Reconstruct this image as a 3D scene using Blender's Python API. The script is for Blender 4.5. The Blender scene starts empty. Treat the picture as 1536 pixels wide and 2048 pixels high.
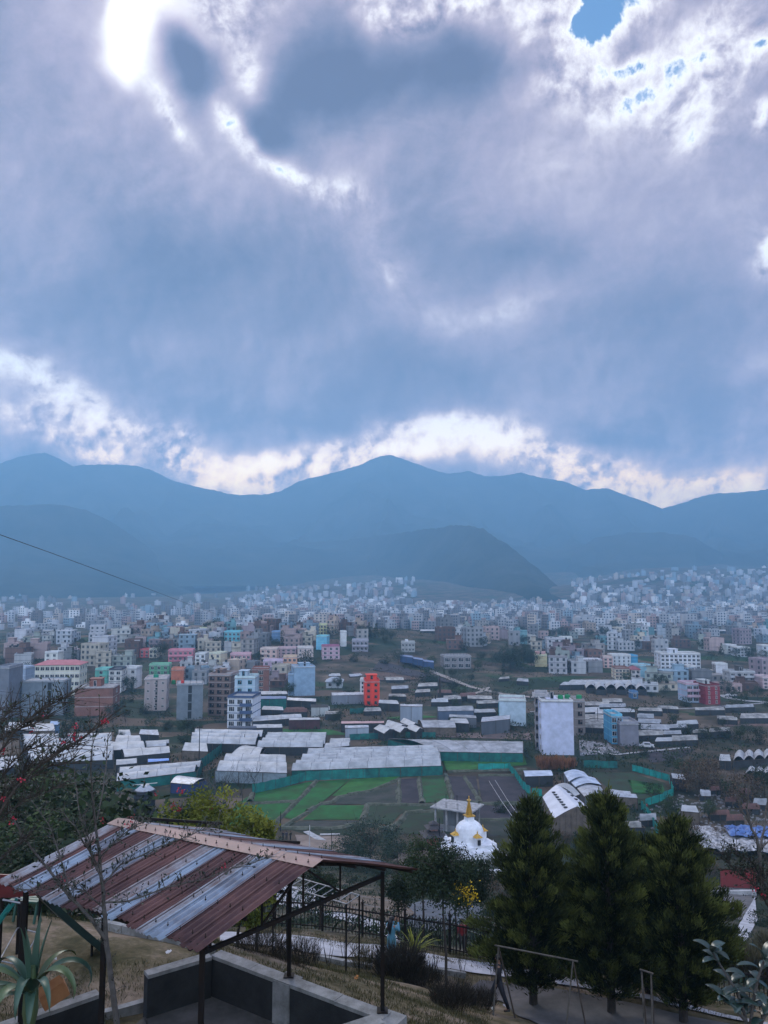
import bpy, bmesh, math, random
import numpy as np
from mathutils import Vector, Matrix, noise as mnoise
R = math.radians
rnd = random.Random(7)
scene = bpy.context.scene
COL = scene.collection

# ------------------------------------------------------------------ camera maths
FPX = 1539.0
PITCH = R(5.42)
CP, SP = math.cos(PITCH), math.sin(PITCH)
CAM = Vector((0, 0, 45))

def ray(px, py):
    u = (px - 768) / FPX
    v = (1024 - py) / FPX
    return Vector((u, CP - SP * v, SP + CP * v))

def at(px, py, Y):
    d = ray(px, py)
    return CAM + d * (Y / d.y)

def atz(px, py, z):
    d = ray(px, py)
    return CAM + d * ((z - 45) / d.z)

def pix(p):
    x, y, z = p[0], p[1], p[2] - 45
    f = y * CP + z * SP
    up = -y * SP + z * CP
    return 768 + FPX * x / f, 1024 - FPX * up / f

# ------------------------------------------------------------------ terrain
_cp = []
def _c(px, py, Y): p = at(px, py, Y); _cp.append((p.x, p.y, p.z))
for a in [(460, 1872, 32), (600, 1893, 31.5), (700, 1905, 31), (900, 1927, 30), (1050, 1946, 29), (1220, 1982, 28), (1380, 2014, 27), (1536, 2042, 26),
          (550, 1852, 38), (640, 1860, 37.5), (810, 1888, 36.5), (1000, 1925, 35.5), (1200, 1958, 34.5), (1536, 2012, 32),
          (705, 1946, 27.6), (1000, 2004, 29), (1165, 2044, 26), (900, 2040, 20.5), (1050, 2046, 24), (880, 1985, 25.5)]:
    _c(*a)
for x, y, z in [(-16, 17, 36.6), (-9, 17, 36.4), (-8, 20.5, 36.3), (-5, 19.5, 36.3), (-11, 21.5, 36.3), (-6, 14, 36.6), (-4.2, 16.8, 36.3), (-14, 14, 36.8),
                (-3, 14, 36.5), (0.4, 14, 36.4), (1, 15.6, 36.1), (-1.6, 17.4, 36.1), (-3.4, 18.6, 36.0), (4, 14, 35.8), (8, 14, 35.6), (12, 14, 35.4),
                (-8, 8, 39.6), (-3, 8, 39.8), (3, 8, 39.8), (8, 8, 39.5), (-6, 2, 42.6), (0, 2, 42.8), (6, 2, 42.6), (0, -6, 43.4), (-25, 5, 41), (25, 5, 41),
                (-30, 24, 33), (-18, 26, 33.2), (-11, 28, 32), (16, 22, 32), (22, 25, 31),
                (-30, 50, 21), (-15, 50, 23.3), (0, 50, 23.4), (12, 48, 23.2), (25, 48, 22), (-40, 70, 14.5), (-20, 70, 16), (0, 70, 16.2), (20, 70, 15), (40, 70, 13),
                (-60, 90, 8), (-25, 90, 9.5), (0, 90, 10.3), (30, 90, 8.5), (60, 90, 6), (-70, 110, 3), (-30, 110, 4), (0, 112, 5), (30, 110, 4), (70, 110, 2),
                (-90, 135, 0), (-45, 132, 0.2), (0, 132, 0.8), (14, 130, 0.8), (45, 132, 0.3), (90, 135, 0),
                (-100, 160, 0), (0, 160, 0), (100, 160, 0), (-60, 40, 24), (60, 40, 22), (-90, 70, 12), (90, 70, 10)]:
    _cp.append((x, y, z))
_cp = np.array(_cp, float)
def _tps_fit(P, lam=0.02):
    n = len(P); d = np.hypot(P[:, None, 0] - P[None, :, 0], P[:, None, 1] - P[None, :, 1])
    K = np.where(d > 0, d * d * np.log(d + 1e-12), 0) + lam * np.eye(n) * 50
    Q = np.c_[np.ones(n), P[:, :2]]
    A = np.block([[K, Q], [Q.T, np.zeros((3, 3))]])
    return np.linalg.solve(A, np.r_[P[:, 2], 0, 0, 0])
_W = _tps_fit(_cp)
def _tps(X, Y):
    sh = X.shape; X = X.ravel(); Y = Y.ravel(); out = np.empty(len(X))
    for i in range(0, len(X), 20000):
        x = X[i:i + 20000]; y = Y[i:i + 20000]
        d = np.hypot(x[:, None] - _cp[None, :, 0], y[:, None] - _cp[None, :, 1])
        K = np.where(d > 0, d * d * np.log(d + 1e-12), 0)
        out[i:i + 20000] = K @ _W[:-3] + _W[-3] + _W[-2] * x + _W[-1] * y
    return out.reshape(sh)
def sstep(a, b, x):
    t = np.clip((x - a) / (b - a), 0, 1); return t * t * (3 - 2 * t)
def vnoise(x, y, s, seed=0):
    # cheap smooth value noise, vectorised
    x = np.asarray(x, float) / s + seed * 17.3; y = np.asarray(y, float) / s - seed * 9.1
    xi = np.floor(x); yi = np.floor(y); fx = x - xi; fy = y - yi
    fx = fx * fx * (3 - 2 * fx); fy = fy * fy * (3 - 2 * fy)
    def h(a, b):
        v = np.sin(a * 127.1 + b * 311.7 + seed * 74.7) * 43758.5453
        return v - np.floor(v)
    return (h(xi, yi) * (1 - fx) + h(xi + 1, yi) * fx) * (1 - fy) + (h(xi, yi + 1) * (1 - fx) + h(xi + 1, yi + 1) * fx) * fy * 1.0
def height(X, Y):
    X = np.atleast_1d(np.asarray(X, float)); Y = np.atleast_1d(np.asarray(Y, float))
    z = np.zeros(np.broadcast(X, Y).shape); X, Y = np.broadcast_arrays(X, Y); nr = Y < 150
    if nr.any(): z[nr] = _tps(np.clip(X[nr], -110, 110), Y[nr]) * (1 - sstep(122, 150, Y[nr]))
    # the low hill with the town on it, left of centre
    r = 15.5 * np.exp(-((X + 95) / 165) ** 2) * np.exp(-((Y - 540) / 120) ** 2) + 3.5 * np.exp(-((X - 40) / 90) ** 2) * np.exp(-((Y - 520) / 90) ** 2)
    z = z + r * sstep(290, 420, Y) + (vnoise(X, Y, 45, 3) - .5) * 2.0 * sstep(330, 480, Y) + (vnoise(X, Y, 14, 6) - .5) * .7 * sstep(330, 480, Y)
    # the far side of the valley rises to the foot of the hills
    az = np.arctan2(X, Y); rr = np.hypot(X, Y)
    side = .25 + .75 * sstep(-.24, -.02, az)
    side = side + .35 * sstep(.2, .34, az)
    z = z + side * np.maximum(rr - 1300, 0) * .046 * sstep(1300, 1900, rr) + (vnoise(X, Y, 260, 5) - .5) * 34 * sstep(1200, 2200, rr) * side
    return z
def hz(x, y): return float(height(x, y)[0])
def G(px, py):
    """where the ray through a pixel meets the terrain"""
    d = ray(px, py); ts = np.exp(np.linspace(math.log(6), math.log(6000), 500))
    X = d.x * ts; Y = d.y * ts; Z = 45 + d.z * ts
    below = np.nonzero(Z < height(X, Y))[0]
    if len(below) == 0: return at(px, py, 3000)
    i = max(below[0], 1); a, b = ts[i - 1], ts[i]
    for _ in range(18):
        m = (a + b) / 2
        if 45 + d.z * m < hz(d.x * m, d.y * m): b = m
        else: a = m
    return CAM + d * b

# ------------------------------------------------------------------ materials
def new_mat(name):
    m = bpy.data.materials.new(name); m.use_nodes = True
    nt = m.node_tree; return m, nt, nt.nodes['Principled BSDF']
def nd(nt, t, **kw):
    n = nt.nodes.new(t)
    for k, v in kw.items(): setattr(n, k, v)
    return n
def mat(name, c, rough=.85, var=.25, scale=2.0, c2=None, metal=0.0, streak=False, bump=0.0, spec=None, detail=6, fine=None):
    """base colour broken up by noise: c to c2 (or a darker c)"""
    m, nt, b = new_mat(name)
    c = tuple(c) + (1,) if len(c) == 3 else c
    c2 = (tuple(c2) + (1,)) if c2 is not None else tuple(x * (1 - var) for x in c[:3]) + (1,)
    tc = nd(nt, 'ShaderNodeTexCoord'); mp = nd(nt, 'ShaderNodeMapping')
    mp.inputs['Scale'].default_value = (1, 1, .12) if streak else (1, 1, 1)
    nt.links.new(tc.outputs['Object'], mp.inputs['Vector'])
    n = nd(nt, 'ShaderNodeTexNoise'); n.inputs['Scale'].default_value = scale; n.inputs['Detail'].default_value = detail; n.inputs['Roughness'].default_value = .65
    nt.links.new(mp.outputs[0], n.inputs['Vector'])
    cr = nd(nt, 'ShaderNodeValToRGB'); cr.color_ramp.elements[0].position = .38; cr.color_ramp.elements[1].position = .64
    cr.color_ramp.elements[0].color = c2; cr.color_ramp.elements[1].color = c
    nt.links.new(n.outputs['Fac'], cr.inputs['Fac'])
    nt.links.new(cr.outputs['Color'], b.inputs['Base Color'])
    b.inputs['Roughness'].default_value = rough; b.inputs['Metallic'].default_value = metal
    if spec is not None: b.inputs['Specular IOR Level'].default_value = spec
    if bump:
        bp = nd(nt, 'ShaderNodeBump'); bp.inputs['Strength'].default_value = bump; bp.inputs['Distance'].default_value = .02
        n2 = nd(nt, 'ShaderNodeTexNoise'); n2.inputs['Scale'].default_value = fine or scale * 8; n2.inputs['Detail'].default_value = 4
        nt.links.new(tc.outputs['Object'], n2.inputs['Vector']); nt.links.new(n2.outputs['Fac'], bp.inputs['Height']); nt.links.new(bp.outputs[0], b.inputs['Normal'])
    return m
def leaf_mat(name, dark, light, rough=.7, trans=0.0, spec=.25):
    m, nt, b = new_mat(name)
    at_ = nd(nt, 'ShaderNodeAttribute', attribute_name='tint')
    cr = nd(nt, 'ShaderNodeValToRGB'); cr.color_ramp.elements[0].color = tuple(dark) + (1,); cr.color_ramp.elements[1].color = tuple(light) + (1,)
    nt.links.new(at_.outputs['Fac'], cr.inputs['Fac']); nt.links.new(cr.outputs[0], b.inputs['Base Color'])
    b.inputs['Roughness'].default_value = rough; b.inputs['Specular IOR Level'].default_value = spec
    if trans:
        t = nd(nt, 'ShaderNodeBsdfTranslucent'); mx = nd(nt, 'ShaderNodeMixShader'); mx.inputs[0].default_value = trans
        nt.links.new(cr.outputs[0], t.inputs['Color']); nt.links.new(b.outputs[0], mx.inputs[1]); nt.links.new(t.outputs[0], mx.inputs[2])
        nt.links.new(mx.outputs[0], nt.nodes['Material Output'].inputs['Surface'])
    return m
def brick_mat(name, c1, c2, mortar, scale=3.0, rot=False):
    m, nt, b = new_mat(name)
    tc = nd(nt, 'ShaderNodeTexCoord'); sx = nd(nt, 'ShaderNodeSeparateXYZ'); cb = nd(nt, 'ShaderNodeCombineXYZ'); ad = nd(nt, 'ShaderNodeMath')
    nt.links.new(tc.outputs['Object'], sx.inputs[0]); nt.links.new(sx.outputs[0], ad.inputs[0]); nt.links.new(sx.outputs[1], ad.inputs[1])
    nt.links.new(ad.outputs[0], cb.inputs[0]); nt.links.new(sx.outputs[2], cb.inputs[1])
    br = nd(nt, 'ShaderNodeTexBrick'); br.inputs['Color1'].default_value = c1 + (1,); br.inputs['Color2'].default_value = c2 + (1,); br.inputs['Mortar'].default_value = mortar + (1,)
    br.inputs['Scale'].default_value = scale; br.inputs['Mortar Size'].default_value = .012
    nt.links.new(cb.outputs[0], br.inputs['Vector'])
    n = nd(nt, 'ShaderNodeTexNoise'); n.inputs['Scale'].default_value = .5; n.inputs['Detail'].default_value = 5
    nt.links.new(tc.outputs['Object'], n.inputs['Vector'])
    mx = nd(nt, 'ShaderNodeMixRGB', blend_type='MULTIPLY'); mx.inputs[0].default_value = .6
    cr = nd(nt, 'ShaderNodeValToRGB'); cr.color_ramp.elements[0].position = .3; cr.color_ramp.elements[0].color = (.5, .5, .5, 1); cr.color_ramp.elements[1].position = .65
    nt.links.new(n.outputs['Fac'], cr.inputs[0]); nt.links.new(br.outputs[0], mx.inputs[1]); nt.links.new(cr.outputs[0], mx.inputs[2]); nt.links.new(mx.outputs[0], b.inputs['Base Color'])
    b.inputs['Roughness'].default_value = .9
    return m

_mc = {}
def wallmat(c, streak=True):
    k = tuple(round(x, 3) for x in c) + (streak,)
    if k not in _mc:
        _mc[k] = mat('painted_wall', c, .85, .24, .45, streak=streak, detail=9)
    return _mc[k]

M = {}
M['glass'] = mat('window_glass', (.015, .02, .028), .25, .3, 1.5, spec=.35)
M['concrete'] = mat('bare_concrete', (.19, .20, .215), .9, .4, .7, streak=True, detail=9)
M['slab'] = mat('cement_slab', (.36, .36, .37), .9, .45, 1.2, detail=8)
M['greenhouse'] = None
M['net'] = mat('shade_net', (.006, .14, .12), .8, .5, .6, c2=(.004, .065, .065))
M['dark'] = mat('dark_interior', (.02, .022, .025), .9, .4, 1)
M['steel'] = mat('painted_steel', (.008, .0075, .008), .7, .4, 4, c2=(.014, .009, .007), spec=.2)
M['galv'] = mat('galvanised_pipe', (.30, .31, .33), .45, .4, 5, metal=.4)
M['bark'] = mat('bark', (.045, .036, .03), .95, .5, 6, bump=.6)
M['paleb'] = mat('pale_bark', (.085, .078, .072), .9, .45, 9, bump=.5)
M['whitep'] = mat('white_paint', (.62, .62, .63), .7, .35, 1.0, streak=True, detail=9)
M['tin'] = mat('tin_sheet', (.42, .45, .5), .5, .4, .9, metal=.1, c2=(.25, .25, .27))
M['rust'] = mat('rusty_sheet', (.13, .06, .05), .8, .5, 1.2, c2=(.07, .035, .03))
M['bluetin'] = mat('blue_tin_sheet', (.04, .12, .30), .6, .4, 1)
M['timber'] = mat('old_timber', (.09, .07, .055), .9, .5, 4)

# ------------------------------------------------------------------ mesh building
class MB:
    def __init__(s): s.v = []; s.f = []; s.m = []
    def face(s, pts, mi=0):
        i = len(s.v); s.v += [tuple(p) for p in pts]; s.f.append(tuple(range(i, i + len(pts)))); s.m.append(mi)
    def box(s, c, size, rz=0.0, mi=0, skip=()):
        cx, cy, cz = c; hx, hy, hz_ = size[0] / 2, size[1] / 2, size[2] / 2
        ca, sa = math.cos(rz), math.sin(rz); i = len(s.v)
        for dz in (-hz_, hz_):
            for dx, dy in ((-hx, -hy), (hx, -hy), (hx, hy), (-hx, hy)):
                s.v.append((cx + dx * ca - dy * sa, cy + dx * sa + dy * ca, cz + dz))
        F = [(0, 3, 2, 1), (4, 5, 6, 7), (0, 1, 5, 4), (1, 2, 6, 5), (2, 3, 7, 6), (3, 0, 4, 7)]
        for k, f in enumerate(F):
            if k in skip: continue
            s.f.append(tuple(i + j for j in f)); s.m.append(mi)
    def beam(s, p0, p1, w, h=None, mi=0):
        h = h or w; p0 = Vector(p0); p1 = Vector(p1); d = (p1 - p0).normalized()
        up = Vector((0, 0, 1)) if abs(d.z) < .95 else Vector((0, 1, 0))
        a = d.cross(up).normalized() * w / 2; b = a.cross(d).normalized() * h / 2; i = len(s.v)
        for p in (p0, p1):
            for q in (-a - b, a - b, a + b, -a + b): s.v.append(tuple(p + q))
        for f in [(0, 1, 2, 3), (7, 6, 5, 4), (0, 4, 5, 1), (1, 5, 6, 2), (2, 6, 7, 3), (3, 7, 4, 0)]:
            s.f.append(tuple(i + j for j in f)); s.m.append(mi)
    def tube(s, pts, rads, n=8, mi=0, cap=True):
        pts = [Vector(p) for p in pts]
        if isinstance(rads, (int, float)): rads = [rads] * len(pts)
        i0 = len(s.v); prev = None
        for k, p in enumerate(pts):
            d = (pts[min(k + 1, len(pts) - 1)] - pts[max(k - 1, 0)]).normalized()
            if prev is None:
                a = d.cross(Vector((0, 0, 1)) if abs(d.z) < .9 else Vector((0, 1, 0))).normalized()
            else:
                a = (prev - d * prev.dot(d)).normalized()
            prev = a; b = d.cross(a)
            for j in range(n):
                t = 2 * math.pi * j / n; s.v.append(tuple(p + (a * math.cos(t) + b * math.sin(t)) * rads[k]))
        for k in range(len(pts) - 1):
            for j in range(n):
                a_ = i0 + k * n + j; b_ = i0 + k * n + (j + 1) % n
                s.f.append((a_, b_, b_ + n, a_ + n)); s.m.append(mi)
        if cap:
            s.f.append(tuple(i0 + j for j in reversed(range(n)))); s.m.append(mi)
            s.f.append(tuple(i0 + (len(pts) - 1) * n + j for j in range(n))); s.m.append(mi)
    def lathe(s, prof, n=24, c=(0, 0, 0), mi=0):
        i0 = len(s.v)
        for r, z in prof:
            for j in range(n):
                t = 2 * math.pi * j / n; s.v.append((c[0] + r * math.cos(t), c[1] + r * math.sin(t), c[2] + z))
        for k in range(len(prof) - 1):
            for j in range(n):
                a_ = i0 + k * n + j; b_ = i0 + k * n + (j + 1) % n
                s.f.append((a_, b_, b_ + n, a_ + n)); s.m.append(mi)
        s.f.append(tuple(i0 + j for j in reversed(range(n)))); s.m.append(mi)
        s.f.append(tuple(i0 + (len(prof) - 1) * n + j for j in range(n))); s.m.append(mi)
    def build(s, name, mats, parent=None, loc=(0, 0, 0), rz=0.0, smooth=False):
        me = bpy.data.meshes.new(name); me.from_pydata(s.v, [], s.f)
        if smooth and len(s.v) < 60000:
            bm = bmesh.new(); bm.from_mesh(me); bmesh.ops.remove_doubles(bm, verts=bm.verts, dist=1e-4); bm.to_mesh(me); bm.free()
        if not isinstance(mats, (list, tuple)): mats = [mats]
        for m in mats: me.materials.append(m)
        if len(mats) > 1: me.polygons.foreach_set('material_index', s.m)
        if smooth: me.polygons.foreach_set('use_smooth', [True] * len(me.polygons))
        me.update()
        return link(name, me, parent, loc, rz)
def link(name, me, parent=None, loc=(0, 0, 0), rz=0.0):
    o = bpy.data.objects.new(name, me); COL.objects.link(o)
    o.location = loc; o.rotation_euler = (0, 0, rz)
    if parent is not None: o.parent = parent
    return o
THINGS = []
def tag(o, label, cat, group=None, kind=None):
    if label: o['label'] = label
    if cat: o['category'] = cat
    if group: o['group'] = group
    if kind: o['kind'] = kind
    return o
def thing(name, label, cat, loc=(0, 0, 0), rz=0.0, group=None):
    o = bpy.data.objects.new(name, None); o.empty_display_size = .2; COL.objects.link(o)
    o.location = loc; o.rotation_euler = (0, 0, rz)
    return tag(o, label, cat, group)
def copy_tree(o, parent=None):
    c = o.copy(); COL.objects.link(c); c.parent = parent
    for ch in [x for x in KIDS.get(o.name, [])]: copy_tree(ch, c)
    return c
KIDS = {}
def register(o):
    """remember the children of a prototype so that copy_tree needs no search"""
    KIDS[o.name] = list(o.children)
    for c in o.children: register(c)
def struct(name, me_or_mb, mats, kind='structure'):
    o = me_or_mb.build(name, mats); o['kind'] = kind; return o

def fast_mesh(name, V, Fc, mats, tint=None, mi=None, smooth=False):
    """V (n,3) array, Fc (m,k) array of indices"""
    me = bpy.data.meshes.new(name); V = np.ascontiguousarray(V, np.float32); Fc = np.ascontiguousarray(Fc, np.int32)
    m, k = Fc.shape
    me.vertices.add(len(V)); me.vertices.foreach_set('co', V.ravel())
    me.loops.add(m * k); me.loops.foreach_set('vertex_index', Fc.ravel())
    me.polygons.add(m); me.polygons.foreach_set('loop_start', np.arange(0, m * k, k, dtype=np.int32))
    me.polygons.foreach_set('loop_total', np.full(m, k, np.int32))
    if not isinstance(mats, (list, tuple)): mats = [mats]
    for x in mats: me.materials.append(x)
    if mi is not None: me.polygons.foreach_set('material_index', np.asarray(mi, np.int32))
    if smooth: me.polygons.foreach_set('use_smooth', np.ones(m, bool))
    if tint is not None:
        a = me.attributes.new('tint', 'FLOAT', 'FACE'); a.data.foreach_set('value', np.asarray(tint, np.float32))
    me.update(calc_edges=True); me.validate()
    return me
def leaves(P, size, rg, aspect=.5, D=None, spread=1.0, fold=False):
    """one rhombic leaf face at each point of P; D optional direction (n,3)"""
    n = len(P)
    A = rg.normal(size=(n, 3)) * spread
    if D is not None: A = A * .55 + D
    A /= np.linalg.norm(A, axis=1)[:, None] + 1e-9
    B = rg.normal(size=(n, 3)); B -= A * (A * B).sum(1)[:, None]; B /= np.linalg.norm(B, axis=1)[:, None] + 1e-9
    s = (np.asarray(size) * np.ones(n))[:, None]
    V = np.stack([P, P + A * s * .5 + B * s * aspect * .5, P + A * s, P + A * s * .5 - B * s * aspect * .5], 1).reshape(-1, 3)
    return V, np.arange(4 * n).reshape(n, 4)
# ------------------------------------------------------------------ camera
cd = bpy.data.cameras.new('camera'); co = bpy.data.objects.new('camera', cd); COL.objects.link(co)
cd.sensor_fit = 'VERTICAL'; cd.sensor_height = 24; cd.lens = 24 * FPX / 2048
cd.clip_start = .1; cd.clip_end = 40000
co.location = CAM; co.rotation_euler = (R(90) + PITCH, 0, 0)
scene.camera = co

# ------------------------------------------------------------------ world: nishita sky behind procedural cloud
SUNPX = (238, 118)
sd = ray(*SUNPX).normalized()
sun_el = math.asin(sd.z); sun_az = math.atan2(sd.x, sd.y)
w = bpy.data.worlds.new('World'); scene.world = w; w.use_nodes = True
nt = w.node_tree; nt.nodes.clear()
L = nt.links.new
out = nd(nt, 'ShaderNodeOutputWorld'); bg = nd(nt, 'ShaderNodeBackground'); bg.inputs['Strength'].default_value = .1; L(bg.outputs[0], out.inputs['Surface'])
sky = nd(nt, 'ShaderNodeTexSky'); sky.sky_type = 'NISHITA'; sky.sun_disc = False; sky.sun_elevation = sun_el; sky.sun_rotation = sun_az
sky.altitude = 1400; sky.air_density = 1.3; sky.dust_density = .4; sky.ozone_density = 3
tc = nd(nt, 'ShaderNodeTexCoord'); sep = nd(nt, 'ShaderNodeSeparateXYZ'); L(tc.outputs['Generated'], sep.inputs[0])
def Mth(op, a, b=None, c=None, clamp=False):
    n = nd(nt, 'ShaderNodeMath', operation=op, use_clamp=clamp)
    for i, x in enumerate((a, b, c)):
        if x is None: continue
        if isinstance(x, (int, float)): n.inputs[i].default_value = x
        else: L(x, n.inputs[i])
    return n.outputs[0]
azn = Mth('ARCTAN2', sep.outputs[0], sep.outputs[1]); eln = Mth('ARCSINE', sep.outputs[2])
cmb = nd(nt, 'ShaderNodeCombineXYZ'); L(azn, cmb.inputs[0]); L(eln, cmb.inputs[1])
def Noise(vec, scale, detail=5, rough=.55, off=(0, 0, 0), typ='FBM', dist=0.0):
    v = vec
    if any(off):
        a = nd(nt, 'ShaderNodeVectorMath', operation='ADD'); L(vec, a.inputs[0]); a.inputs[1].default_value = off; v = a.outputs[0]
    n = nd(nt, 'ShaderNodeTexNoise'); n.inputs['Scale'].default_value = scale; n.inputs['Detail'].default_value = detail; n.inputs['Roughness'].default_value = rough
    n.inputs['Distortion'].default_value = dist
    L(v, n.inputs['Vector']); return n
# domain warp
DIR = tc.outputs['Generated']
wn = Noise(DIR, 3.6, 4, .5)
ws = nd(nt, 'ShaderNodeVectorMath', operation='SUBTRACT'); L(wn.outputs['Color'], ws.inputs[0]); ws.inputs[1].default_value = (.5, .5, .5)
wm = nd(nt, 'ShaderNodeVectorMath', operation='SCALE'); L(ws.outputs[0], wm.inputs[0]); wm.inputs['Scale'].default_value = .15
wa = nd(nt, 'ShaderNodeVectorMath', operation='ADD'); L(cmb.outputs[0], wa.inputs[0]); L(wm.outputs[0], wa.inputs[1])
WP = wa.outputs[0]
# lightly warped copy, for the sun's own opening
wm2 = nd(nt, 'ShaderNodeVectorMath', operation='SCALE'); L(ws.outputs[0], wm2.inputs[0]); wm2.inputs['Scale'].default_value = .05
wa2 = nd(nt, 'ShaderNodeVectorMath', operation='ADD'); L(cmb.outputs[0], wa2.inputs[0]); L(wm2.outputs[0], wa2.inputs[1])
WL = wa2.outputs[0]
def azel(px, py):
    d = ray(px, py).normalized(); return math.atan2(d.x, d.y), math.asin(d.z)
def blobs(vec, items, start=0.0):
    cur = start
    for px, py, rx, ry, rot, amp in items:
        a0, e0 = azel(px, py)
        sx = (azel(px + rx, py)[0] - azel(px - rx, py)[0]) / 2; sy = (azel(px, py - ry)[1] - azel(px, py + ry)[1]) / 2
        mp = nd(nt, 'ShaderNodeMapping', vector_type='TEXTURE'); L(vec, mp.inputs['Vector'])
        mp.inputs['Location'].default_value = (a0, e0, 0); mp.inputs['Rotation'].default_value = (0, 0, R(rot)); mp.inputs['Scale'].default_value = (sx, sy, 1)
        g = nd(nt, 'ShaderNodeTexGradient', gradient_type='QUADRATIC_SPHERE'); L(mp.outputs[0], g.inputs[0])
        cur = Mth('MULTIPLY_ADD', g.outputs['Fac'], float(amp), cur)
    return cur
V_ITEMS = [
    # px, py, rx, ry, rotation (counter-clockwise), amount added to the brightness; past 1.03 the blue shows through
    (400, 560, 620, 230, 10, -.36), (620, 640, 330, 110, 10, -.14), (150, 380, 330, 170, -30, -.13), (1020, 500, 240, 140, 0, -.34), (1330, 640, 380, 170, 0, -.24), (900, 770, 620, 100, 0, -.16),
    (1440, 800, 300, 160, 0, -.14), (80, 600, 260, 160, 0, -.10), (1200, 880, 260, 50, 0, -.12), (600, 860, 300, 60, -5, -.12),
    (30, 100, 260, 300, 0, .02), (375, 110, 150, 120, -40, -1.15), (650, 150, 190, 150, -10, -1.05), (555, 235, 150, 110, -30, -.75), (930, 160, 260, 100, 0, -.50), (800, 190, 200, 90, 0, -.25),
    (820, 570, 120, 280, 25, .26), (1010, 650, 300, 70, 10, .22), (700, 420, 200, 170, 0, .18), (1100, 330, 460, 170, 0, .12), (1490, 400, 200, 180, 0, .12), (330, 690, 200, 50, -10, .12), (60, 250, 200, 160, -30, .08),
    (430, 30, 330, 110, 10, .46), (500, 120, 80, 110, 20, .50), (330, 215, 160, 50, -44, .55), (450, 205, 140, 80, -38, .60), (570, 305, 230, 60, -30, .66), (720, 370, 180, 70, -24, .26),
    (760, 70, 240, 110, 0, .46), (900, 60, 240, 100, 0, .40), (1040, 60, 180, 150, 0, .36), (1080, 190, 220, 90, -15, .40), (1250, 240, 260, 90, -4, .40), (1370, 150, 240, 230, 0, .60),
    (1490, 90, 200, 170, 0, .40), (1390, 280, 190, 110, 0, .22), (1180, 60, 200, 100, 0, .30),
    (50, 750, 300, 84, -24, .62), (230, 812, 260, 56, -16, .44), (60, 850, 240, 80, 0, .30), (220, 880, 180, 80, 0, .42), (365, 880, 100, 90, -50, .52), (440, 930, 150, 60, -35, .40), (570, 930, 280, 54, 10, .42),
    (560, 985, 280, 80, 0, .48), (800, 915, 380, 74, 2, .52), (990, 900, 320, 74, -6, .54), (1150, 940, 300, 85, -10, .46), (1330, 990, 360, 84, 0, .50), (1490, 970, 300, 80, 0, .40), (1540, 520, 110, 100, -40, .66), (1530, 740, 140, 40, 0, .14),
    # openings
    (1200, -10, 220, 130, 0, 1.7), (1150, 85, 150, 110, 20, 1.15), (1220, 160, 160, 60, 0, .8), (1020, 110, 50, 60, 0, .30), (720, -10, 170, 60, 0, 1.1), (1535, 245, 60, 60, 0, .75), (1540, 480, 50, 40, 0, .8), (1450, 10, 120, 60, 0, .35), (1525, 100, 50, 70, 0, .3),
]
v = blobs(WP, V_ITEMS, .395)
fluff = Mth('MULTIPLY', Mth('SUBTRACT', eln, .40), 5.0, clamp=True)
low = Mth('MULTIPLY', Mth('SUBTRACT', .30, eln), 6.0, clamp=True)
wd = nd(nt, 'ShaderNodeVectorMath', operation='SCALE'); L(ws.outputs[0], wd.inputs[0]); wd.inputs['Scale'].default_value = .10
wd2 = nd(nt, 'ShaderNodeVectorMath', operation='ADD'); L(DIR, wd2.inputs[0]); L(wd.outputs[0], wd2.inputs[1]); DW = wd2.outputs[0]
off = (sd - ray(768, 500).normalized()).normalized() * .012
n1 = Noise(DW, 9, 10, .60); n2 = Noise(DW, 9, 10, .60, off=tuple(off)); nb_ = Noise(DW, 21, 8, .62, off=(2, 7, 1))
rel = Mth('SUBTRACT', n1.outputs['Fac'], n2.outputs['Fac'])
bil = Mth('SUBTRACT', Mth('ABSOLUTE', Mth('MULTIPLY_ADD', nb_.outputs['Fac'], 2.0, -1.0)), .16)
big = Noise(DIR, 3.6, 6, .52, off=(3.1, 1.7, 0))
edge = nd(nt, 'ShaderNodeMapRange', interpolation_type='SMOOTHSTEP'); L(v, edge.inputs['Value']); edge.inputs['From Min'].default_value = .42; edge.inputs['From Max'].default_value = .85
amp = Mth('MULTIPLY_ADD', edge.outputs[0], .95, .20)
v = Mth('MULTIPLY_ADD', Mth('SUBTRACT', n1.outputs['Fac'], .5), Mth('MULTIPLY', amp, 1.25), v)
v = Mth('MULTIPLY_ADD', bil, Mth('MULTIPLY', amp, .28), v)
v = Mth('MULTIPLY_ADD', rel, Mth('MULTIPLY', amp, 3.0), v)
v = Mth('MULTIPLY_ADD', Mth('SUBTRACT', big.outputs['Fac'], .5), .62, v)
# unseen sky behind and overhead, brightened and cooled to light walls and ground
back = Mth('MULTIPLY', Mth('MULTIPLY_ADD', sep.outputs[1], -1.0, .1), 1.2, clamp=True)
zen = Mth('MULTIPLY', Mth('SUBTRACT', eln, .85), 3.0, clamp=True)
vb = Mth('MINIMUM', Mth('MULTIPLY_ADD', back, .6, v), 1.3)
hole = nd(nt, 'ShaderNodeMapRange', interpolation_type='SMOOTHSTEP'); L(v, hole.inputs['Value']); hole.inputs['From Min'].default_value = 1.02; hole.inputs['From Max'].default_value = 1.30
SUN_ITEMS = [(236, 120, 66, 84, 0, 1.0), (262, 60, 80, 110, 14, .95), (310, 5, 170, 90, 0, .7), (250, 100, 330, 260, 0, .24), (222, 20, 22, 90, -12, .5)]
sg = blobs(WP, SUN_ITEMS, 0.0)
vs_ = Mth('ADD', vb, sg)
cr = nd(nt, 'ShaderNodeValToRGB'); e = cr.color_ramp.elements
L(Mth('MULTIPLY', vs_, .9, clamp=True), cr.inputs[0])
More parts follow.
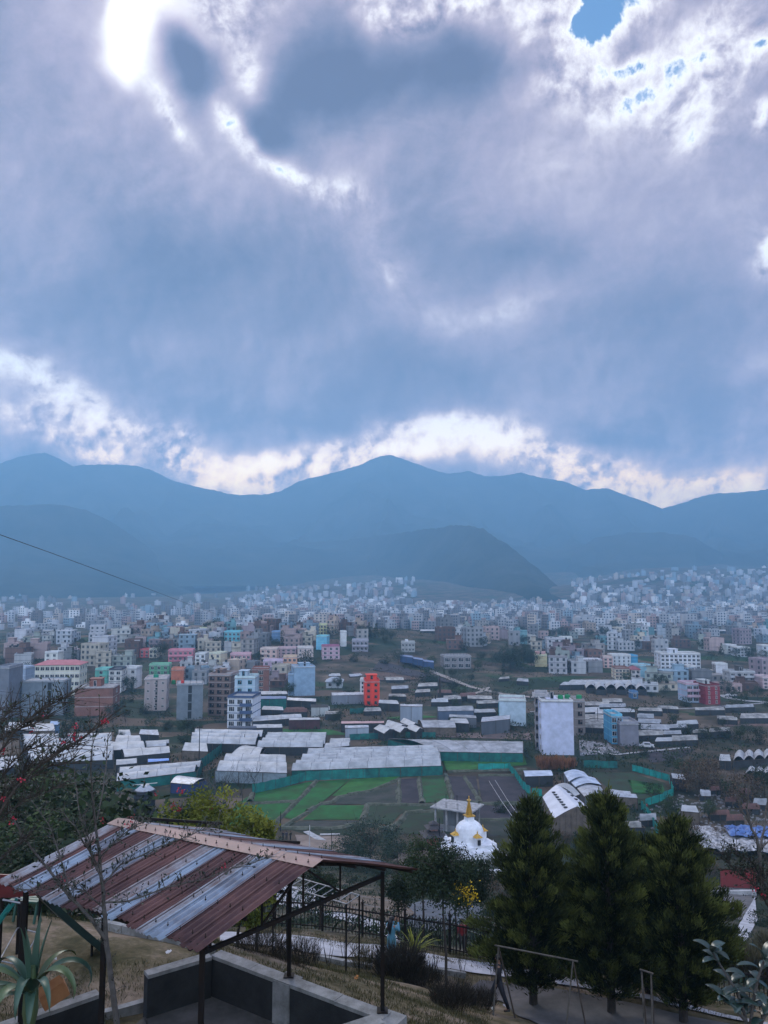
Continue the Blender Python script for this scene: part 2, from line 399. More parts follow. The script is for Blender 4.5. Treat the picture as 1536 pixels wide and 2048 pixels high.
def s2l(c): return tuple(((x / 255 + .055) / 1.055) ** 2.4 if x > 10 else x / 255 / 12.92 for x in c) + (1,)
e[0].position = 0; e[0].color = s2l((98, 90, 106)); e[1].position = 1.0; e[1].color = s2l((255, 253, 250))
for p_, c_ in ((.12, (114, 108, 126)), (.28, (146, 135, 150)), (.42, (184, 166, 178)), (.56, (212, 195, 200)), (.70, (238, 226, 224)), (.84, (251, 243, 240))):
    x = cr.color_ramp.elements.new(p_); x.color = s2l(c_)
boost = Mth('MULTIPLY_ADD', Mth('MINIMUM', sg, 2.0), .9, 1.0)
gap = Mth('MULTIPLY', Mth('MULTIPLY', low, low), Mth('MULTIPLY', Mth('SUBTRACT', v, .32), 2.4, clamp=True))
boost = Mth('MULTIPLY_ADD', gap, 2.2, boost)
warm = nd(nt, 'ShaderNodeMixRGB', blend_type='MULTIPLY'); warm.inputs[2].default_value = (1.35, 1.0, .52, 1)
L(gap, warm.inputs[0]); L(cr.outputs[0], warm.inputs[1])
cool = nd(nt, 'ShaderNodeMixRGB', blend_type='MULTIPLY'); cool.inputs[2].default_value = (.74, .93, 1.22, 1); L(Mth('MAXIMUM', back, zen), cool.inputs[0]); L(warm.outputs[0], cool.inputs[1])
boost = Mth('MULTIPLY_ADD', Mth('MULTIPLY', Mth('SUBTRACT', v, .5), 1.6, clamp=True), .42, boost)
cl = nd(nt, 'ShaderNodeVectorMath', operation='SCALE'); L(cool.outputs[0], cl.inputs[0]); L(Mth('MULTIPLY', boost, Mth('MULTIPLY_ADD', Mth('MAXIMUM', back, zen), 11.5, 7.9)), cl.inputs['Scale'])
skc = nd(nt, 'ShaderNodeMixRGB', blend_type='MULTIPLY'); skc.inputs[0].default_value = 1; L(sky.outputs[0], skc.inputs[1]); skc.inputs[2].default_value = (.74, .90, .95, 1)
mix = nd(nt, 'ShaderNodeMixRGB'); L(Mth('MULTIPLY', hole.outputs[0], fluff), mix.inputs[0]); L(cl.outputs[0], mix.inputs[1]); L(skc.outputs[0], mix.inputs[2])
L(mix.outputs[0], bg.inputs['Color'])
w.cycles.sampling_method = 'MANUAL'; w.cycles.sample_map_resolution = 1024

sl = bpy.data.lights.new('sun', 'SUN'); so = bpy.data.objects.new('sun', sl); COL.objects.link(so)
sl.energy = 1.5; sl.angle = R(14); sl.color = (1, .95, .88)
so.rotation_euler = sd.to_track_quat('Z', 'Y').to_euler()

scene.view_settings.view_transform = 'Standard'; scene.view_settings.look = 'None'; scene.view_settings.exposure = .32; scene.view_settings.gamma = 1
cy = scene.cycles
cy.use_denoising = True; sl.cycles.max_bounces = 4
cy.max_bounces = 6; cy.diffuse_bounces = 3; cy.glossy_bounces = 2; cy.transmission_bounces = 2; cy.transparent_max_bounces = 8; cy.volume_bounces = 1

# ------------------------------------------------------------------ haze
HB = MB(); HB.box((0, 3300, 430), (14400, 7400, 880))
hm_, hnt, hb = new_mat('haze'); hnt.nodes.remove(hb)
pv = nd(hnt, 'ShaderNodeVolumePrincipled'); pv.inputs['Color'].default_value = (.32, .65, 1.0, 1); pv.inputs['Density'].default_value = HAZE_D = .00030
pv.inputs['Anisotropy'].default_value = .3
hnt.links.new(pv.outputs[0], hnt.nodes['Material Output'].inputs['Volume'])
ho = HB.build('haze', hm_); ho['kind'] = 'stuff'; ho['label'] = 'pale blue haze filling the valley'

# ------------------------------------------------------------------ ground sheet (polar grid)
def polar(name, az, rr, Zf, mats, smooth=True):
    A, RR = np.meshgrid(az, rr, indexing='ij'); X = np.sin(A) * RR; Y = np.cos(A) * RR; Z = Zf(X, Y)
    V = np.stack([X, Y, Z], -1).reshape(-1, 3); n, m = len(az), len(rr)
    idx = np.arange(n * m).reshape(n, m)
    Fc = np.stack([idx[:-1, :-1], idx[:-1, 1:], idx[1:, 1:], idx[1:, :-1]], -1).reshape(-1, 4)[:, ::-1]
    me = fast_mesh(name, V, Fc, mats, smooth=smooth)
    o = link(name, me); o['kind'] = 'structure'; return o
gm, gnt, gb = new_mat('ground')
def gnode():
    Lk = gnt.links.new
    geo = nd(gnt, 'ShaderNodeNewGeometry'); sp = nd(gnt, 'ShaderNodeSeparateXYZ'); Lk(geo.outputs['Position'], sp.inputs[0])
    def N(scale, detail=6, rough=.6, sc=(1, 1, 1)):
        mp = nd(gnt, 'ShaderNodeMapping'); mp.inputs['Scale'].default_value = sc; Lk(geo.outputs['Position'], mp.inputs[0])
        n = nd(gnt, 'ShaderNodeTexNoise'); n.inputs['Scale'].default_value = scale; n.inputs['Detail'].default_value = detail; n.inputs['Roughness'].default_value = rough
        Lk(mp.outputs[0], n.inputs[0]); return n
    def ramp(fac, stops):
        c = nd(gnt, 'ShaderNodeValToRGB'); el = c.color_ramp.elements; el[0].position = stops[0][0]; el[0].color = stops[0][1] + (1,); el[1].position = stops[-1][0]; el[1].color = stops[-1][1] + (1,)
        for p, cc in stops[1:-1]: x = el.new(p); x.color = cc + (1,)
        Lk(fac, c.inputs[0]); return c
    def mixc(f, a, b):
        m = nd(gnt, 'ShaderNodeMixRGB'); Lk(f, m.inputs[0]); Lk(a, m.inputs[1]); Lk(b, m.inputs[2]); return m.outputs[0]
    def rng(src, a, b):
        m = nd(gnt, 'ShaderNodeMapRange', interpolation_type='SMOOTHSTEP'); Lk(src, m.inputs[0]); m.inputs[1].default_value = a; m.inputs[2].default_value = b; return m.outputs[0]
    # near: trodden dirt and dry grass
    near = ramp(N(.55, 9, .68).outputs[0], [(.28, (.024, .030, .012)), (.40, (.065, .058, .028)), (.49, (.125, .105, .062)), (.57, (.21, .165, .12)), (.72, (.34, .28, .22))])
    nf = ramp(N(9, 6, .7).outputs[0], [(.3, (.55, .55, .55)), (.7, (1.15, 1.1, 1.05))])
    mm = nd(gnt, 'ShaderNodeMixRGB', blend_type='MULTIPLY'); mm.inputs[0].default_value = .8; Lk(near.outputs[0], mm.inputs[1]); Lk(nf.outputs[0], mm.inputs[2])
    # slope below the fence: dark scrubby earth
    slope = ramp(N(.12, 10, .7).outputs[0], [(.36, (.010, .018, .010)), (.47, (.022, .030, .016)), (.56, (.055, .050, .034)), (.66, (.16, .135, .105))])
    # valley: small plots, voronoi cells with their own crops
    vo = nd(gnt, 'ShaderNodeTexVoronoi', distance='MANHATTAN'); mp = nd(gnt, 'ShaderNodeMapping'); mp.inputs['Scale'].default_value = (.03, .055, 0); mp.inputs['Rotation'].default_value = (0, 0, .25)
    Lk(geo.outputs['Position'], mp.inputs[0]); Lk(mp.outputs[0], vo.inputs['Vector']); vo.inputs['Scale'].default_value = 1
    vs = nd(gnt, 'ShaderNodeSeparateXYZ'); Lk(vo.outputs['Color'], vs.inputs[0])
    plots = ramp(vs.outputs[0], [(.0, (.012, .028, .014)), (.22, (.045, .036, .026)), (.4, (.018, .052, .020)), (.52, (.10, .072, .052)), (.75, (.022, .036, .022)), (.9, (.12, .09, .065))])
    plots.color_ramp.interpolation = 'CONSTANT'
    vn = ramp(N(.05, 10, .72).outputs[0], [(.36, (.010, .018, .012)), (.47, (.034, .034, .022)), (.56, (.085, .064, .048)), (.66, (.16, .13, .10))])
    val = mixc(rng(N(.018, 4, .6).outputs[0], .42, .58), plots.outputs[0], vn.outputs[0])
    a = mixc(rng(sp.outputs[1], 33, 40), mm.outputs[0], slope.outputs[0])
    b = mixc(rng(sp.outputs[1], 118, 150), a, val)
    Lk(b, gb.inputs['Base Color']); gb.inputs['Roughness'].default_value = .95; gb.inputs['Specular IOR Level'].default_value = .15
    bp = nd(gnt, 'ShaderNodeBump'); bp.inputs['Strength'].default_value = .6; bp.inputs['Distance'].default_value = .06; Lk(N(4, 8, .7).outputs[0], bp.inputs['Height']); Lk(bp.outputs[0], gb.inputs['Normal'])
gnode()
az = np.linspace(R(-78), R(78), 760)
rr = np.concatenate([[.5], np.exp(np.linspace(math.log(3), math.log(60), 260)), np.exp(np.linspace(math.log(60.6), math.log(600), 170)), np.exp(np.linspace(math.log(610), math.log(6400), 110))])
def gz(X, Y):
    z = height(X, Y)
    nearw = 1 - sstep(34, 60, Y)
    return z + nearw * ((vnoise(X, Y, 1.3, 1) - .5) * .16) - .05
polar('ground', az, rr, gz, gm)

# ------------------------------------------------------------------ mountains
mm_, mnt, mb_ = new_mat('forested_hill')
_g = nd(mnt, 'ShaderNodeNewGeometry'); _n = nd(mnt, 'ShaderNodeTexNoise'); _n.inputs['Scale'].default_value = .006; _n.inputs['Detail'].default_value = 11; _n.inputs['Roughness'].default_value = .7
mnt.links.new(_g.outputs['Position'], _n.inputs[0]); _c2 = nd(mnt, 'ShaderNodeValToRGB'); _c2.color_ramp.elements[0].position = .35; _c2.color_ramp.elements[1].position = .68
_c2.color_ramp.elements[0].color = (.012, .022, .016, 1); _c2.color_ramp.elements[1].color = (.06, .065, .05, 1)
mnt.links.new(_n.outputs[0], _c2.inputs[0]); mnt.links.new(_c2.outputs[0], mb_.inputs['Base Color']); mb_.inputs['Roughness'].default_value = 1; mb_.inputs['Specular IOR Level'].default_value = 0
def hill(name, pts, D, front, back, base, n_az, n_r, spur=.16, seed=1, tree=7):
    a = []; zc_ = []; Ds = []
    for k, (px, py) in enumerate(pts):
        d = ray(px, py); h = math.hypot(d.x, d.y); u = (px - pts[0][0]) / (pts[-1][0] - pts[0][0]); Dk = D if not isinstance(D, tuple) else D[0] + (D[1] - D[0]) * sstep(0, 1, u)
        a.append(math.atan2(d.x, d.y)); zc_.append(45 + Dk * d.z / h); Ds.append(Dk)
    a = np.array(a); zc_ = np.array(zc_); Ds = np.array(Ds, float)
    azs = np.linspace(a[0], a[-1], n_az); T = np.concatenate([np.linspace(1, 0, n_r), -np.linspace(0, 1, n_r // 3)[1:]])
    A, TT = np.meshgrid(azs, T, indexing='ij'); Dg = np.interp(A, a, Ds); r = np.where(TT > 0, Dg - TT * front, Dg - TT * back); t = np.abs(TT)
    zc = np.interp(A, a, zc_); u = A * Dg
    s = np.abs(vnoise(u + r * .3, r * .22, 430, seed) - .5) * 2 + .6 * np.abs(vnoise(u - r * .2, r * .3, 180, seed + 1) - .5) * 2 + .25 * vnoise(u, r, 70, seed + 4)
    m = np.clip(t * 3.0, 0, 1) * np.clip((1 - t) * 2.0, 0, 1)
    z = base + (zc - base) * (1 - t) ** 1.15 * (1 - spur * m * s)
    z = z + ((vnoise(u, r, 20, seed + 7) - .35) * tree + (vnoise(u, r, 70, seed + 8) - .5) * tree * 1.2) * np.clip(1 - t * 1.4, 0, 1)
    V = np.stack([np.sin(A) * r, np.cos(A) * r, z], -1).reshape(-1, 3); n, m_ = A.shape; idx = np.arange(n * m_).reshape(n, m_)
    Fc = np.stack([idx[:-1, :-1], idx[:-1, 1:], idx[1:, 1:], idx[1:, :-1]], -1).reshape(-1, 4)[:, ::-1]
    o = link(name, fast_mesh(name, V, Fc, mm_, smooth=True)); o['kind'] = 'structure'; return o
main_pts = [(-420, 960), (-200, 985), (-60, 945), (0, 926), (40, 913), (90, 906), (115, 915), (146, 933), (170, 929), (270, 930), (300, 940), (350, 963), (420, 979), (478, 991), (540, 988), (560, 983), (600, 962), (650, 950), (720, 930),
            (750, 915), (778, 909), (800, 916), (850, 934), (895, 948), (935, 942), (970, 952), (1010, 951), (1045, 945), (1070, 953), (1130, 963), (1170, 979), (1215, 978), (1250, 990), (1290, 1004), (1325, 1017), (1345, 1013), (1390, 996),
            (1440, 986), (1480, 985), (1536, 979), (1700, 950), (1950, 985)]
hill('mountain_range', main_pts, 4700, 1900, 1000, 40, 900, 100, .36, seed=11, tree=5)
hill('left_ridge', [(-400, 1030), (-100, 1030), (0, 1013), (100, 1008), (170, 1018), (230, 1048), (290, 1090), (345, 1140), (400, 1185), (440, 1215)], 3300, 1100, 900, 5, 300, 70, .3, seed=21, tree=4)
hill('right_ridge', [(1030, 1180), (1120, 1120), (1190, 1075), (1260, 1065), (1330, 1066), (1390, 1075), (1430, 1100), (1490, 1130), (1536, 1112), (1650, 1090), (1900, 1120)], 3400, 1000, 900, 10, 300, 70, .3, seed=31, tree=4)
hill('wooded_spur', [(560, 1085), (640, 1084), (720, 1076), (800, 1066), (860, 1058), (900, 1053), (935, 1050), (968, 1058), (985, 1072), (1015, 1088), (1050, 1115), (1090, 1150), (1130, 1186), (1152, 1204)], (3700, 2100), 560, 900, 15, 320, 80, .34, seed=41, tree=5)
# ------------------------------------------------------------------ landmarks used to word the labels
LAND = [('orange-red tower', 742, 1385), ('tall blank white building', 1118, 1455), ('blank pale blue building', 598, 1362), ('red brick block', 182, 1400), ('beige blank-walled block', 304, 1390),
        ('pink-roofed long white building', 108, 1350), ('grey concrete block with the dark slot', 369, 1402), ('pale yellow house', 1085, 1322), ('long white school-like building', 1365, 1325),
        ('blank white slab house', 1450, 1340), ('dark red block', 1424, 1388), ('mint green house', 202, 1355), ('green-walled house', 315, 1340), ('big dark tree clump', 1030, 1315), ('grey unfinished shell', 913, 1323),
        ('peach house', 578, 1325), ('purple striped house', 660, 1305), ('blue facade house', 1240, 1460), ('brown brick tower', 442, 1390), ('red house', 222 + 75, 1305), ('white slab house on the ridge', 686, 1278),
        ('dark tree on the ridge', 430, 1258), ('blue-roofed sheds', 835, 1318), ('white barn with round holes', 1140, 1600), ('white stupa', 945, 1680), ('largest ridged greenhouse', 735, 1520), ('scalloped tunnel row', 1220, 1373),
        ('pale blue wall house', 1292, 1343), ('cream three-storey house', 1247, 1346), ('grey house with the white tank', 816, 1290), ('teal workshop', 538, 1406), ('brown pylon-like pole', 398, 1480)]
AUTO = []   # (object, description, px, py)
def auto(o, desc, cat, px, py, group=None):
    o['category'] = cat
    if group: o['group'] = group
    AUTO.append([o, desc, px, py]); return o
ORD = ['', 'second', 'third', 'fourth', 'fifth', 'sixth', 'seventh', 'eighth', 'ninth', 'tenth', 'eleventh', 'twelfth', 'thirteenth', 'fourteenth', 'fifteenth']
def settle_labels():
    """word each remaining label from its look and the nearest landmark; ties are split by their order from the left"""
    groups = {}
    for rec in AUTO:
        o, desc, px, py = rec
        L_ = min(LAND, key=lambda l: abs(l[1] - px) + 1.6 * abs(l[2] - py) + (1e6 if (abs(l[1] - px) + abs(l[2] - py)) < 9 else 0))
        dx, dy = px - L_[1], py - L_[2]
        if abs(dx) > abs(dy) * 1.7: rel = ('just ' if abs(dx) < 55 else 'well ') + ('right' if dx > 0 else 'left') + ' of'
        elif dy < 0: rel = 'close behind' if dy > -30 else 'far behind'
        else: rel = 'in front of' if dy < 45 else 'well in front of'
        groups.setdefault((desc, rel, L_[0]), []).append(rec)
    for (desc, rel, nm), rs in groups.items():
        rs.sort(key=lambda r: r[2]); n = len(rs)
        for i, r in enumerate(rs):
            if n == 1: pre = ''
            elif i == 0: pre = 'leftmost '
            elif i == n - 1: pre = 'rightmost '
            else: pre = ORD[min(i, 14)] + ' from left '
            t_ = pre + desc + ' ' + rel + ' the ' + nm
            if len(t_.replace('-', ' ').split()) > 16: t_ = t_.replace(' with roof room', ' roomed')
            if len(t_.replace('-', ' ').split()) > 16: t_ = t_.replace('-storey', ' floor').replace('just ', '').replace('well ', '')
            if len(t_.split()) > 16: t_ = t_.replace('leafless twiggy sapling along the pale path', 'twiggy sapling').replace('low dark shrub on the slope', 'dark shrub').replace('rusty orange dry reed clump', 'orange reeds')
            r[0]['label'] = t_

# ------------------------------------------------------------------ windows, shared meshes
_wm = {}
M['framew'] = mat('white_frame', (.5, .5, .5), .6, .2, 3)
M['frameb'] = mat('brown_frame', (.10, .05, .035), .6, .3, 3)
M['framec'] = mat('cyan_frame', (.05, .35, .45), .6, .3, 3)
M['curtain'] = mat('curtain', (.20, .16, .16), .8, .5, 2)
def win_mesh(w_, h_, fr='framew', panes=2):
    k = (round(w_, 1), round(h_, 1), fr, panes)
    if k not in _wm:
        w_, h_ = k[0], k[1]; b = MB()
        b.box((0, -.02, 0), (w_, .06, h_), mi=0)
        t = .09
        b.box((0, -.05, h_ / 2), (w_ + .1, .1, t), mi=1); b.box((0, -.05, -h_ / 2), (w_ + .22, .16, t), mi=1)
        for i in range(panes + 1):
            b.box((-w_ / 2 + w_ * i / panes, -.045, 0), (t * .8, .09, h_ - t * 1.02), mi=1)
        b.box((w_ * .2, -.055, h_ * .2), (w_ * .25, .01, h_ * .4), mi=2)
        o = b.build('window', [M['glass'], M[fr], M['curtain']]); _wm[k] = o.data; bpy.data.objects.remove(o)
    return _wm[k]
def place_window(root, me, x, y, z, rz):
    o = bpy.data.objects.new('window', me); COL.objects.link(o); o.parent = root; o.location = (x, y, z); o.rotation_euler = (0, 0, rz); return o
HERO_BOX = []
def tank(x, y, z, r, h, label, c, cat='water tank', px=None, py=None):
    b = MB(); n = 20; prof = []
    for i in range(13):
        zz = h * .84 * i / 12; prof.append((r * (1 + (.03 if i % 2 else 0)), zz))
    prof += [(r * .9, h * .88), (r * .55, h * .96), (r * .3, h * .97), (r * .3, h), (.02, h)]
    b.lathe(prof, n); o = b.build('water_tank', wallmat(c, False), loc=(x, y, z), smooth=False)
    if px is None: tag(o, label, cat)
    else: auto(o, label, cat, px, py, 'roof water tanks')
    return o

def building(name, label, x0, x1, yt, yb, c, n=None, d=9, rot=0, wf=3, ws=2, fr='framew', blankf=False, blanks=False, wsz=(1.3, 1.3), brick=False, slab=True,
             balc=0, room=None, parapet=.7, cat='building', roofc=None, pitched=False, side=1, overhang=.25, bandc=None, open_top=False, zoff=0, sidec=None, slot=None):
    """x0..x1, yt..yb: its outline in the photograph; the base point fixes where it stands on the ground"""
    c0 = G((x0 + x1) / 2, yb); dep = c0.y * CP + (c0.z - 45) * SP
    W = (x1 - x0) / FPX * dep; H = at((x0 + x1) / 2, yt, c0.y).z - c0.z
    r = abs(R(rot)); w_ = max((W - d * math.sin(r)) / math.cos(r), 2.5)
    n = n or max(1, round(H / 3)); rz = -R(rot)
    ctr = (c0.x, c0.y + (w_ * math.sin(r) + d * math.cos(r)) / 2, c0.z + zoff)
    HERO_BOX.append((x0, x1, yt, yb))
    root = thing(name, label, cat, ctr, rz)
    smooth_w = blankf and not brick
    wm_ = brick_mat('brick_wall', c, tuple(x * .75 for x in c), (.20, .18, .17)) if brick else wallmat(c, not smooth_w)
    par = 0 if pitched else parapet; hb = H - par - .15; sh = hb / n
    b = MB(); b.box((0, 0, hb / 2 - .5), (w_, d, hb + 1)); b.build('wall', wm_, root)
    if sidec:
        q = MB(); sx = -1 if rot > 0 else 1
        q.box((sx * (w_ / 2 + .02), 0, hb / 2), (.05, d - .1, hb - .1)); q.build('side_wall', wallmat(sidec), root)
    # floor bands
    bc = bandc or tuple(min(.6, x * 1.15 + .05) for x in c)
    if slab:
        b = MB()
        for i in range(1, n):
            b.box((0, 0, i * sh), (w_ + .12, d + .12, .22))
        if n > 1: b.build('floor_bands', wallmat(bc), root)
    # roof
    if pitched:
        b = MB(); o_ = .5; rh = 1.6
        P = [(-w_ / 2 - o_, -d / 2 - o_, hb), (w_ / 2 + o_, -d / 2 - o_, hb), (w_ / 2 + o_, d / 2 + o_, hb), (-w_ / 2 - o_, d / 2 + o_, hb), (-w_ / 2 + d * .3, 0, hb + rh), (w_ / 2 - d * .3, 0, hb + rh)]
        b.box((0, 0, hb + .06), (w_ + 1.0, d + 1.0, .12))
        b.v += [(p[0], p[1], p[2] + .125) for p in P]; k = len(b.v) - 6
        for f in [(0, 1, 5, 4), (1, 2, 5), (2, 3, 4, 5), (3, 0, 4)]: b.f.append(tuple(k + j for j in f)); b.m.append(0)
        b.build('roof', wallmat(roofc or (.25, .08, .08), False), root)
    else:
        b = MB(); b.box((0, 0, hb + .09), (w_ + 2 * overhang, d + 2 * overhang, .18), mi=1)
        t = .16
        if par > .1:
            for sx, sy, lx, ly in ((0, -1, w_, t), (0, 1, w_, t), (-1, 0, t, d - 2 * t), (1, 0, t, d - 2 * t)):
                b.box((sx * (w_ / 2 - t / 2), sy * (d / 2 - t / 2), hb + .18 + par / 2), (lx, ly, par), mi=0)
        b.build('roof', [wallmat(roofc or bc), M['slab']], root)
    if open_top:   # rebar left standing
        b = MB()
        for i in range(5):
            for j in (-1, 1):
                for q in (-.1, .1): b.beam((-w_ / 2 + w_ * i / 4 * .96 + .2 + q, j * (d / 2 - .25), hb + .2), (-w_ / 2 + w_ * i / 4 * .96 + .2 + q, j * (d / 2 - .25), hb + par + 1.1), .05)
        b.build('rebar', M['steel'], root)
    if room:
        rx, rw, rh = room[:3]; rc = room[3] if len(room) > 3 else c
        b = MB(); b.box((rx * w_ / 2, d * .1, hb + .18 + rh / 2), (rw * w_, d * .5, rh)); b.box((rx * w_ / 2, d * .1, hb + .18 + rh + .08), (rw * w_ + .6, d * .5 + .6, .16))
        rr_ = b.build('roof_room', wallmat(rc), root)
        wd = bpy.data.objects.new('door', win_mesh(.9, 1.9, fr, 1)); COL.objects.link(wd); wd.parent = rr_; wd.location = (rx * w_ / 2, d * .1 - d * .25, hb + .3 + .95)
    if slot:
        b = MB(); b.box((slot[0] * w_, -d / 2 - .01, hb / 2), (slot[1] * w_, .10, hb - .6), mi=0)
        for i in range(1, n): b.box((slot[0] * w_, -d / 2 - .05, i * sh), (slot[1] * w_ - .02, .10, .3), mi=1)
        b.build('stair_slot', [M['dark'], wm_], root)
    # windows
    wx, wz = wsz
    wx = min(wx, w_ / max(wf, 1) * .75); wz = min(wz, sh * .62)
    if not blankf:
        me = win_mesh(wx, wz, fr, 3 if wx > 1.6 else 2)
        for i in range(n):
            for j in range(wf):
                place_window(root, me, (-.5 + (j + .5) / wf) * w_, -d / 2, i * sh + sh * .55, 0)
    if not blanks and ws:
        sx = -1 if rot > 0 else 1
        me = win_mesh(min(wx, d / ws * .7), wz, fr, 2)
        for i in range(n):
            for j in range(ws):
                place_window(root, me, sx * (w_ / 2 + (.045 if sidec else 0)), (-.5 + (j + .5) / ws) * d, i * sh + sh * .55, sx * math.pi / 2)
    if balc:
        for i in range(1, n):
            b = MB(); bx = (-w_ / 4 if balc == 1 else w_ / 4) if balc < 3 else 0; bw = w_ * .46 if balc < 3 else w_ * .96
            b.box((bx, -d / 2 - .55, i * sh), (bw, 1.1, .16)); b.box((bx, -d / 2 - 1.07, i * sh + .5), (bw, .07, .84))
            for q in (-1, 1): b.box((bx + q * (bw / 2 - .04), -d / 2 - .53, i * sh + .5), (.07, 1.0, .84))
            b.build('balcony', wallmat(bc), root)
    return root

Wt = (.62, .64, .68); Cr = (.52, .47, .38); Gy = (.21, .22, .24); Pk = (.50, .27, .28); Br = (.22, .085, .06)
B = building
# --- foremost row
o = B('white_building', 'tallest blank pale lavender-white party wall, green tanks on its roof', 1085, 1152, 1400, 1510, (.50, .53, .68), 5, 9, 3, blankf=True, ws=2, side=-1, room=(-.2, .3, 0.1), slab=False, parapet=.4)
B('stair_block', 'grey brown open stair block stuck to right of the tall blank wall', 1151, 1171, 1398, 1470, (.23, .2, .19), 4, 7, 0, wf=1, ws=0, balc=0, fr='frameb')
B('roof_pavilion', 'grey unfinished flat-topped house just behind the tall blank wall', 1072, 1108, 1388, 1500, (.27, .26, .27), 6, 8, 10, wf=2, ws=1, fr='frameb', overhang=.6)
B('white_building', 'pale blue-white blank-sided block with cyan frames at its left edge', 1000, 1060, 1398, 1452, (.42, .52, .60), 3, 9, 8, blankf=True, ws=3, fr='framec', sidec=(.08, .4, .48), slab=False)
B('blue_fronted_house', 'narrow bright blue facade beside a bare grey flank wall', 1224, 1246, 1428, 1488, (.08, .34, .55), 4, 8, 0, wf=2, ws=0, fr='framew')
B('grey_block', 'bare grey purple concrete flank right of the bright blue facade', 1241, 1278, 1443, 1492, (.19, .19, .23), 3, 8, 0, blankf=True, ws=0, slab=False)
B('orange_tower', 'vivid orange red narrow house of four floors', 726, 759, 1359, 1412, (.72, .045, .02), 4, 7, -6, wf=2, ws=1, wsz=(1.0, 1.0), fr='frameb', parapet=.9, room=(0, .7, 2.2), bandc=(.6, .05, .03))
B('white_strip_house', 'thin white house squeezed behind left of the orange red tower', 722, 731, 1358, 1396, Wt, 4, 6, 0, wf=1, ws=0)
B('pale_blue_building', 'blank pale blue wall block with one column of dark openings at right', 577, 629, 1333, 1392, (.24, .35, .47), 4, 9, -14, blankf=True, ws=1, wsz=(2.2, 1.6), slab=False, parapet=.4, room=(.1, .5, 1.2))
B('low_annexe', 'lower blank pale blue block attached left of its taller twin', 576, 596, 1346, 1391, (.235, .34, .46), 3, 8, 0, blankf=True, ws=0, slab=False)
B('beige_block', 'beige pink blank wall with scattered tiny windows and green roof tank', 278, 330, 1356, 1422, (.38, .32, .31), 4, 10, -10, wf=3, ws=2, wsz=(.8, .7), slab=False, parapet=.5, slot=(.04, .09))
B('concrete_block', 'bare dark grey concrete block, taller of pair with dark vertical slot', 338, 402, 1368, 1440, (.16, .19, .22), 4, 10, -14, blankf=True, ws=1, slot=(.0, .14), slab=False, parapet=.3, open_top=True)
B('brick_tower', 'brown brick apartment tower with pinkish floor bands and stacked windows', 414, 468, 1347, 1432, (.19, .125, .105), 6, 10, 8, wf=3, ws=2, wsz=(1.6, 1.3), fr='frameb', brick=True, bandc=(.32, .26, .25), room=(-.4, .3, 1.5))
B('white_apartment', 'white narrow apartment house with dark blue balconies beside the brown tower', 453, 511, 1392, 1456, (.60, .63, .70), 4, 10, 6, wf=3, ws=1, wsz=(1.7, 1.7), fr='framew', balc=2, bandc=(.05, .08, .16))
B('rear_wing', 'pale blue upper wing rising behind the white balcony apartments', 468, 509, 1352, 1440, (.36, .46, .55), 5, 8, 0, wf=2, ws=0, fr='framec', room=(-.3, .4, 2))
B('brick_block', 'wide unplastered red brick block with pale concrete bands', 142, 222, 1375, 1432, Br, 3, 10, -6, blankf=True, ws=1, brick=True, bandc=(.33, .29, .29), parapet=.2, room=(-.1, .3, 2.5, Br))
B('concrete_block', 'widest bare blue grey concrete block with dark slot, beside brick block', 33, 121, 1362, 1432, (.155, .19, .225), 4, 10, -8, blankf=True, ws=1, slot=(.16, .09), slab=False, parapet=.3)
B('pink_roofed_block', 'long white building with pink hipped roof and rows of windows', 62, 154, 1330, 1392, (.58, .57, .48), 4, 11, -6, wf=9, ws=3, wsz=(1.5, 1.4), pitched=True, roofc=(.42, .14, .16))
B('white_tower_house', 'small white roof tower poking above the pink hipped roof', 88, 114, 1303, 1345, (.60, .61, .58), 4, 7, 0, wf=2, ws=0)
B('mint_house', 'mint green blank-fronted house left of the striped white house', 189, 213, 1337, 1378, (.16, .52, .42), 4, 8, 0, wf=1, ws=0)
B('striped_house', 'white house with dark floor bands right of the mint house', 212, 241, 1337, 1386, (.56, .56, .55), 4, 9, -6, wf=2, ws=1, bandc=(.05, .06, .08), wsz=(1.5, 1.3))
B('blue_grey_house', 'blue grey house at far left with few small windows', 14, 50, 1334, 1377, (.30, .36, .46), 3, 9, 0, wf=2, ws=0)
B('edge_block', 'dark grey block cut off by the left edge of view', -14, 14, 1332, 1440, (.15, .165, .20), 5, 10, 0, blankf=True, ws=0, slab=False)
B('brick_block', 'narrow red brick block with pale window column left of pale blue wall', 499, 537, 1336, 1388, Br, 4, 9, -6, wf=1, ws=1, brick=True, wsz=(2, 1.8), bandc=(.24, .1, .08))
B('green_house', 'green-walled house with dark green roof tank', 294, 336, 1328, 1360, (.09, .30, .17), 3, 8, -6, wf=3, ws=1, bandc=(.2, .45, .3))
B('orange_wall', 'orange washed blank wall right of the green-walled house', 337, 366, 1337, 1366, (.46, .145, .075), 3, 8, -8, blankf=True, ws=1, slab=False)
B('cream_block', 'white and cream block between striped house and beige block', 243, 272, 1334, 1376, (.52, .52, .54), 3, 8, 0, wf=2, ws=0)
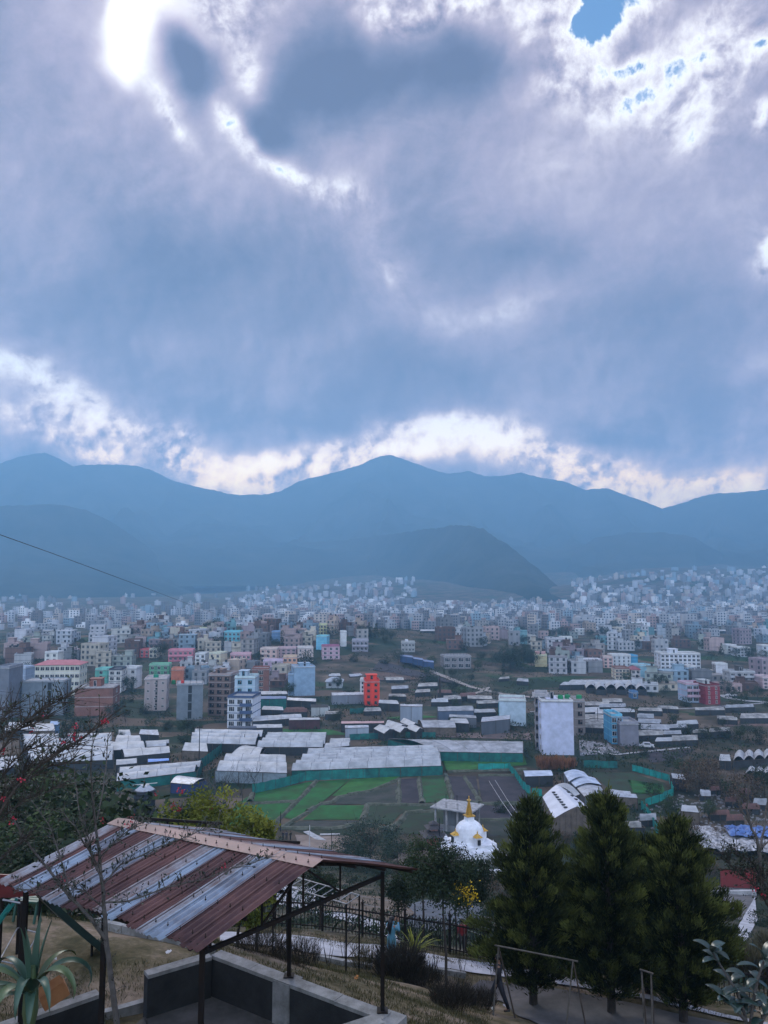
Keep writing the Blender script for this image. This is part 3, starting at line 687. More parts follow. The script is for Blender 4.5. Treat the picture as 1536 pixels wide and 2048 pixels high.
# --- hillside, left
B('red_house', 'bright red house with cream right half on the hillside', 279, 298, 1298, 1315, (.52, .07, .08), 2, 8, 0, wf=2, ws=0)
B('cream_house', 'cream half attached right of the bright red hillside house', 298, 314, 1297, 1316, Cr, 2, 8, 0, wf=2, ws=0)
B('pink_house', 'deep pink long low house with verandah on the hillside', 333, 384, 1299, 1323, (.48, .15, .2), 2, 8, -6, wf=5, ws=1, balc=3)
B('pink_house', 'wide rose pink house with many small windows', 457, 500, 1307, 1330, (.55, .27, .31), 2, 9, -5, wf=5, ws=1)
B('cream_house', 'yellowish cream house with tall blank side left of rose pink house', 417, 447, 1305, 1336, (.56, .49, .36), 3, 9, 10, wf=2, ws=2)
B('white_house', 'white house with blue tint and small balcony below dark trees', 390, 410, 1306, 1334, Wt, 3, 8, 0, wf=2, ws=0, balc=1)
B('peach_house', 'peach orange house with three small windows above a dark base', 564, 593, 1312, 1338, (.62, .33, .22), 2, 8, -4, wf=3, ws=0)
B('lilac_house', 'lilac low house joined left of the peach one', 524, 565, 1320, 1342, (.46, .34, .44), 2, 8, -4, wf=3, ws=0)
B('pink_house', 'tall pale pink house behind the lilac low house', 520, 553, 1296, 1326, (.56, .38, .34), 3, 9, 0, wf=3, ws=0, balc=1)
B('long_pink_house', 'long dusty pink house with striped floors above the peach one', 552, 592, 1295, 1316, (.42, .28, .30), 3, 9, 0, wf=4, ws=0)
B('pinkish_cream_house', 'pinkish cream house with tall dark door slit', 591, 626, 1294, 1322, (.53, .43, .41), 3, 9, -8, wf=3, ws=1, wsz=(.8, 1.2))
B('purple_striped_house', 'pink and purple vertical striped house facing the slope', 640, 679, 1291, 1319, (.50, .36, .42), 3, 9, -8, wf=3, ws=2, bandc=(.35, .12, .2))
B('sky_blue_house', 'sky blue slab house on the hill crest', 632, 657, 1271, 1300, (.15, .42, .58), 3, 8, 8, blankf=True, ws=2)
B('white_slab_house', 'blank white slab house at the right end of ridge town', 678, 693, 1262, 1293, (.60, .60, .60), 4, 8, -8, blankf=True, ws=1)
B('blue_house', 'slate blue blank wall house with white windowed half on crest', 543, 560, 1262, 1283, (.15, .27, .45), 3, 8, 0, blankf=True, ws=0)
B('yellow_house', 'yellow olive house with dark windows on the ridge top', 634, 653, 1248, 1270, (.50, .47, .22), 3, 8, 0, wf=3, ws=0)
B('cyan_house', 'cyan painted wide house below the ridge trees', 448, 480, 1262, 1290, (.11, .40, .48), 3, 9, 0, wf=4, ws=0)
B('brown_tower', 'brown brick house with white framed windows left of ridge tree', 376, 399, 1252, 1272, (.20, .14, .11), 3, 8, 0, wf=4, ws=0)
B('blue_shed', 'wide bright blue roofed shed left of the brown brick house', 350, 376, 1252, 1262, (.03, .12, .30), 1, 8, 0, blankf=True, ws=0, roofc=(.03, .12, .30))
B('cream_tower', 'cream tower with orange balconies right of the brown brick house', 399, 414, 1254, 1274, (.62, .52, .30), 3, 8, 0, wf=2, ws=0)
B('grey_house', 'grey blue two-storey house with arched porch on the open hillside', 704, 736, 1279, 1303, (.26, .25, .30), 2, 9, 0, wf=4, ws=0, wsz=(1.6, 1.5), balc=3)
B('grey_shell', 'grey concrete house with rows of square openings and a white dome tank', 803, 830, 1283, 1304, (.28, .29, .29), 2, 8, 0, wf=4, ws=0, wsz=(1.1, 1.3))
B('unfinished_shell', 'grey unfinished shell with open dark bays and white columns', 884, 943, 1311, 1338, (.21, .20, .21), 2, 10, -6, wf=4, ws=1, wsz=(2.4, 2), open_top=True)
B('white_cottage', 'white low cottage with grey roof behind the blue grey shed', 652, 684, 1363, 1376, (.46, .5, .53), 1, 8, 0, wf=2, ws=0, pitched=True, roofc=(.36, .40, .45))
# --- right side
B('yellow_house', 'pale yellow tall house with blank front and pink top windows', 1071, 1099, 1309, 1334, (.62, .53, .31), 3, 9, 8, blankf=True, ws=2, room=(0, .8, 1.5, (.5, .3, .28)))
B('pink_house', 'salmon pink three-storey house with six square windows', 1207, 1226, 1313, 1336, (.60, .36, .33), 3, 8, 0, wf=2, ws=0)
B('white_house', 'white house with vertical pilasters right of the salmon pink one', 1225, 1262, 1309, 1333, (.52, .55, .58), 3, 9, 0, wf=4, ws=0, wsz=(.8, 1.2))
B('blue_house', 'deep blue slab house wedged between pale houses', 1260, 1276, 1310, 1332, (.05, .27, .46), 3, 8, 0, blankf=True, ws=0)
B('cream_house', 'cream three-storey house with grid of dark windows and brown cornice', 1232, 1262, 1335, 1359, (.62, .55, .42), 3, 9, 4, wf=4, ws=1, bandc=(.25, .12, .09))
B('white_house', 'small white house with maroon roof right of the cream grid house', 1263, 1281, 1339, 1359, (.58, .54, .54), 2, 8, 0, wf=2, ws=0, pitched=True, roofc=(.25, .08, .10))
B('pale_blue_house', 'pale blue house with blank front and white windowed end', 1272, 1312, 1330, 1356, (.24, .42, .50), 3, 9, -12, blankf=True, ws=2)
B('school_block', 'long white institutional building, many windows, dark recessed centre', 1324, 1405, 1306, 1340, (.58, .61, .68), 4, 12, 4, wf=9, ws=2, wsz=(1.4, 1.4), room=(-.2, .2, 2.2))
B('white_house', 'small blue and white balconied house below the long white institution', 1376, 1394, 1331, 1353, (.50, .56, .62), 3, 8, 0, wf=2, ws=0, balc=1)
B('white_slab', 'blank white slab house at centre right with dark left flank', 1434, 1462, 1327, 1354, (.60, .60, .64), 4, 8, 10, blankf=True, ws=2, sidec=(.16, .15, .15), slab=False)
B('banded_house', 'light blue and white banded three-storey house left of dark red block', 1374, 1411, 1366, 1405, (.34, .44, .58), 3, 9, 0, wf=3, ws=0, wsz=(1.9, 1.6), bandc=(.5, .35, .42), balc=3)
B('red_block', 'dark red four-storey block with grey vertical strips', 1407, 1442, 1368, 1409, (.24, .03, .045), 4, 9, -6, wf=2, ws=1, wsz=(.7, 2.0), fr='framew', bandc=(.16, .02, .03), room=(-.3, .5, 1.6, (.4, .42, .42)))
B('balcony_house', 'grey white house with stacked open balconies at right', 1462, 1514, 1342, 1373, (.33, .34, .36), 3, 9, 4, wf=4, ws=1, wsz=(1.6, 1.5), balc=3, room=(.1, .2, 2.4, (.06, .06, .06)))
B('white_house', 'white house with a grid of square windows near right horizon', 1475, 1502, 1294, 1314, (.5, .54, .62), 3, 9, 0, wf=4, ws=0)
B('white_house', 'greenish white house with dark right side left of window grid house', 1454, 1474, 1289, 1308, (.5, .54, .52), 3, 8, 0, wf=2, ws=0)
B('white_house', 'white tall house at the right edge near the horizon', 1526, 1545, 1290, 1315, (.52, .56, .62), 3, 8, 0, wf=2, ws=0)
B('pink_house', 'pink house cut by the right edge of view', 1526, 1550, 1353, 1378, (.48, .36, .38), 3, 9, 0, wf=2, ws=0)
B('blue_hut', 'tiny deep blue hut in front of the scalloped tunnels', 1264, 1276, 1382, 1397, (.03, .12, .26), 1, 4, 0, wf=1, ws=0)
# roof tanks on named buildings
def tank_at(px, py, dep_from, r, h, label, c, more=0):
    g = G(*dep_from); p = at(px, py, g.y + more); tank(p.x, p.y, p.z, r, h, label, c)
tank_at(1121, 1401, (1118, 1510), .72, 1.6, 'left green tank of the touching pair on tall blank building', (.01, .22, .08), 5)
tank_at(1135, 1401, (1118, 1510), .78, 1.7, 'right green tank of the touching pair on tall blank building', (.01, .20, .075), 5.5)
tank_at(1158, 1398, (1161, 1470), .85, 1.35, 'wider green tank standing alone on the grey stair block', (.012, .24, .09), 3)
tank_at(312, 1357, (304, 1422), .9, 1.6, 'green tank on the roof of the beige pink block', (.01, .22, .13), 4)
tank_at(347, 1368, (350, 1425), .8, 1.5, 'dark green tank behind the bare grey concrete block', (.01, .16, .06), 8)
tank_at(813, 1284, (816, 1304), .9, 1.7, 'white domed tank on the grey house with square openings', (.6, .6, .62), 4)
tank_at(365, 1366, (369, 1440), .55, 1.0, 'small red tank on top of the bare grey concrete block', (.5, .04, .04), 4)

# ------------------------------------------------------------------ the other houses: one small mesh each
PAL = [((.56, .57, .60), 'white'), ((.58, .58, .56), 'white'), ((.50, .54, .60), 'bluish white'), ((.53, .48, .40), 'cream'), ((.44, .33, .32), 'pink'), ((.38, .30, .33), 'mauve'), ((.27, .28, .30), 'grey'),
       ((.21, .22, .24), 'dark grey'), ((.17, .10, .085), 'brick'), ((.25, .35, .43), 'pale blue'), ((.18, .36, .40), 'turquoise'), ((.48, .38, .31), 'peach'), ((.34, .38, .35), 'pale green'), ((.56, .56, .60), 'white'), ((.36, .34, .33), 'light grey')]
M['winfar'] = mat('window_dark', (.03, .035, .045), .5, .3, 1)
def small_house(px, py, colk, n, w_, d, rz, roof_room, seed, group, base=None):
    rg = random.Random(seed); c, cname = PAL[colk]; kk = rg.uniform(.62, .95); c = tuple(x * kk for x in c)
    p = base or G(px, py); sh = 2.7; H = n * sh
    b = MB(); b.box((0, 0, H / 2 - 1), (w_, d, H + 2), mi=0)
    for i in range(1, n + 1):
        b.box((0, 0, i * sh - .02), (w_ + (.9 if i == n and rg.random() < .4 else .3), d + .3, .2), mi=2)
    if rg.random() < .6:
        t = .15
        for sx, sy, lx, ly in ((0, -1, w_, t), (0, 1, w_, t), (-1, 0, t, d - .3), (1, 0, t, d - .3)):
            b.box((sx * (w_ / 2 - .07), sy * (d / 2 - .07), H + .4), (lx, ly, .65), mi=0)
    feat = ''
    if roof_room:
        k = rg.choice((-.25, .25)); b.box((k * w_, d * .1, H + 1.3), (w_ * .38, d * .45, 2.5), mi=0); b.box((k * w_, d * .1, H + 2.6), (w_ * .45, d * .55, .15), mi=2); feat = ' with roof room'
        if rg.random() < .5: b.lathe([(.5, 0), (.55, .4), (.5, 1.0), (.2, 1.2)], 8, (k * w_, d * .1, H + 2.7), mi=4)
    blank = rg.random() < .22; nw = max(2, int(w_ / 2.6))
    for i in range(n):
        if not blank:
            for j in range(nw):
                x = (-.5 + (j + .5) / nw) * w_
                if rg.random() < .1: continue
                b.box((x, -d / 2, i * sh + 1.55), (1.2, .1, 1.35), mi=1, skip=(2,) if False else ())
        for s_ in (-1, 1):
            for j in range(2): b.box((s_ * w_ / 2, (-.25 + .5 * j) * d, i * sh + 1.55), (.1, 1.1, 1.3), mi=1)
        if i and rg.random() < .35:
            q = rg.choice((-1, 1)); b.box((q * w_ * .22, -d / 2 - .5, i * sh + .1), (w_ * .5, 1.0, .14), mi=2); b.box((q * w_ * .22, -d / 2 - .96, i * sh + .55), (w_ * .5, .07, .8), mi=0)
    for _ in range(rg.randrange(0, 4)):
        b.box((rg.uniform(-.4, .4) * w_, rg.uniform(-.3, .3) * d, H + .5), (rg.uniform(.3, 1.4), rg.uniform(.3, 1.2), rg.uniform(.6, 1.3)), mi=rg.choice((2, 3, 4)))
    if rg.random() < .4:
        for q in (-.42, 0, .42): b.box((q * w_, -d * .4, H + .8), (.16, .16, 1.5), mi=2)
    roofm = wallmat(rg.choice([(.30, .30, .31), (.24, .24, .26), (.36, .3, .3), (.2, .2, .22)]))
    tk = rg.choice((.45, .7, 1.05)); trim = wallmat(tuple(min(.6, x * tk) for x in c))
    o = b.build('house', [wallmat(c), M['winfar'], trim, roofm, M['dark']], loc=(p.x, p.y + d / 2, p.z), rz=rz)
    desc = f"{['', 'one', 'two', 'three', 'four', 'five', 'six'][n]}-storey {cname} house{feat}"
    if blank: desc = desc.replace('house', 'blank-fronted house') if not feat else desc
    auto(o, desc, 'house', px, py, group)
    return o
placed = []
def scatter_houses(n, x0, x1, y0, y1, nst, wr, group, seed, cols=None, mask=None, gap=1.0):
    rg = random.Random(seed); k = 0; tries = 0
    while k < n and tries < n * 60:
        tries += 1
        px = rg.uniform(x0, x1); py = rg.uniform(y0, y1)
        if mask and not mask(px, py): continue
        p = G(px, py); w_ = rg.uniform(*wr); d = rg.uniform(7, 10)
        dep = p.y; hw = w_ / dep * FPX / 2; ns = rg.choice(nst); hh = ns * 2.7 / dep * FPX
        if any(px + hw > a and px - hw < b_ and py > t_ + 2 and py - hh * .5 < bb + 1 for a, b_, t_, bb in HERO_BOX): continue
        if any((p.x - q[0]) ** 2 + (p.y - q[1]) ** 2 < ((w_ + q[2]) * .5 * gap) ** 2 for q in placed): continue
        placed.append((p.x, p.y, w_)); k += 1
        small_house(px, py, rg.choice(cols) if cols else rg.randrange(len(PAL)), ns, w_, d, R(rg.uniform(-22, 22)), rg.random() < .55, seed * 1000 + k, group, p)
scatter_houses(92, 262, 735, 1262, 1332, (2, 2, 3, 3), (5.5, 9.5), 'houses of the hillside town', 1, cols=(0, 3, 4, 4, 5, 5, 6, 8, 9, 10, 11, 11, 2, 3, 14, 8), gap=.95, mask=lambda x, y: y < 1300 + (20 if x < 520 else 24) - (45 if x > 640 else 0))
scatter_houses(14, -10, 262, 1276, 1290, (2, 3), (8, 12), 'hazy houses left of the ridge', 2, cols=(0, 1, 2, 6, 13))
scatter_houses(13, 20, 300, 1312, 1345, (2, 3, 4), (7, 11), 'houses behind the left front row', 3)
scatter_houses(84, 868, 1550, 1262, 1312, (2, 2, 3, 4), (6, 11.5), 'houses across the right of the valley', 4, gap=.85, mask=lambda x, y: not (960 < x < 1075 and y > 1292) and (y < 1300 or 1060 < x < 1340 or x > 1400))
scatter_houses(16, 1100, 1240, 1318, 1348, (2, 3), (7, 10), 'houses above the scalloped tunnels', 5)
scatter_houses(12, 1290, 1536, 1352, 1385, (1, 2, 3), (8, 12), 'houses near the dark red block', 6)
scatter_houses(24, 236, 640, 1336, 1378, (1, 1, 2, 2), (6, 10), 'low houses between hillside and front blocks', 8, gap=.9)
scatter_houses(8, 0, 330, 1376, 1400, (1, 2, 3), (7, 11), 'houses between the front blocks', 7)
# ------------------------------------------------------------------ the far town: far more than could be told apart
def far_town():
    rg = np.random.default_rng(5); V = []; Fi = []; tint = []; mi = []; k = 0
    cube = np.array([(-1, -1, 0), (1, -1, 0), (1, 1, 0), (-1, 1, 0), (-1, -1, 1), (1, -1, 1), (1, 1, 1), (-1, 1, 1)], float) * (.5, .5, 1)
    cf = np.array([(0, 1, 5, 4), (1, 2, 6, 5), (2, 3, 7, 6), (3, 0, 4, 7), (4, 5, 6, 7)])
    def add(c, s, a, t, m):
        nonlocal k
        p = cube * s; ca, sa = math.cos(a), math.sin(a)
        V.append(np.stack([p[:, 0] * ca - p[:, 1] * sa + c[0], p[:, 0] * sa + p[:, 1] * ca + c[1], p[:, 2] + c[2]], 1)); Fi.append(cf + k); k += 8
        tint.extend([t] * 5); mi.extend([m] * 5)
    n = 0
    N = 3000
    px = rg.uniform(-60, 1600, N * 3); D = 790 + 1750 * rg.uniform(0, 1, N * 3) ** 1.1
    az = np.arctan((px - 768) / FPX); X = np.tan(az) * D
    dens = .22 + .78 * sstep(430, 560, px); dens *= np.where(D > 1700, np.where(px > 1120, .8, .55) * np.clip((2550 - D) / 800, 0, 1), 1)
    dens *= .12 + .88 * (vnoise(X, D, 130, 2) * .6 + vnoise(X, D, 50, 9) * .4 > .42); dens = np.where((px < 480) & (D > 1200), dens * .3, dens)
    # nothing on the wooded spur
    keep = (rg.uniform(0, 1, N * 3) < dens) & ~((px > 830) & (px < 1140) & (D > 1560)); X = X[keep][:N]; D = D[keep][:N]
    Z = height(X, D)
    for x, y, z in zip(X, D, Z):
        w_ = rg.uniform(6, 12) * (2.2 if rg.uniform() < .06 else 1); d = rg.uniform(6, 11); s = rg.choice((1, 2, 2, 3, 3, 4, 5)); h = s * 2.9; a = rg.uniform(-.5, .5); t = rg.uniform(0, 1)
        add((x, y, z - 3), (w_, d, h + 3), a, t, 0)
        if rg.uniform() < .5: add((x + rg.uniform(-2, 2), y + 1, z + h), (w_ * .4, d * .4, 2.6), a, t, 0)
        ca, sa = math.cos(a), math.sin(a)
        if y < 1500:
            for i in range(s):
                for j in ((-.3, 0, .3) if y < 1100 else (-.22, .22)):
                    lx, ly = j * w_, -d / 2 - .05
                    add((x + lx * ca - ly * sa, y + lx * sa + ly * ca, z + i * 2.9 + .9), (1.5, .2, 1.5), a, 0, 1)
    m, nt_, b = new_mat('distant_walls'); a_ = nd(nt_, 'ShaderNodeAttribute', attribute_name='tint'); c_ = nd(nt_, 'ShaderNodeValToRGB'); c_.color_ramp.interpolation = 'CONSTANT'
    st = [(.0, (.38, .39, .41)), (.24, (.27, .27, .28)), (.46, (.15, .15, .16)), (.60, (.36, .31, .27)), (.66, (.28, .20, .19)), (.74, (.13, .12, .12)), (.84, (.19, .26, .31)), (.92, (.58, .58, .58))]
    el = c_.color_ramp.elements; el[0].color = st[0][1] + (1,); el[1].position = st[-1][0]; el[1].color = st[-1][1] + (1,)
    for p, cc in st[1:-1]: e_ = el.new(p); e_.color = cc + (1,)
    nt_.links.new(a_.outputs['Fac'], c_.inputs[0]); nt_.links.new(c_.outputs[0], b.inputs['Base Color']); b.inputs['Roughness'].default_value = .9
    me = fast_mesh('distant_town', np.concatenate(V), np.concatenate(Fi), [m, M['winfar']], tint=tint, mi=mi)
    o = link('distant_town', me); o['kind'] = 'stuff'; o['label'] = 'thousands of small pale houses blurred by haze across the valley'; o['group'] = 'distant town'
far_town()
# ------------------------------------------------------------------ plastic greenhouses
def plastic(name, c, c2):
    return mat(name, c, .6, .2, .35, c2=c2, detail=9, spec=.2, bump=.25, fine=1.2)
PL = [plastic('white_plastic', (.43, .44, .46), (.27, .28, .29)), plastic('grey_plastic', (.36, .37, .40), (.17, .18, .19)), plastic('blue_white_plastic', (.52, .58, .68), (.28, .33, .42)), plastic('stained_plastic', (.40, .39, .37), (.12, .115, .11))]
M['hoop'] = mat('grey_hoop', (.22, .22, .23), .8, .4, 2)
def V3(p): return Vector(p)
def greenhouse(label, A, B_, C, D, n=3, ze=2.1, rise=.9, skin=0, net='net', gable=False, px=None, group='plastic greenhouses', cat='greenhouse', ribs=True, wall=None, zg=None, name='greenhouse', along='AB'):
    """A,B front eave corners and C,D rear ones, as pixels; they are unprojected on to the eave plane"""
    zg = 0 if zg is None else zg
    a, b, c, d = [atz(p[0], p[1], zg + ze) for p in (A, B_, C, D)]
    if along == 'AD': a, b, c, d = b, c, d, a
    ctr = (a + b + c + d) / 4; ctr.z = zg
    root = thing(name, None if px else label, cat, ctr, 0, group)
    if px: auto(root, label, cat, px[0], px[1], group)
    a, b, c, d = [q - ctr for q in (a, b, c, d)]
    rgx = random.Random(int(A[0] * 7 + A[1])); K = 7 if not gable else 2
    m_ = MB(); L_ = max((b - a).length, 1); nl = max(2, int(L_ / 2.2)); i0 = 0; rb = MB()
    for s_ in range(n):
        p0, p1 = a.lerp(d, s_ / n), a.lerp(d, (s_ + .985) / n); q0, q1 = b.lerp(c, s_ / n), b.lerp(c, (s_ + .985) / n)
        rows = []
        jog = rgx.uniform(-.8, .8) / L_ if n > 1 else 0
        for i in range(nl + 1):
            t = i / nl; t2 = t * (1 - abs(jog)) + max(jog, 0); e0 = p0.lerp(q0, t2); e1 = p1.lerp(q1, t2); row = []
            sag = -.05 if i % 2 else 0.02
            for k in range(K + 1):
                u = k / K; h = rise * (math.sin(math.pi * u) if not gable else (1 - abs(2 * u - 1)))
                q = e0.lerp(e1, u); row.append((q.x, q.y, q.z + h + (sag if 0 < k < K or gable else 0) + rgx.uniform(-.02, .02)))
            rows.append(row)
            if ribs and i == nl: rb.tube([tuple(e1), tuple(p1)], .03, 4)
            if ribs and i % 2 == 0: rb.tube([(x, y, z + .04) for x, y, z in row], .045, 4)
        base = len(m_.v)
        for r_ in rows: m_.v += r_
        for i in range(nl):
            for k in range(K):
                j = base + i * (K + 1) + k; m_.f.append((j, j + K + 1, j + K + 2, j + 1)); m_.m.append(0)
    m_.build('roof', PL[skin] if isinstance(skin, int) else skin, root)
    if ribs and rb.v: rb.build('roof_hoops', M['hoop'], root)
    # gutters/posts
    pm = MB(); np_ = max(2, int(L_ / 5))
    for i in range(np_ + 1):
        p = a.lerp(b, i / np_); pm.beam((p.x, p.y, -1.2), (p.x, p.y, p.z), .12)
        p = d.lerp(c, i / np_); pm.beam((p.x, p.y, -1.2), (p.x, p.y, p.z), .12)
    for e0, e1 in ((a, b), (d, c), (a, d), (b, c)): pm.beam((e0.x, e0.y, e0.z - .06), (e1.x, e1.y, e1.z - .06), .1)
    pm.build('frame', M['timber'], root)
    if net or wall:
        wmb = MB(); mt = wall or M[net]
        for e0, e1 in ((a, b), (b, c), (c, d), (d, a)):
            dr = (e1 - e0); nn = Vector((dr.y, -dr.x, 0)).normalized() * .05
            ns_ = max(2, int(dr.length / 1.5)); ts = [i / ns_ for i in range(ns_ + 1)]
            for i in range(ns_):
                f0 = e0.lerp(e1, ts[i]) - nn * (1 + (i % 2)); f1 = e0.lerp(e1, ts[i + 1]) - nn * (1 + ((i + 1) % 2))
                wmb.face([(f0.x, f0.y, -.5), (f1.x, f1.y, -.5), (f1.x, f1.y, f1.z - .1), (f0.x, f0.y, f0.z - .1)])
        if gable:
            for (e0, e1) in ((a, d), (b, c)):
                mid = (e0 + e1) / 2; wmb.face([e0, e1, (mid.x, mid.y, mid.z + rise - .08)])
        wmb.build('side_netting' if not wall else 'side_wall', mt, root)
    return root
gh = greenhouse
DK = mat('dark_sacking', (.03, .035, .04), .9, .4, .8); GW = mat('glasshouse_wall', (.22, .27, .31), .35, .4, .8); TM = mat('mud_wall', (.14, .11, .09), .95, .4, .8)  # plain dark grey for side walls, varied by noise
gh('largest ridged white greenhouse, wide, running along the top of the green fields', (583, 1541), (886, 1531), (872, 1497), (620, 1504), 6, 2.2, 1.3)
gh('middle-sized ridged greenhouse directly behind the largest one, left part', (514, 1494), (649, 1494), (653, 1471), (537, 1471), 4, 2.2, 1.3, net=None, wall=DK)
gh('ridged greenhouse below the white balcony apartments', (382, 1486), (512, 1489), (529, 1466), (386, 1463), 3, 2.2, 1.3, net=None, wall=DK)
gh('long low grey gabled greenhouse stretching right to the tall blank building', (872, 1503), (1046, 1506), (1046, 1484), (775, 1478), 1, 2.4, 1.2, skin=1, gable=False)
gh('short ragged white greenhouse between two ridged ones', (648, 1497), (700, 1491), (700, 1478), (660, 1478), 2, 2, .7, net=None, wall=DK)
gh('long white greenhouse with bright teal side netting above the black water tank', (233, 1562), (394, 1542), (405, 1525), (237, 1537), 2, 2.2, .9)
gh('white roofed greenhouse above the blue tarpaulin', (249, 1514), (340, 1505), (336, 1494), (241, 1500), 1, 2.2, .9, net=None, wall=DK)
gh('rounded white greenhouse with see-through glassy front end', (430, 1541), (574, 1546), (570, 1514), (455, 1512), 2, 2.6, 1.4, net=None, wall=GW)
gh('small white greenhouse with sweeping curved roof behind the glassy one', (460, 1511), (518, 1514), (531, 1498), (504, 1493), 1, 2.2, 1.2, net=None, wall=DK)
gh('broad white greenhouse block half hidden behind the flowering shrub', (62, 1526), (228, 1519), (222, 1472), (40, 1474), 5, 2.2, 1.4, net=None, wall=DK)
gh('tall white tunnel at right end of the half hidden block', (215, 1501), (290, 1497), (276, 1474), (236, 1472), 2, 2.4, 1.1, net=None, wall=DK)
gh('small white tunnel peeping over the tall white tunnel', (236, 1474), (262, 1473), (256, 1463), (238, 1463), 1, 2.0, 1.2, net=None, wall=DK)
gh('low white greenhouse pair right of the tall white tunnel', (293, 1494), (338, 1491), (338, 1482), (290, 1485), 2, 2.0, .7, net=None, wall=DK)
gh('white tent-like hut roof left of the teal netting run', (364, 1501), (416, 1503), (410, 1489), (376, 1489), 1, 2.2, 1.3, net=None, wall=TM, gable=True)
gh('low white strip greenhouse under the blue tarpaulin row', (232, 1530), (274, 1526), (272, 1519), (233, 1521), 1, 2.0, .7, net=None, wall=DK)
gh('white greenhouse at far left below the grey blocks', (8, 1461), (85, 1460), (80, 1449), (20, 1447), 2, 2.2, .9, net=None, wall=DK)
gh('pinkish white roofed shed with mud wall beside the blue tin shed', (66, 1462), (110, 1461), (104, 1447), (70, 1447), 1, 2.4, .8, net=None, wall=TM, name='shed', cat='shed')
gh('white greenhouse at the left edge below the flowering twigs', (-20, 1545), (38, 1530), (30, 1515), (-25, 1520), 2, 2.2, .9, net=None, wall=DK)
# four tilted diamond roofs
for i, (q, t_) in enumerate([(((747, 1457), (768, 1467), (790, 1459), (772, 1451)), 'leftmost'), (((770, 1451), (795, 1458), (815, 1451), (780, 1440)), 'upper left'), (((778, 1455), (800, 1465), (818, 1456), (800, 1449)), 'lower middle'), (((800, 1444), (822, 1453), (840, 1449), (815, 1438)), 'topmost'), (((812, 1456), (832, 1464), (848, 1458), (830, 1449)), 'rightmost')]):
    gh(f'{t_} of the five tilted white diamond roofs', *q, 1, 2.3, .8, net=None, wall=DK, gable=True, group='tilted white roofs', ribs=False)
gh('grey white greenhouse with olive wall right of the tilted diamond roofs', (846, 1455), (912, 1455), (905, 1440), (836, 1440), 1, 2.4, .8, skin=1, net=None, wall=TM)
gh('small white stepped roof right of the grey white greenhouse', (898, 1445), (938, 1447), (930, 1437), (905, 1436), 1, 2.6, .5, net=None, wall=DK)
gh('pale long tunnel left of the green-fronted shed', (505, 1443), (604, 1435), (600, 1430), (512, 1433), 1, 2.2, .8, net=None, wall=DK)
gh('thin white tunnel below the pale long tunnel', (505, 1456), (565, 1455), (562, 1450), (508, 1450), 1, 2.2, .6, net=None, wall=DK)
gh('long white roofed shed far back right of white apartments', (508, 1389), (575, 1388), (572, 1382), (512, 1382), 1, 3, .4, net=None, wall=DK, gable=True, ribs=False, name='shed', cat='shed')
gh('teal workshop with white door pillars', (505, 1398), (573, 1397), (572, 1392), (508, 1392), 1, 4, .4, gable=True, skin=M['bluetin'], ribs=False, name='workshop', cat='workshop')
gh('grey shed below the pale blue block', (574, 1400), (632, 1403), (632, 1397), (576, 1395), 1, 3, .5, skin=M['tin'], net=None, wall=DK, gable=True, ribs=False, name='shed', cat='shed')
gh('bluish roofed long shed left of the orange red tower', (664, 1391), (728, 1389), (726, 1384), (662, 1385), 1, 3.4, .5, skin=M['tin'], net=None, wall=wallmat((.2, .22, .26)), gable=True, ribs=False, name='shed', cat='shed')
gh('white low hut with dark doors below the dark grey shed', (622, 1414), (657, 1414), (655, 1409), (622, 1409), 1, 3.2, .4, skin=M['dark'], net=None, wall=wallmat((.4, .42, .42)), gable=True, ribs=False, name='hut', cat='hut')
gh('green-fronted shed with bright green door', (578, 1440), (640, 1439), (636, 1436), (580, 1436), 1, 3.0, .4, net=None, wall=mat('maroon_boards', (.07, .03, .035), .9, .4, .5), gable=True, ribs=False, name='shed', cat='shed')
gh('long thin pink roofed shed left of the tilted diamonds', (682, 1447), (768, 1446), (768, 1443), (684, 1443), 1, 2.6, .4, skin=mat('pink_tin', (.45, .27, .27), .6, .3, .5), net=None, wall=DK, gable=True, ribs=False, name='shed', cat='shed')
gh('blue grey tin sheds in a row below the pink roofed shed', (690, 1456), (738, 1455), (736, 1452), (690, 1452), 1, 2.8, .5, skin=M['tin'], net=None, wall=wallmat((.3, .34, .4)), gable=True, ribs=False, name='shed', cat='shed')
gh('tall blank tin-walled shed with pale front', (800, 1412), (845, 1413), (845, 1409), (802, 1409), 1, 5.4, .4, skin=M['tin'], net=None, wall=wallmat((.26, .30, .36)), gable=True, ribs=False, name='shed', cat='shed')
gh('low white roofed shed left of the tall tin-walled shed', (757, 1406), (798, 1408), (790, 1402), (760, 1402), 1, 2.6, .8, net=None, wall=DK, ribs=False, name='shed', cat='shed')
gh('blue walled workshop with curved white roof', (876, 1422), (948, 1421), (942, 1413), (874, 1417), 1, 4, .9, skin=1, net=None, wall=wallmat((.08, .11, .17)), ribs=False, name='workshop', cat='workshop')
gh('white roofed shed left of the cyan edged block', (948, 1425), (992, 1424), (985, 1418), (950, 1419), 1, 3, .5, net=None, wall=DK, ribs=False, name='shed', cat='shed')
gh('low grey shed with pale roof under the blue walled workshop', (898, 1434), (953, 1436), (950, 1431), (900, 1429), 1, 3, .4, skin=1, net=None, wall=wallmat((.15, .16, .18)), ribs=False, name='shed', cat='shed')
gh('dark wooden shed with tilted grey roof right of the stepped white roof', (962, 1444), (1020, 1438), (1020, 1430), (966, 1434), 1, 4, .6, skin=M['tin'], net=None, wall=wallmat((.1, .115, .14)), gable=True, ribs=False, name='shed', cat='shed')
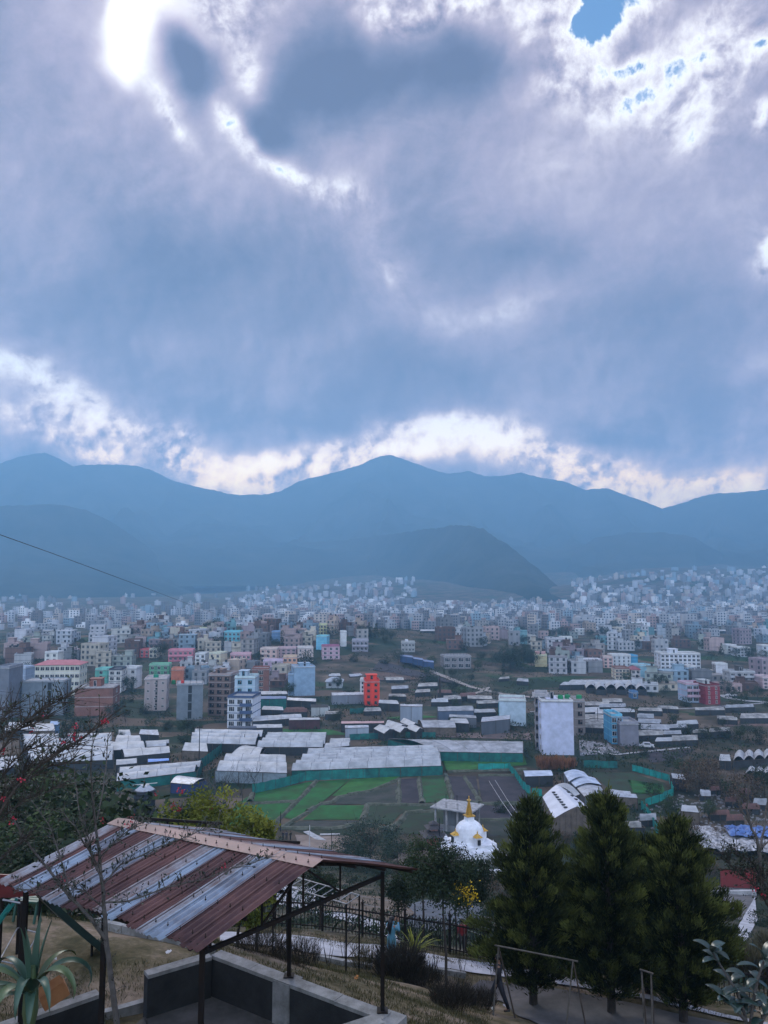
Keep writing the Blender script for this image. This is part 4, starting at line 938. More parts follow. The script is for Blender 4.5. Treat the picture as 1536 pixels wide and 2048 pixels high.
gh('bright blue tarpaulin stretched low between white greenhouses', (296, 1524), (338, 1521), (337, 1517), (296, 1518), 1, 1.6, .3, skin=mat('blue_tarpaulin', (.07, .22, .60), .6, .2, .6), net=None, ribs=False, name='tarpaulin', cat='tarpaulin', group=None)
gh('bright blue tin shed at left behind flowering twigs', (100, 1450), (120, 1449), (119, 1442), (101, 1442), 1, 2.6, .4, skin=mat('sky_blue_tin', (.1, .25, .5), .6, .3, .5), net=None, wall=wallmat((.1, .2, .35)), ribs=False, name='shed', cat='shed')
gh('dark grey gabled hut in front of brick tower', (278, 1468), (318, 1470), (312, 1463), (284, 1463), 1, 2.4, 1.0, skin=M['tin'], net=None, wall=DK, gable=True, ribs=False, name='hut', cat='hut')
gh('navy walled store under the white balcony apartments', (456, 1457), (514, 1456), (512, 1452), (458, 1452), 1, 3, .2, skin=wallmat((.03, .05, .09)), net=None, wall=wallmat((.03, .05, .09)), ribs=False, name='store', cat='shed')
gh('bluish tin roofed hut with dark blue wall behind the water tank', (341, 1565), (385, 1569), (415, 1558), (360, 1551), 1, 2.2, .5, skin=M['tin'], net=None, wall=wallmat((.02, .04, .12)), ribs=False, name='hut', cat='hut')
# blue roofed sheds by the road on the hill
for i, (x0, x1, y, l) in enumerate([(800, 826, 1312, 'left'), (824, 846, 1317, 'middle'), (843, 868, 1322, 'right')]):
    c0 = G((x0 + x1) / 2, y + 3)
    gh(f'{l} one of the deep blue roofed sheds by the dirt road', (x0, y), (x1, y + 3), (x1 - 2, y), (x0 + 2, y - 3), 1, 2.6, .5, skin=M['bluetin'], net=None, wall=wallmat((.04, .08, .18)), zg=c0.z, ribs=False, name='shed', cat='shed', group='blue roofed sheds')
# scalloped tunnels at right
gh('long white flat tunnel row at right middle distance', (1118, 1370), (1280, 1367), (1278, 1362), (1152, 1361), 2, 2.2, .8, net=None, wall=DK, px=None)
for i in range(6):
    x = 1172 + i * 20
    gh('scalloped white tunnel', (x, 1376 + (i % 2) * 3), (x + 21, 1377 + (i % 2) * 3), (x + 17, 1370), (x - 3, 1370), 1, 2.2, 1.6, net=None, wall=DK, ribs=False, px=(x + 10, 1375), group='scalloped tunnels', along='AD')
# the many low tunnels on the right
rg = random.Random(12)
TUN = []
def small_tunnel(px, py, wpx, dpx, sk, grp, desc='low white plastic tunnel', ori='AB', ze=None):
    tl = rg.uniform(-2, 2)
    gh(desc, (px - wpx / 2, py + tl), (px + wpx / 2, py - tl * .3), (px + wpx / 2 - rg.uniform(0, 8), py - dpx - tl * .3), (px - wpx / 2 + rg.uniform(-4, 10), py - dpx + tl), rg.choice((1, 1, 2)), ze or rg.uniform(1.4, 2.0), rg.uniform(.6, 1.1), skin=sk, net=None, wall=DK, px=(px, py), group=grp, ribs=False, along=ori)
for px, py, wpx, dpx in [(1190, 1411, 60, 6), (1225, 1414, 55, 4), (1178, 1424, 44, 8), (1210, 1427, 40, 8), (1190, 1437, 50, 6), (1245, 1424, 50, 4), (1190, 1447, 66, 5), (1185, 1456, 44, 5), (1225, 1404, 40, 5), (1300, 1422, 50, 4), (1335, 1418, 44, 3),
                          (1300, 1447, 48, 5), (1310, 1459, 58, 6), (1296, 1470, 70, 6), (1350, 1455, 50, 5), (1375, 1448, 44, 3), (1345, 1468, 36, 4), (1370, 1480, 52, 5), (1400, 1465, 30, 3), (1335, 1482, 50, 5), (1440, 1462, 44, 4), (1455, 1440, 40, 4), (1510, 1436, 60, 6), (1420, 1420, 60, 3), (1480, 1414, 60, 3),
                          (1165, 1438, 28, 5), (1290, 1436, 36, 4), (1260, 1452, 30, 4), (1390, 1396, 26, 4)]:
    small_tunnel(px, py, wpx, dpx, rg.choice((0, 0, 1, 3, 3)), 'low tunnels on the right')
for px, py, wpx, dpx in [(905, 1398, 36, 5), (890, 1386, 30, 4), (855, 1372, 40, 5), (790, 1360, 36, 4), (845, 1384, 30, 5), (960, 1398, 50, 5), (975, 1406, 46, 4), (1020, 1412, 36, 5), (795, 1393, 36, 3), (800, 1377, 34, 4), (935, 1392, 34, 4), (1008, 1357, 22, 3), (1045, 1363, 24, 3), (712, 1352, 26, 3), (670, 1352, 26, 3), (685, 1337, 20, 3),
                          (640, 1420, 40, 5), (665, 1428, 30, 4), (545, 1420, 44, 6), (590, 1424, 50, 5), (880, 1404, 36, 4), (745, 1422, 36, 4), (705, 1396, 30, 4)]:
    small_tunnel(px, py, wpx, dpx, rg.choice((0, 1, 3, 3, M['tin'], M['rust'])), 'small roofs in the middle of the valley', 'small pale shed roof')
for px, py, wpx, dpx in [(45, 1285, 44, 4), (138, 1276, 30, 2), (262, 1270, 30, 2), (325, 1267, 50, 4), (1330, 1261, 60, 2), (1440, 1262, 40, 2), (860, 1262, 40, 2), (1130, 1296, 30, 3)]:
    p = G(px, py + 2)
    gh('far white strip roof', (px - wpx / 2, py), (px + wpx / 2, py), (px + wpx / 2 - 3, py - dpx), (px - wpx / 2 + 4, py - dpx), 1, 2, .8, net=None, wall=DK, px=(px, py), group='far strip roofs', zg=p.z, ribs=False)

# white barn with round holes (seen end on)
def barn():
    z = 3.0
    f0, f1 = atz(1108, 1637, z), atz(1199, 1632, z); b0, b1 = atz(1085, 1594, z), atz(1140, 1584, z)
    ctr = (f0 + f1 + b0 + b1) / 4; ctr.z = 0
    r = thing('white_barn', 'white gabled barn roof dotted with dark round holes, seen end on', 'barn', ctr)
    f0, f1, b0, b1 = [q - ctr for q in (f0, f1, b0, b1)]
    fm = (f0 + f1) / 2; bm_ = (b0 + b1) / 2; rz = 1.9; fm.z += rz; bm_.z += rz
    m = MB(); nl = 10
    for s_, (e0, e1) in enumerate(((f0, b0), (f1, b1))):
        for i in range(nl):
            for k in range(4):
                P = lambda t, u: e0.lerp(e1, t).lerp(fm.lerp(bm_, t), u) + Vector((0, 0, .12 * math.sin(math.pi * u)))
                m.face([P(i / nl, k / 4), P((i + 1) / nl, k / 4), P((i + 1) / nl, (k + 1) / 4), P(i / nl, (k + 1) / 4)])
    m.build('roof', plastic('barn_sheet', (.60, .61, .66), (.48, .49, .54)), r)
    for s_, (e0, e1) in enumerate(((f0, b0), (f1, b1))):
        for i in range(7 if s_ == 0 else 5):
            t = .12 + i * (.115 if s_ == 0 else .16); u = .62 if s_ == 0 else .55
            c = e0.lerp(e1, t).lerp(fm.lerp(bm_, t), u) + Vector((0, 0, .15))
            q = MB(); q.lathe([(.05, -.04), (.42, -.04), (.48, .04), (.40, .09), (.05, .1)], 12, c); q.build('roof_hole', M['dark'], r)
    w_ = MB(); w_.face([(f0.x, f0.y, -.3), (f1.x, f1.y, -.3), f1, fm, f0]); w_.face([(f0.x, f0.y, -.3), f0, b0, (b0.x, b0.y, -.3)]); w_.face([(f1.x, f1.y, -.3), f1, b1, (b1.x, b1.y, -.3)]); w_.face([(b0.x, b0.y, -.3), (b1.x, b1.y, -.3), b1, bm_, b0])
    for i in range(9):
        p = f0.lerp(f1, i / 8); w_.beam((p.x, p.y - .05, 0), (p.x, p.y - .05, p.z + rz * (1 - abs(i / 4 - 1)) - .1), .12)
    w_.build('wall', TM, r)
    gh('smaller white roof behind the barn with round holes', (1100, 1578), (1150, 1592), (1160, 1588), (1115, 1568), 1, 3.4, 1.0, net=None, wall=DK, ribs=False, along='AD')
barn()
gh('topmost bluish white sheet of the stepped long shed', (1137, 1563), (1180, 1556), (1168, 1544), (1127, 1545), 1, 3, .6, skin=2, net=None, wall=wallmat((.12, .14, .17)), ribs=False, name='shed', cat='shed', along='AD')
gh('middle sheet of the stepped long shed', (1150, 1574), (1203, 1570), (1190, 1556), (1138, 1560), 1, 2.8, .6, skin=2, net=None, wall=wallmat((.12, .14, .17)), ribs=False, name='shed', cat='shed', along='AD')
gh('lowest patched sheet of the stepped long shed', (1168, 1593), (1214, 1590), (1200, 1572), (1150, 1572), 1, 2.6, .5, skin=M['tin'], net=None, wall=wallmat((.12, .13, .15)), ribs=False, name='shed', cat='shed', along='AD')
gh('small blue-white roofed open shed beside the teal net corner', (1050, 1553), (1106, 1551), (1101, 1540), (1046, 1541), 1, 2.4, .3, skin=2, net=None, ribs=False, name='shed', cat='shed', wall=DK)
gh('broken tin roofed shack with laundry below the stepped shed', (1216, 1592), (1275, 1596), (1262, 1586), (1220, 1580), 2, 2.2, .5, skin=M['tin'], net=None, wall=TM, ribs=False, name='shack', cat='shack')
gh('small dark hut with white gable right of the teal netting', (1345, 1556), (1372, 1560), (1362, 1551), (1340, 1552), 1, 2.4, .8, net=None, wall=DK, ribs=False, gable=True, name='hut', cat='hut')
gh('white tin roof low hut in brown garden', (1362, 1622), (1398, 1625), (1386, 1613), (1366, 1612), 1, 2.2, .7, net=None, wall=TM, ribs=False, gable=True, name='hut', cat='hut')
gh('white roofed hut left of the long white sheets at right edge', (1438, 1521), (1462, 1522), (1456, 1512), (1444, 1511), 1, 2.2, .9, net=None, wall=DK, ribs=False, name='hut', cat='hut')
gh('row of bunched white sheets at right edge', (1466, 1522), (1550, 1516), (1545, 1504), (1470, 1507), 4, 1.8, 1.0, net=None, wall=DK, ribs=False, along='AD')
gh('row of white sheets hidden by trees at right edge', (1490, 1548), (1550, 1548), (1545, 1538), (1495, 1538), 3, 1.8, .7, net=None, wall=DK, ribs=False, along='AD')
for i, (px, py, w_) in enumerate([(1440, 1629, 40), (1470, 1640, 36), (1500, 1618, 40), (1410, 1592, 24), (1432, 1580, 22), (1465, 1604, 30), (1520, 1610, 30), (1490, 1588, 26), (1296, 1640, 34), (1270, 1655, 40)]):
    small_tunnel(px, py, w_, 5, rg.choice((3, M['tin'], 1, M['rust'])), 'scrap roofs in the garden at right', 'patched scrap roof', ze=1.1)
# crumpled sheets, white with a blue one on top
def sheet(name, label, c1, c2, c3, c4, h, m_, thk=.25, seed=0):
    p = [G(*c) for c in (c1, c2, c3, c4)]; ctr = sum(p, Vector()) / 4; r_ = np.random.default_rng(seed); n = 26; b = MB()
    for i in range(n + 1):
        for j in range(n + 1):
            q = p[0].lerp(p[1], i / n).lerp(p[3].lerp(p[2], i / n), j / n) - ctr
            z = q.z + h + (float(vnoise(q.x * 3, q.y * 3, 2.2, seed)) - .5) * .8 + (float(vnoise(q.x * 3, q.y * 3, .8, seed + 2)) - .5) * .3
            b.v.append((q.x, q.y, z))
    for i in range(n):
        for j in range(n):
            k = i * (n + 1) + j; b.f.append((k, k + n + 1, k + n + 2, k + 1)); b.m.append(0)
    o = b.build(name, m_, loc=ctr, smooth=True); md = o.modifiers.new('thickness', 'SOLIDIFY'); md.thickness = .03; tag(o, label, 'sheet'); return o
sheet('plastic_sheet', 'crumpled dirty white plastic sheets spread behind the conifers at right', (1400, 1712), (1580, 1722), (1560, 1672), (1385, 1666), 1.2, mat('dirty_white_sheet', (.5, .5, .52), .6, .6, 1.2, c2=(.07, .07, .075), detail=10), seed=3)
sheet('blue_sheet', 'blue sheet lying on the crumpled white ones', (1460, 1692), (1575, 1698), (1560, 1676), (1448, 1672), 1.9, mat('blue_sheet', (.10, .20, .46), .5, .4, .9, c2=(.04, .08, .22)), seed=5)
sheet('concrete_rubble', 'pale grey rubble and sheets on ground right of tall blank building', (1160, 1512), (1240, 1506), (1215, 1488), (1158, 1480), .1, mat('rubble', (.30, .30, .33), .9, .6, .8, c2=(.08, .08, .08), detail=10), seed=8)

# ------------------------------------------------------------------ netting fences
def net_fence(label, pts, h=1.7, mt='net'):
    P = [G(*p) for p in pts]; o = thing('net_fence', label, 'net fence', P[0]); b = MB(); k = MB()
    mnet = M[mt] if isinstance(mt, str) else mt
    for a, c in zip(P, P[1:]):
        n = max(2, int((c - a).length / 1.0)); L0 = None
        for i in range(n + 1):
            q = a.lerp(c, i / n) - P[0]; q.x += (.12 if i % 2 else -.12); q.y += (.05 if i % 2 else -.05); z0 = hz(q.x + P[0].x, q.y + P[0].y) - P[0].z; hh = h + rg.uniform(-.12, .12)
            if i % 3 == 0: k.beam((q.x, q.y, z0 - .4), (q.x, q.y, z0 + hh + .1), .07)
            if L0: b.face([L0[0], (q.x, q.y, z0 - .1), (q.x, q.y, z0 + hh), L0[1]])
            L0 = ((q.x, q.y, z0 - .1), (q.x, q.y, z0 + hh))
    b.build('netting', mnet, o); k.build('stakes', M['timber'], o); return o
NB = mat('bright_net', (.01, .30, .26), .7, .4, .5, c2=(.01, .17, .15))
net_fence('long teal net running below the largest greenhouse', [(505, 1587), (560, 1575), (612, 1561), (700, 1557), (800, 1551), (886, 1546)], 2.0, mat('teal_net', (.01, .20, .17), .8, .4, .5, c2=(.008, .11, .10)))
net_fence('short bright turquoise net bending round the brown plots', [(957, 1541), (1019, 1541), (1030, 1553), (1046, 1578), (1062, 1590)], 1.7, NB)
net_fence('turquoise net right of the tall blank building', [(1168, 1535), (1236, 1536)], 1.7)
net_fence('pale turquoise net curving round the right garden', [(1265, 1541), (1300, 1551), (1338, 1562), (1348, 1590), (1320, 1603), (1290, 1612)], 1.5, NB)
net_fence('turquoise net dropping steeply towards the conifers', [(1283, 1618), (1300, 1638), (1312, 1664), (1318, 1668)], 1.7, NB)
net_fence('dark green net slanting up beside the orange shrubs', [(398, 1540), (420, 1525), (446, 1502)], 2.4)
net_fence('teal fence between the ridged greenhouses and green strip', [(700, 1480), (800, 1475), (872, 1475)], 1.6)
net_fence('teal net strip under the orange red tower', [(700, 1428), (756, 1424)], 1.8)
net_fence('turquoise net scrap left of the barn', [(1065, 1590), (1085, 1592)], 1.4, NB)

# ------------------------------------------------------------------ fields, banks, tracks
def flat_poly(name, pts, m_, dz=.05, kind='structure', z=None):
    P = [G(*p) for p in pts]
    b = MB(); b.face([(p.x, p.y, (p.z if z is None else z) + dz) for p in P]); o = b.build(name, m_); o['kind'] = kind; return o
def crop(name, c1, c2, s=.25):
    return mat(name, c1, .95, .3, s, c2=c2, detail=10, spec=.1, bump=.4, fine=2.5)
g1 = crop('young_crop', (.030, .130, .040), (.034, .078, .030)); g2 = crop('patchy_crop', (.03, .10, .04), (.045, .06, .035)); g3 = crop('grey_stubble', (.065, .065, .06), (.035, .045, .036)); g4 = crop('ploughed_earth', (.06, .054, .062), (.038, .036, .042)); g5 = crop('dull_crop', (.035, .062, .035), (.04, .044, .033)); g6 = crop('bright_crop', (.045, .155, .040), (.035, .09, .03))
fields = [(g1, [(505, 1588), (620, 1564), (632, 1563), (590, 1602), (560, 1605), (500, 1603), (470, 1610)]), (g1, [(470, 1612), (560, 1607), (582, 1605), (565, 1632), (545, 1642), (500, 1650), (455, 1650)]),
          (g1, [(634, 1563), (700, 1559), (660, 1592), (640, 1608), (590, 1640), (568, 1636), (592, 1605)]), (g6, [(702, 1559), (798, 1553), (794, 1562), (740, 1582), (680, 1592), (664, 1592)]), (g3, [(680, 1595), (740, 1585), (795, 1566), (797, 1607), (735, 1609), (670, 1608)]),
          (g1, [(640, 1611), (733, 1611), (722, 1640), (605, 1640)]), (g3, [(598, 1642), (720, 1642), (715, 1652), (660, 1657), (580, 1655)]), (g4, [(799, 1559), (836, 1557), (842, 1606), (799, 1607)]), (g2, [(840, 1554), (887, 1552), (900, 1605), (846, 1606)]),
          (g5, [(737, 1612), (888, 1613), (860, 1618), (802, 1628), (788, 1642), (783, 1650), (724, 1645)]), (g5, [(806, 1643), (814, 1630), (880, 1624), (915, 1627), (930, 1640), (930, 1668), (790, 1668)]), (g4, [(896, 1553), (952, 1553), (960, 1606), (908, 1606)]), (g4, [(956, 1553), (1038, 1552), (1060, 1606), (964, 1606)]),
          (g4, [(908, 1610), (1030, 1612), (1045, 1640), (990, 1640), (925, 1636)]), (g3, [(940, 1642), (1060, 1642), (1080, 1672), (960, 1672)]), (g6, [(884, 1512), (1048, 1512), (1054, 1530), (965, 1538), (893, 1542)]), (g1, [(560, 1458), (660, 1459), (700, 1470), (560, 1470)]), (g6, [(770, 1436), (835, 1430), (880, 1434), (800, 1440)]),
          (g5, [(1180, 1545), (1262, 1546), (1330, 1566), (1336, 1590), (1280, 1600), (1220, 1580)]), (g1, [(1255, 1560), (1325, 1568), (1330, 1586), (1270, 1590)]), (g2, [(505, 1560), (583, 1548), (605, 1560), (505, 1582)]),
          (g4, [(1290, 1506), (1390, 1498), (1360, 1520), (1300, 1526)]), (crop('pink_earth', (.19, .14, .125), (.12, .095, .085)), [(870, 1466), (1060, 1466), (1062, 1480), (872, 1474)]), (crop('dusty_lot', (.27, .215, .18), (.15, .12, .10)), [(590, 1670), (700, 1672), (690, 1705), (600, 1700)]),
          (g4, [(760, 1322), (840, 1345), (930, 1372), (860, 1350), (745, 1340)]), (crop('red_earth', (.13, .085, .07), (.08, .06, .05)), [(700, 1345), (830, 1345), (880, 1360), (740, 1362)]), (crop('tan_earth', (.22, .14, .12), (.12, .09, .08)), [(1440, 1446), (1560, 1436), (1560, 1452), (1450, 1452)])]
for m_, p in fields:
    if min(q[1] for q in p) > 1400 or True:
        flat_poly('field', p, m_, .06 if min(q[1] for q in p) > 1400 else .35)
bk = MB(); bm_ = mat('field_bank', (.10, .105, .08), .95, .4, .8, c2=(.035, .045, .025), detail=9)
def bank(pts, w_=.9, h=.45):
    P = [G(*p) for p in pts]
    for a, c in zip(P, P[1:]):
        n = max(1, int((c - a).length / 2.5))
        for i in range(n):
            u = a.lerp(c, i / n) + Vector((rg.uniform(-.15, .15), rg.uniform(-.2, .2), 0)); v_ = a.lerp(c, (i + 1.05) / n); ww = w_ * rg.uniform(.7, 1.2); hh = h * rg.uniform(.7, 1.2)
            d = (v_ - u).normalized(); s_ = Vector((-d.y, d.x, 0)) * ww / 2
            top = Vector((0, 0, hh)); e = [u - s_ * 1.5, v_ - s_ * 1.5, v_ - s_ * .5 + top, u - s_ * .5 + top, u + s_ * .5 + top, v_ + s_ * .5 + top, v_ + s_ * 1.5, u + s_ * 1.5]
            bk.face([e[0], e[1], e[2], e[3]]); bk.face([e[3], e[2], e[5], e[4]]); bk.face([e[4], e[5], e[6], e[7]])
for p in [[(632, 1563), (600, 1597), (565, 1632), (540, 1655)], [(470, 1610), (590, 1604)], [(797, 1560), (740, 1583), (675, 1595), (662, 1606), (640, 1609), (590, 1640), (560, 1658)], [(797, 1558), (798, 1608)], [(838, 1556), (844, 1607)], [(890, 1548), (903, 1590), (902, 1606)], [(735, 1610), (722, 1648)], [(735, 1610), (890, 1611)],
          [(560, 1657), (660, 1658), (720, 1650)], [(930, 1624), (880, 1621), (812, 1628), (800, 1645), (770, 1660)], [(905, 1607), (1060, 1608)], [(930, 1556), (955, 1595), (960, 1606)], [(955, 1552), (1042, 1552)], [(720, 1650), (790, 1660)], [(940, 1641), (1060, 1641)], [(500, 1603), (505, 1588)], [(893, 1544), (1052, 1540)]]:
    bank(p)
ob = bk.build('field_banks', bm_); ob['kind'] = 'structure'
def track(name, pts, w_, m_, dz=.09, kind='structure'):
    P = [G(*p) for p in pts]; Q = []
    for a, c in zip(P, P[1:]):
        n = max(1, int((c - a).length / 3)); Q += [a.lerp(c, i / n) for i in range(n)]
    Q.append(P[-1]); b = MB(); pr = None
    for i, q in enumerate(Q):
        d = (Q[min(i + 1, len(Q) - 1)] - Q[max(i - 1, 0)]); d.z = 0; d.normalize(); s_ = Vector((-d.y, d.x, 0)) * w_ / 2 * rg.uniform(.85, 1.1)
        l, r_ = q - s_, q + s_; l.z = hz(l.x, l.y) + dz; r_.z = hz(r_.x, r_.y) + dz
        if pr: b.face([pr[0], pr[1], r_, l])
        pr = (l, r_)
    o = b.build(name, m_); o['kind'] = kind; return o
dirt = mat('dirt_track', (.36, .32, .29), .95, .3, .4, c2=(.20, .17, .15)); conc = mat('pale_concrete', (.42, .42, .43), .9, .4, .8, c2=(.22, .22, .23), detail=9)
track('dirt_road', [(800, 1322), (835, 1331), (870, 1346), (900, 1358), (940, 1374), (1000, 1388), (1070, 1396), (1130, 1399)], 3.2, dirt, .25)
track('dirt_road', [(975, 1375), (965, 1383), (940, 1390)], 2.5, dirt, .2)
track('road', [(1443, 1390), (1460, 1397), (1490, 1402), (1540, 1405), (1600, 1406)], 3.6, conc, .15)
track('lane', [(1060, 1424), (1200, 1428), (1330, 1420), (1420, 1415), (1536, 1406)], 1.2, conc, .15)
track('ditch_wall', [(612, 1664), (640, 1680), (668, 1698)], 1.4, conc, .15)
track('ditch_wall', [(640, 1672), (680, 1671)], .8, conc, .3)
track('yard', [(1170, 1500), (1230, 1510), (1300, 1503), (1380, 1495)], 1.4, conc, .12)

# ------------------------------------------------------------------ stupa
def stupa():
    g = G(944, 1726); s = 1.0; x, y, z = g.x, g.y + 3.6, g.z
    r = thing('stupa', 'white domed stupa with gold ringed spire on a stepped white plinth', 'stupa', (x, y, z), R(24)); W_ = mat('limewash', (.80, .81, .85), .85, .3, .9, c2=(.60, .61, .65), detail=9, streak=False); go = mat('gilding', (.62, .36, .05), .4, .3, 3, metal=.3)
    b = MB(); b.box((0, 0, .25), (9.8, 9.8, 1.1)); b.build('base_slab', M['slab'], r)
    b = MB(); b.box((0, 0, 1.15), (7.6, 7.6, .7)); b.box((0, 0, 1.55), (8.0, 8.0, .14)); b.box((0, 0, 2.0), (6.6, 6.6, .8)); b.box((0, 0, 2.45), (6.9, 6.9, .12))
    for q in range(4):
        a = q * math.pi / 2; b.box((math.cos(a) * 3.7, math.sin(a) * 3.7, 1.4), (2.2 if q % 2 == 0 else 3.2, 3.2 if q % 2 == 0 else 2.2, 1.1))
    for sx in (-1, 1):
        for sy in (-1, 1): b.lathe([(.28, 0), (.3, .3), (.1, .5), (.02, .8)], 8, (sx * 3.1, sy * 3.1, 2.5))
    b.build('plinth', W_, r)
    b = MB(); b.lathe([(2.75, 0), (2.75, .35), (2.6, .4), (2.62, 1.3), (2.55, 2.0), (2.3, 2.7), (1.85, 3.25), (1.25, 3.65), (.8, 3.8), (.02, 3.82)], 40, (0, 0, 2.5)); o = b.build('dome', W_, r, smooth=False)
    b = MB(); b.box((0, 0, 6.65), (1.35, 1.35, .9)); b.build('harmika', W_, r)
    b = MB(); prof = []
    b.box((0, 0, 7.17), (1.7, 1.7, .16))
    for i in range(13):
        ra = .66 - i * .04; zz = 7.28 + i * .2; prof += [(ra, zz), (ra, zz + .11), (ra - .13, zz + .12), (ra - .13, zz + .19)]
    b.lathe(prof, 20); sp_ = b.build('spire', go, r)
    b = MB(); b.lathe([(.05, 9.85), (.42, 9.95), (.40, 10.0), (.07, 10.05), (.14, 10.2), (.05, 10.35), (.10, 10.55), (.01, 10.8)], 14); b.build('pinnacle', go, sp_)
    for q in range(4):
        a = q * math.pi / 2 - math.pi / 2; c = (math.cos(a) * 2.85, math.sin(a) * 2.85); n_ = MB()
        n_.box((c[0], c[1], 3.3), (.95, .95, 1.5)); o = n_.build('niche', W_, r)
        n_ = MB(); n_.box((math.cos(a) * 3.36, math.sin(a) * 3.36, 3.25), (.5 if q % 2 == 0 else .5, .5, .9)); n_.build('niche_opening', M['dark'], o)
        n_ = MB(); k = len(n_.v); n_.v += [(c[0] - .75, c[1] - .75, 4.08), (c[0] + .75, c[1] - .75, 4.08), (c[0] + .75, c[1] + .75, 4.08), (c[0] - .75, c[1] + .75, 4.08), (c[0], c[1], 4.75)]
        for f in [(0, 1, 4), (1, 2, 4), (2, 3, 4), (3, 0, 4), (3, 2, 1, 0)]: n_.f.append(tuple(k + i for i in f)); n_.m.append(0)
        n_.lathe([(.08, 0), (.12, .15), (.02, .5)], 8, (c[0], c[1], 4.7)); n_.build('niche_roof', go, o)
    b = MB()
    for i in range(5): b.box((0, -4.9 + i * .28, .15 + i * .24), (1.6, .3, .3))
    b.build('steps', W_, r)
    r.scale = (.9, .9, .87)
    # white kerb wall in front
    p = G(965, 1752); q = MB(); q.box((0, 0, .3), (7, .5, 1.0)); o = q.build('low_wall', W_, loc=p, rz=R(4)); tag(o, 'low white kerb wall in front of the stupa', 'wall')
stupa()
# unfinished concrete house behind the stupa
def unfinished():
    p = G(918, 1668); r = thing('unfinished_house', 'open concrete frame house with flat slab roof and rebar behind the stupa', 'house', (p.x, p.y + 3, p.z), R(-28))
    b = MB(); b.box((0, 0, 4.1), (8.2, 6.4, .22)); b.build('roof', M['slab'], r)
    for i in range(4):
        for j in (-1, 1):
            b = MB(); b.box((-3.3 + i * 2.2, j * 2.5, 2.0), (.32, .32, 4.0)); b.build('column', M['slab'], r)
            b = MB()
            for q in (-.1, .1): b.beam((-3.3 + i * 2.2 + q, j * 2.5, 4.2), (-3.3 + i * 2.2 + q, j * 2.5, 5.3), .045)
            b.build('rebar', M['steel'], r)
    b = MB(); b.box((0, 1.2, 1.6), (6.6, .2, 3.2)); b.box((0, -2.5, .6), (6.4, .18, 1.2)); b.build('wall', M['concrete'], r)
unfinished()
def shrine():
    p = G(868, 1690); r = thing('small_shrine', 'little two-tiered shrine with dark roofs and pink walls', 'shrine', (p.x, p.y + 1, p.z), R(12))
    b = MB(); b.box((0, 0, .8), (1.9, 1.9, 1.9)); b.build('wall', wallmat((.45, .13, .13)), r)
    b = MB(); b.box((0, 0, 2.35), (1.2, 1.2, .9)); b.build('upper_wall', wallmat((.5, .3, .28)), r)
    def hip(h, z, s, t): 
        b = MB(); b.v += [(-s, -s, z), (s, -s, z), (s, s, z), (-s, s, z), (-t, -t, z + h), (t, -t, z + h), (t, t, z + h), (-t, t, z + h)]
        for f in [(0, 1, 5, 4), (1, 2, 6, 5), (2, 3, 7, 6), (3, 0, 4, 7), (4, 5, 6, 7), (3, 2, 1, 0)]: b.f.append(f); b.m.append(0)
        return b
    for h, z, s, t in ((.7, 1.5, 2.2, .7), (.6, 2.7, 1.45, .3), (.45, 3.35, .8, .1)): hip(h, z, s, t).build('roof', mat('dark_tile', (.06, .055, .06), .85, .4, 3), r)
shrine()
# ------------------------------------------------------------------ poles and cables
def pole(px, y0, y1, label, r_=.09, arm=False, cat='pole', m_='steel', Y=None):
    p = G(px, y1) if Y is None else at(px, y1, Y); t = at(px, y0, p.y); o = thing('utility_pole' if arm else 'pole', label, cat, p); h = t.z - p.z
    b = MB(); b.tube([(0, 0, -.5), (0, 0, h)], [r_, r_ * .7], 8); b.build('shaft', M[m_], o)
    if arm:
        b = MB(); b.box((0, 0, h - .5), (1.6, .1, .12)); b.box((0, 0, h - 1.1), (1.2, .1, .12)); b.build('crossarm', M[m_], o)
    return p + Vector((0, 0, h))
pole(879, 1636, 1692, 'thin black pole standing left of the stupa', .1)
pA = pole(398, 1451, 1524, 'bare tapering pole in front of the ridged greenhouse at left', .13, True)
pole(489, 1468, 1497, 'short forked pole above the curved greenhouse', .1)
pole(561, 1623, 1662, 'black pole beside the huddle of people', .1)
pole(1078, 1440, 1482, 'thin pole between tall blank building and pale blue block', .1)
pole(1196, 1416, 1456, 'thin pole among low tunnels right of the tall blank building', .1)
pole(880, 1352, 1402, 'dark stump-like pole above the middle garden', .45, False, 'pole', 'bark')
pole(871, 1390, 1410, 'short dark post below the stump-like pole', .3)
pole(663, 1662, 1702, 'thin post beside the slanting ditch wall', .06)
pole(619, 1650, 1700, 'white prayer flag pole on the dusty lot', .07, m_='whitep')
def cable(label, P, r_, m_=None, n=14):
    b = MB(); b.tube(P, r_, 5); o = b.build('cable', m_ or M['steel']); tag(o, label, 'cable'); return o
pts = [(-60, 1048, 22), (0, 1069.5, 24.5), (100, 1105, 30), (200, 1142, 38), (300, 1179, 52), (400, 1217, 85), (460, 1238, 140), (520, 1251, 300)]
cable('black cable sweeping down across the hills from upper left', [at(*p) for p in pts], .0115)
pts = [(-40, 1379, 110), (60, 1389, 118), (180, 1403, 128), (300, 1420, 145), (398, 1458, 158)]
P_ = [at(*p) for p in pts]; P_[-1] = pA
cable('thin wire crossing the grey blocks at left', P_, .022)
cable('thin wire crossing the beige blocks', [pA, at(460, 1440, 170), at(560, 1436, 190), at(680, 1433, 215), at(770, 1424, 240)], .022)
for a_, lab in (((978, 1562), 'left pale wire slanting down over the brown plots'), ((990, 1560), 'right pale wire slanting down over the brown plots')):
    cable(lab, [at(a_[0], a_[1], 175), at(a_[0] + 25, a_[1] + 40, 140), at(a_[0] + 60, a_[1] + 90, 110), at(a_[0] + 95, a_[1] + 150, 85)], .03, M['whitep'])
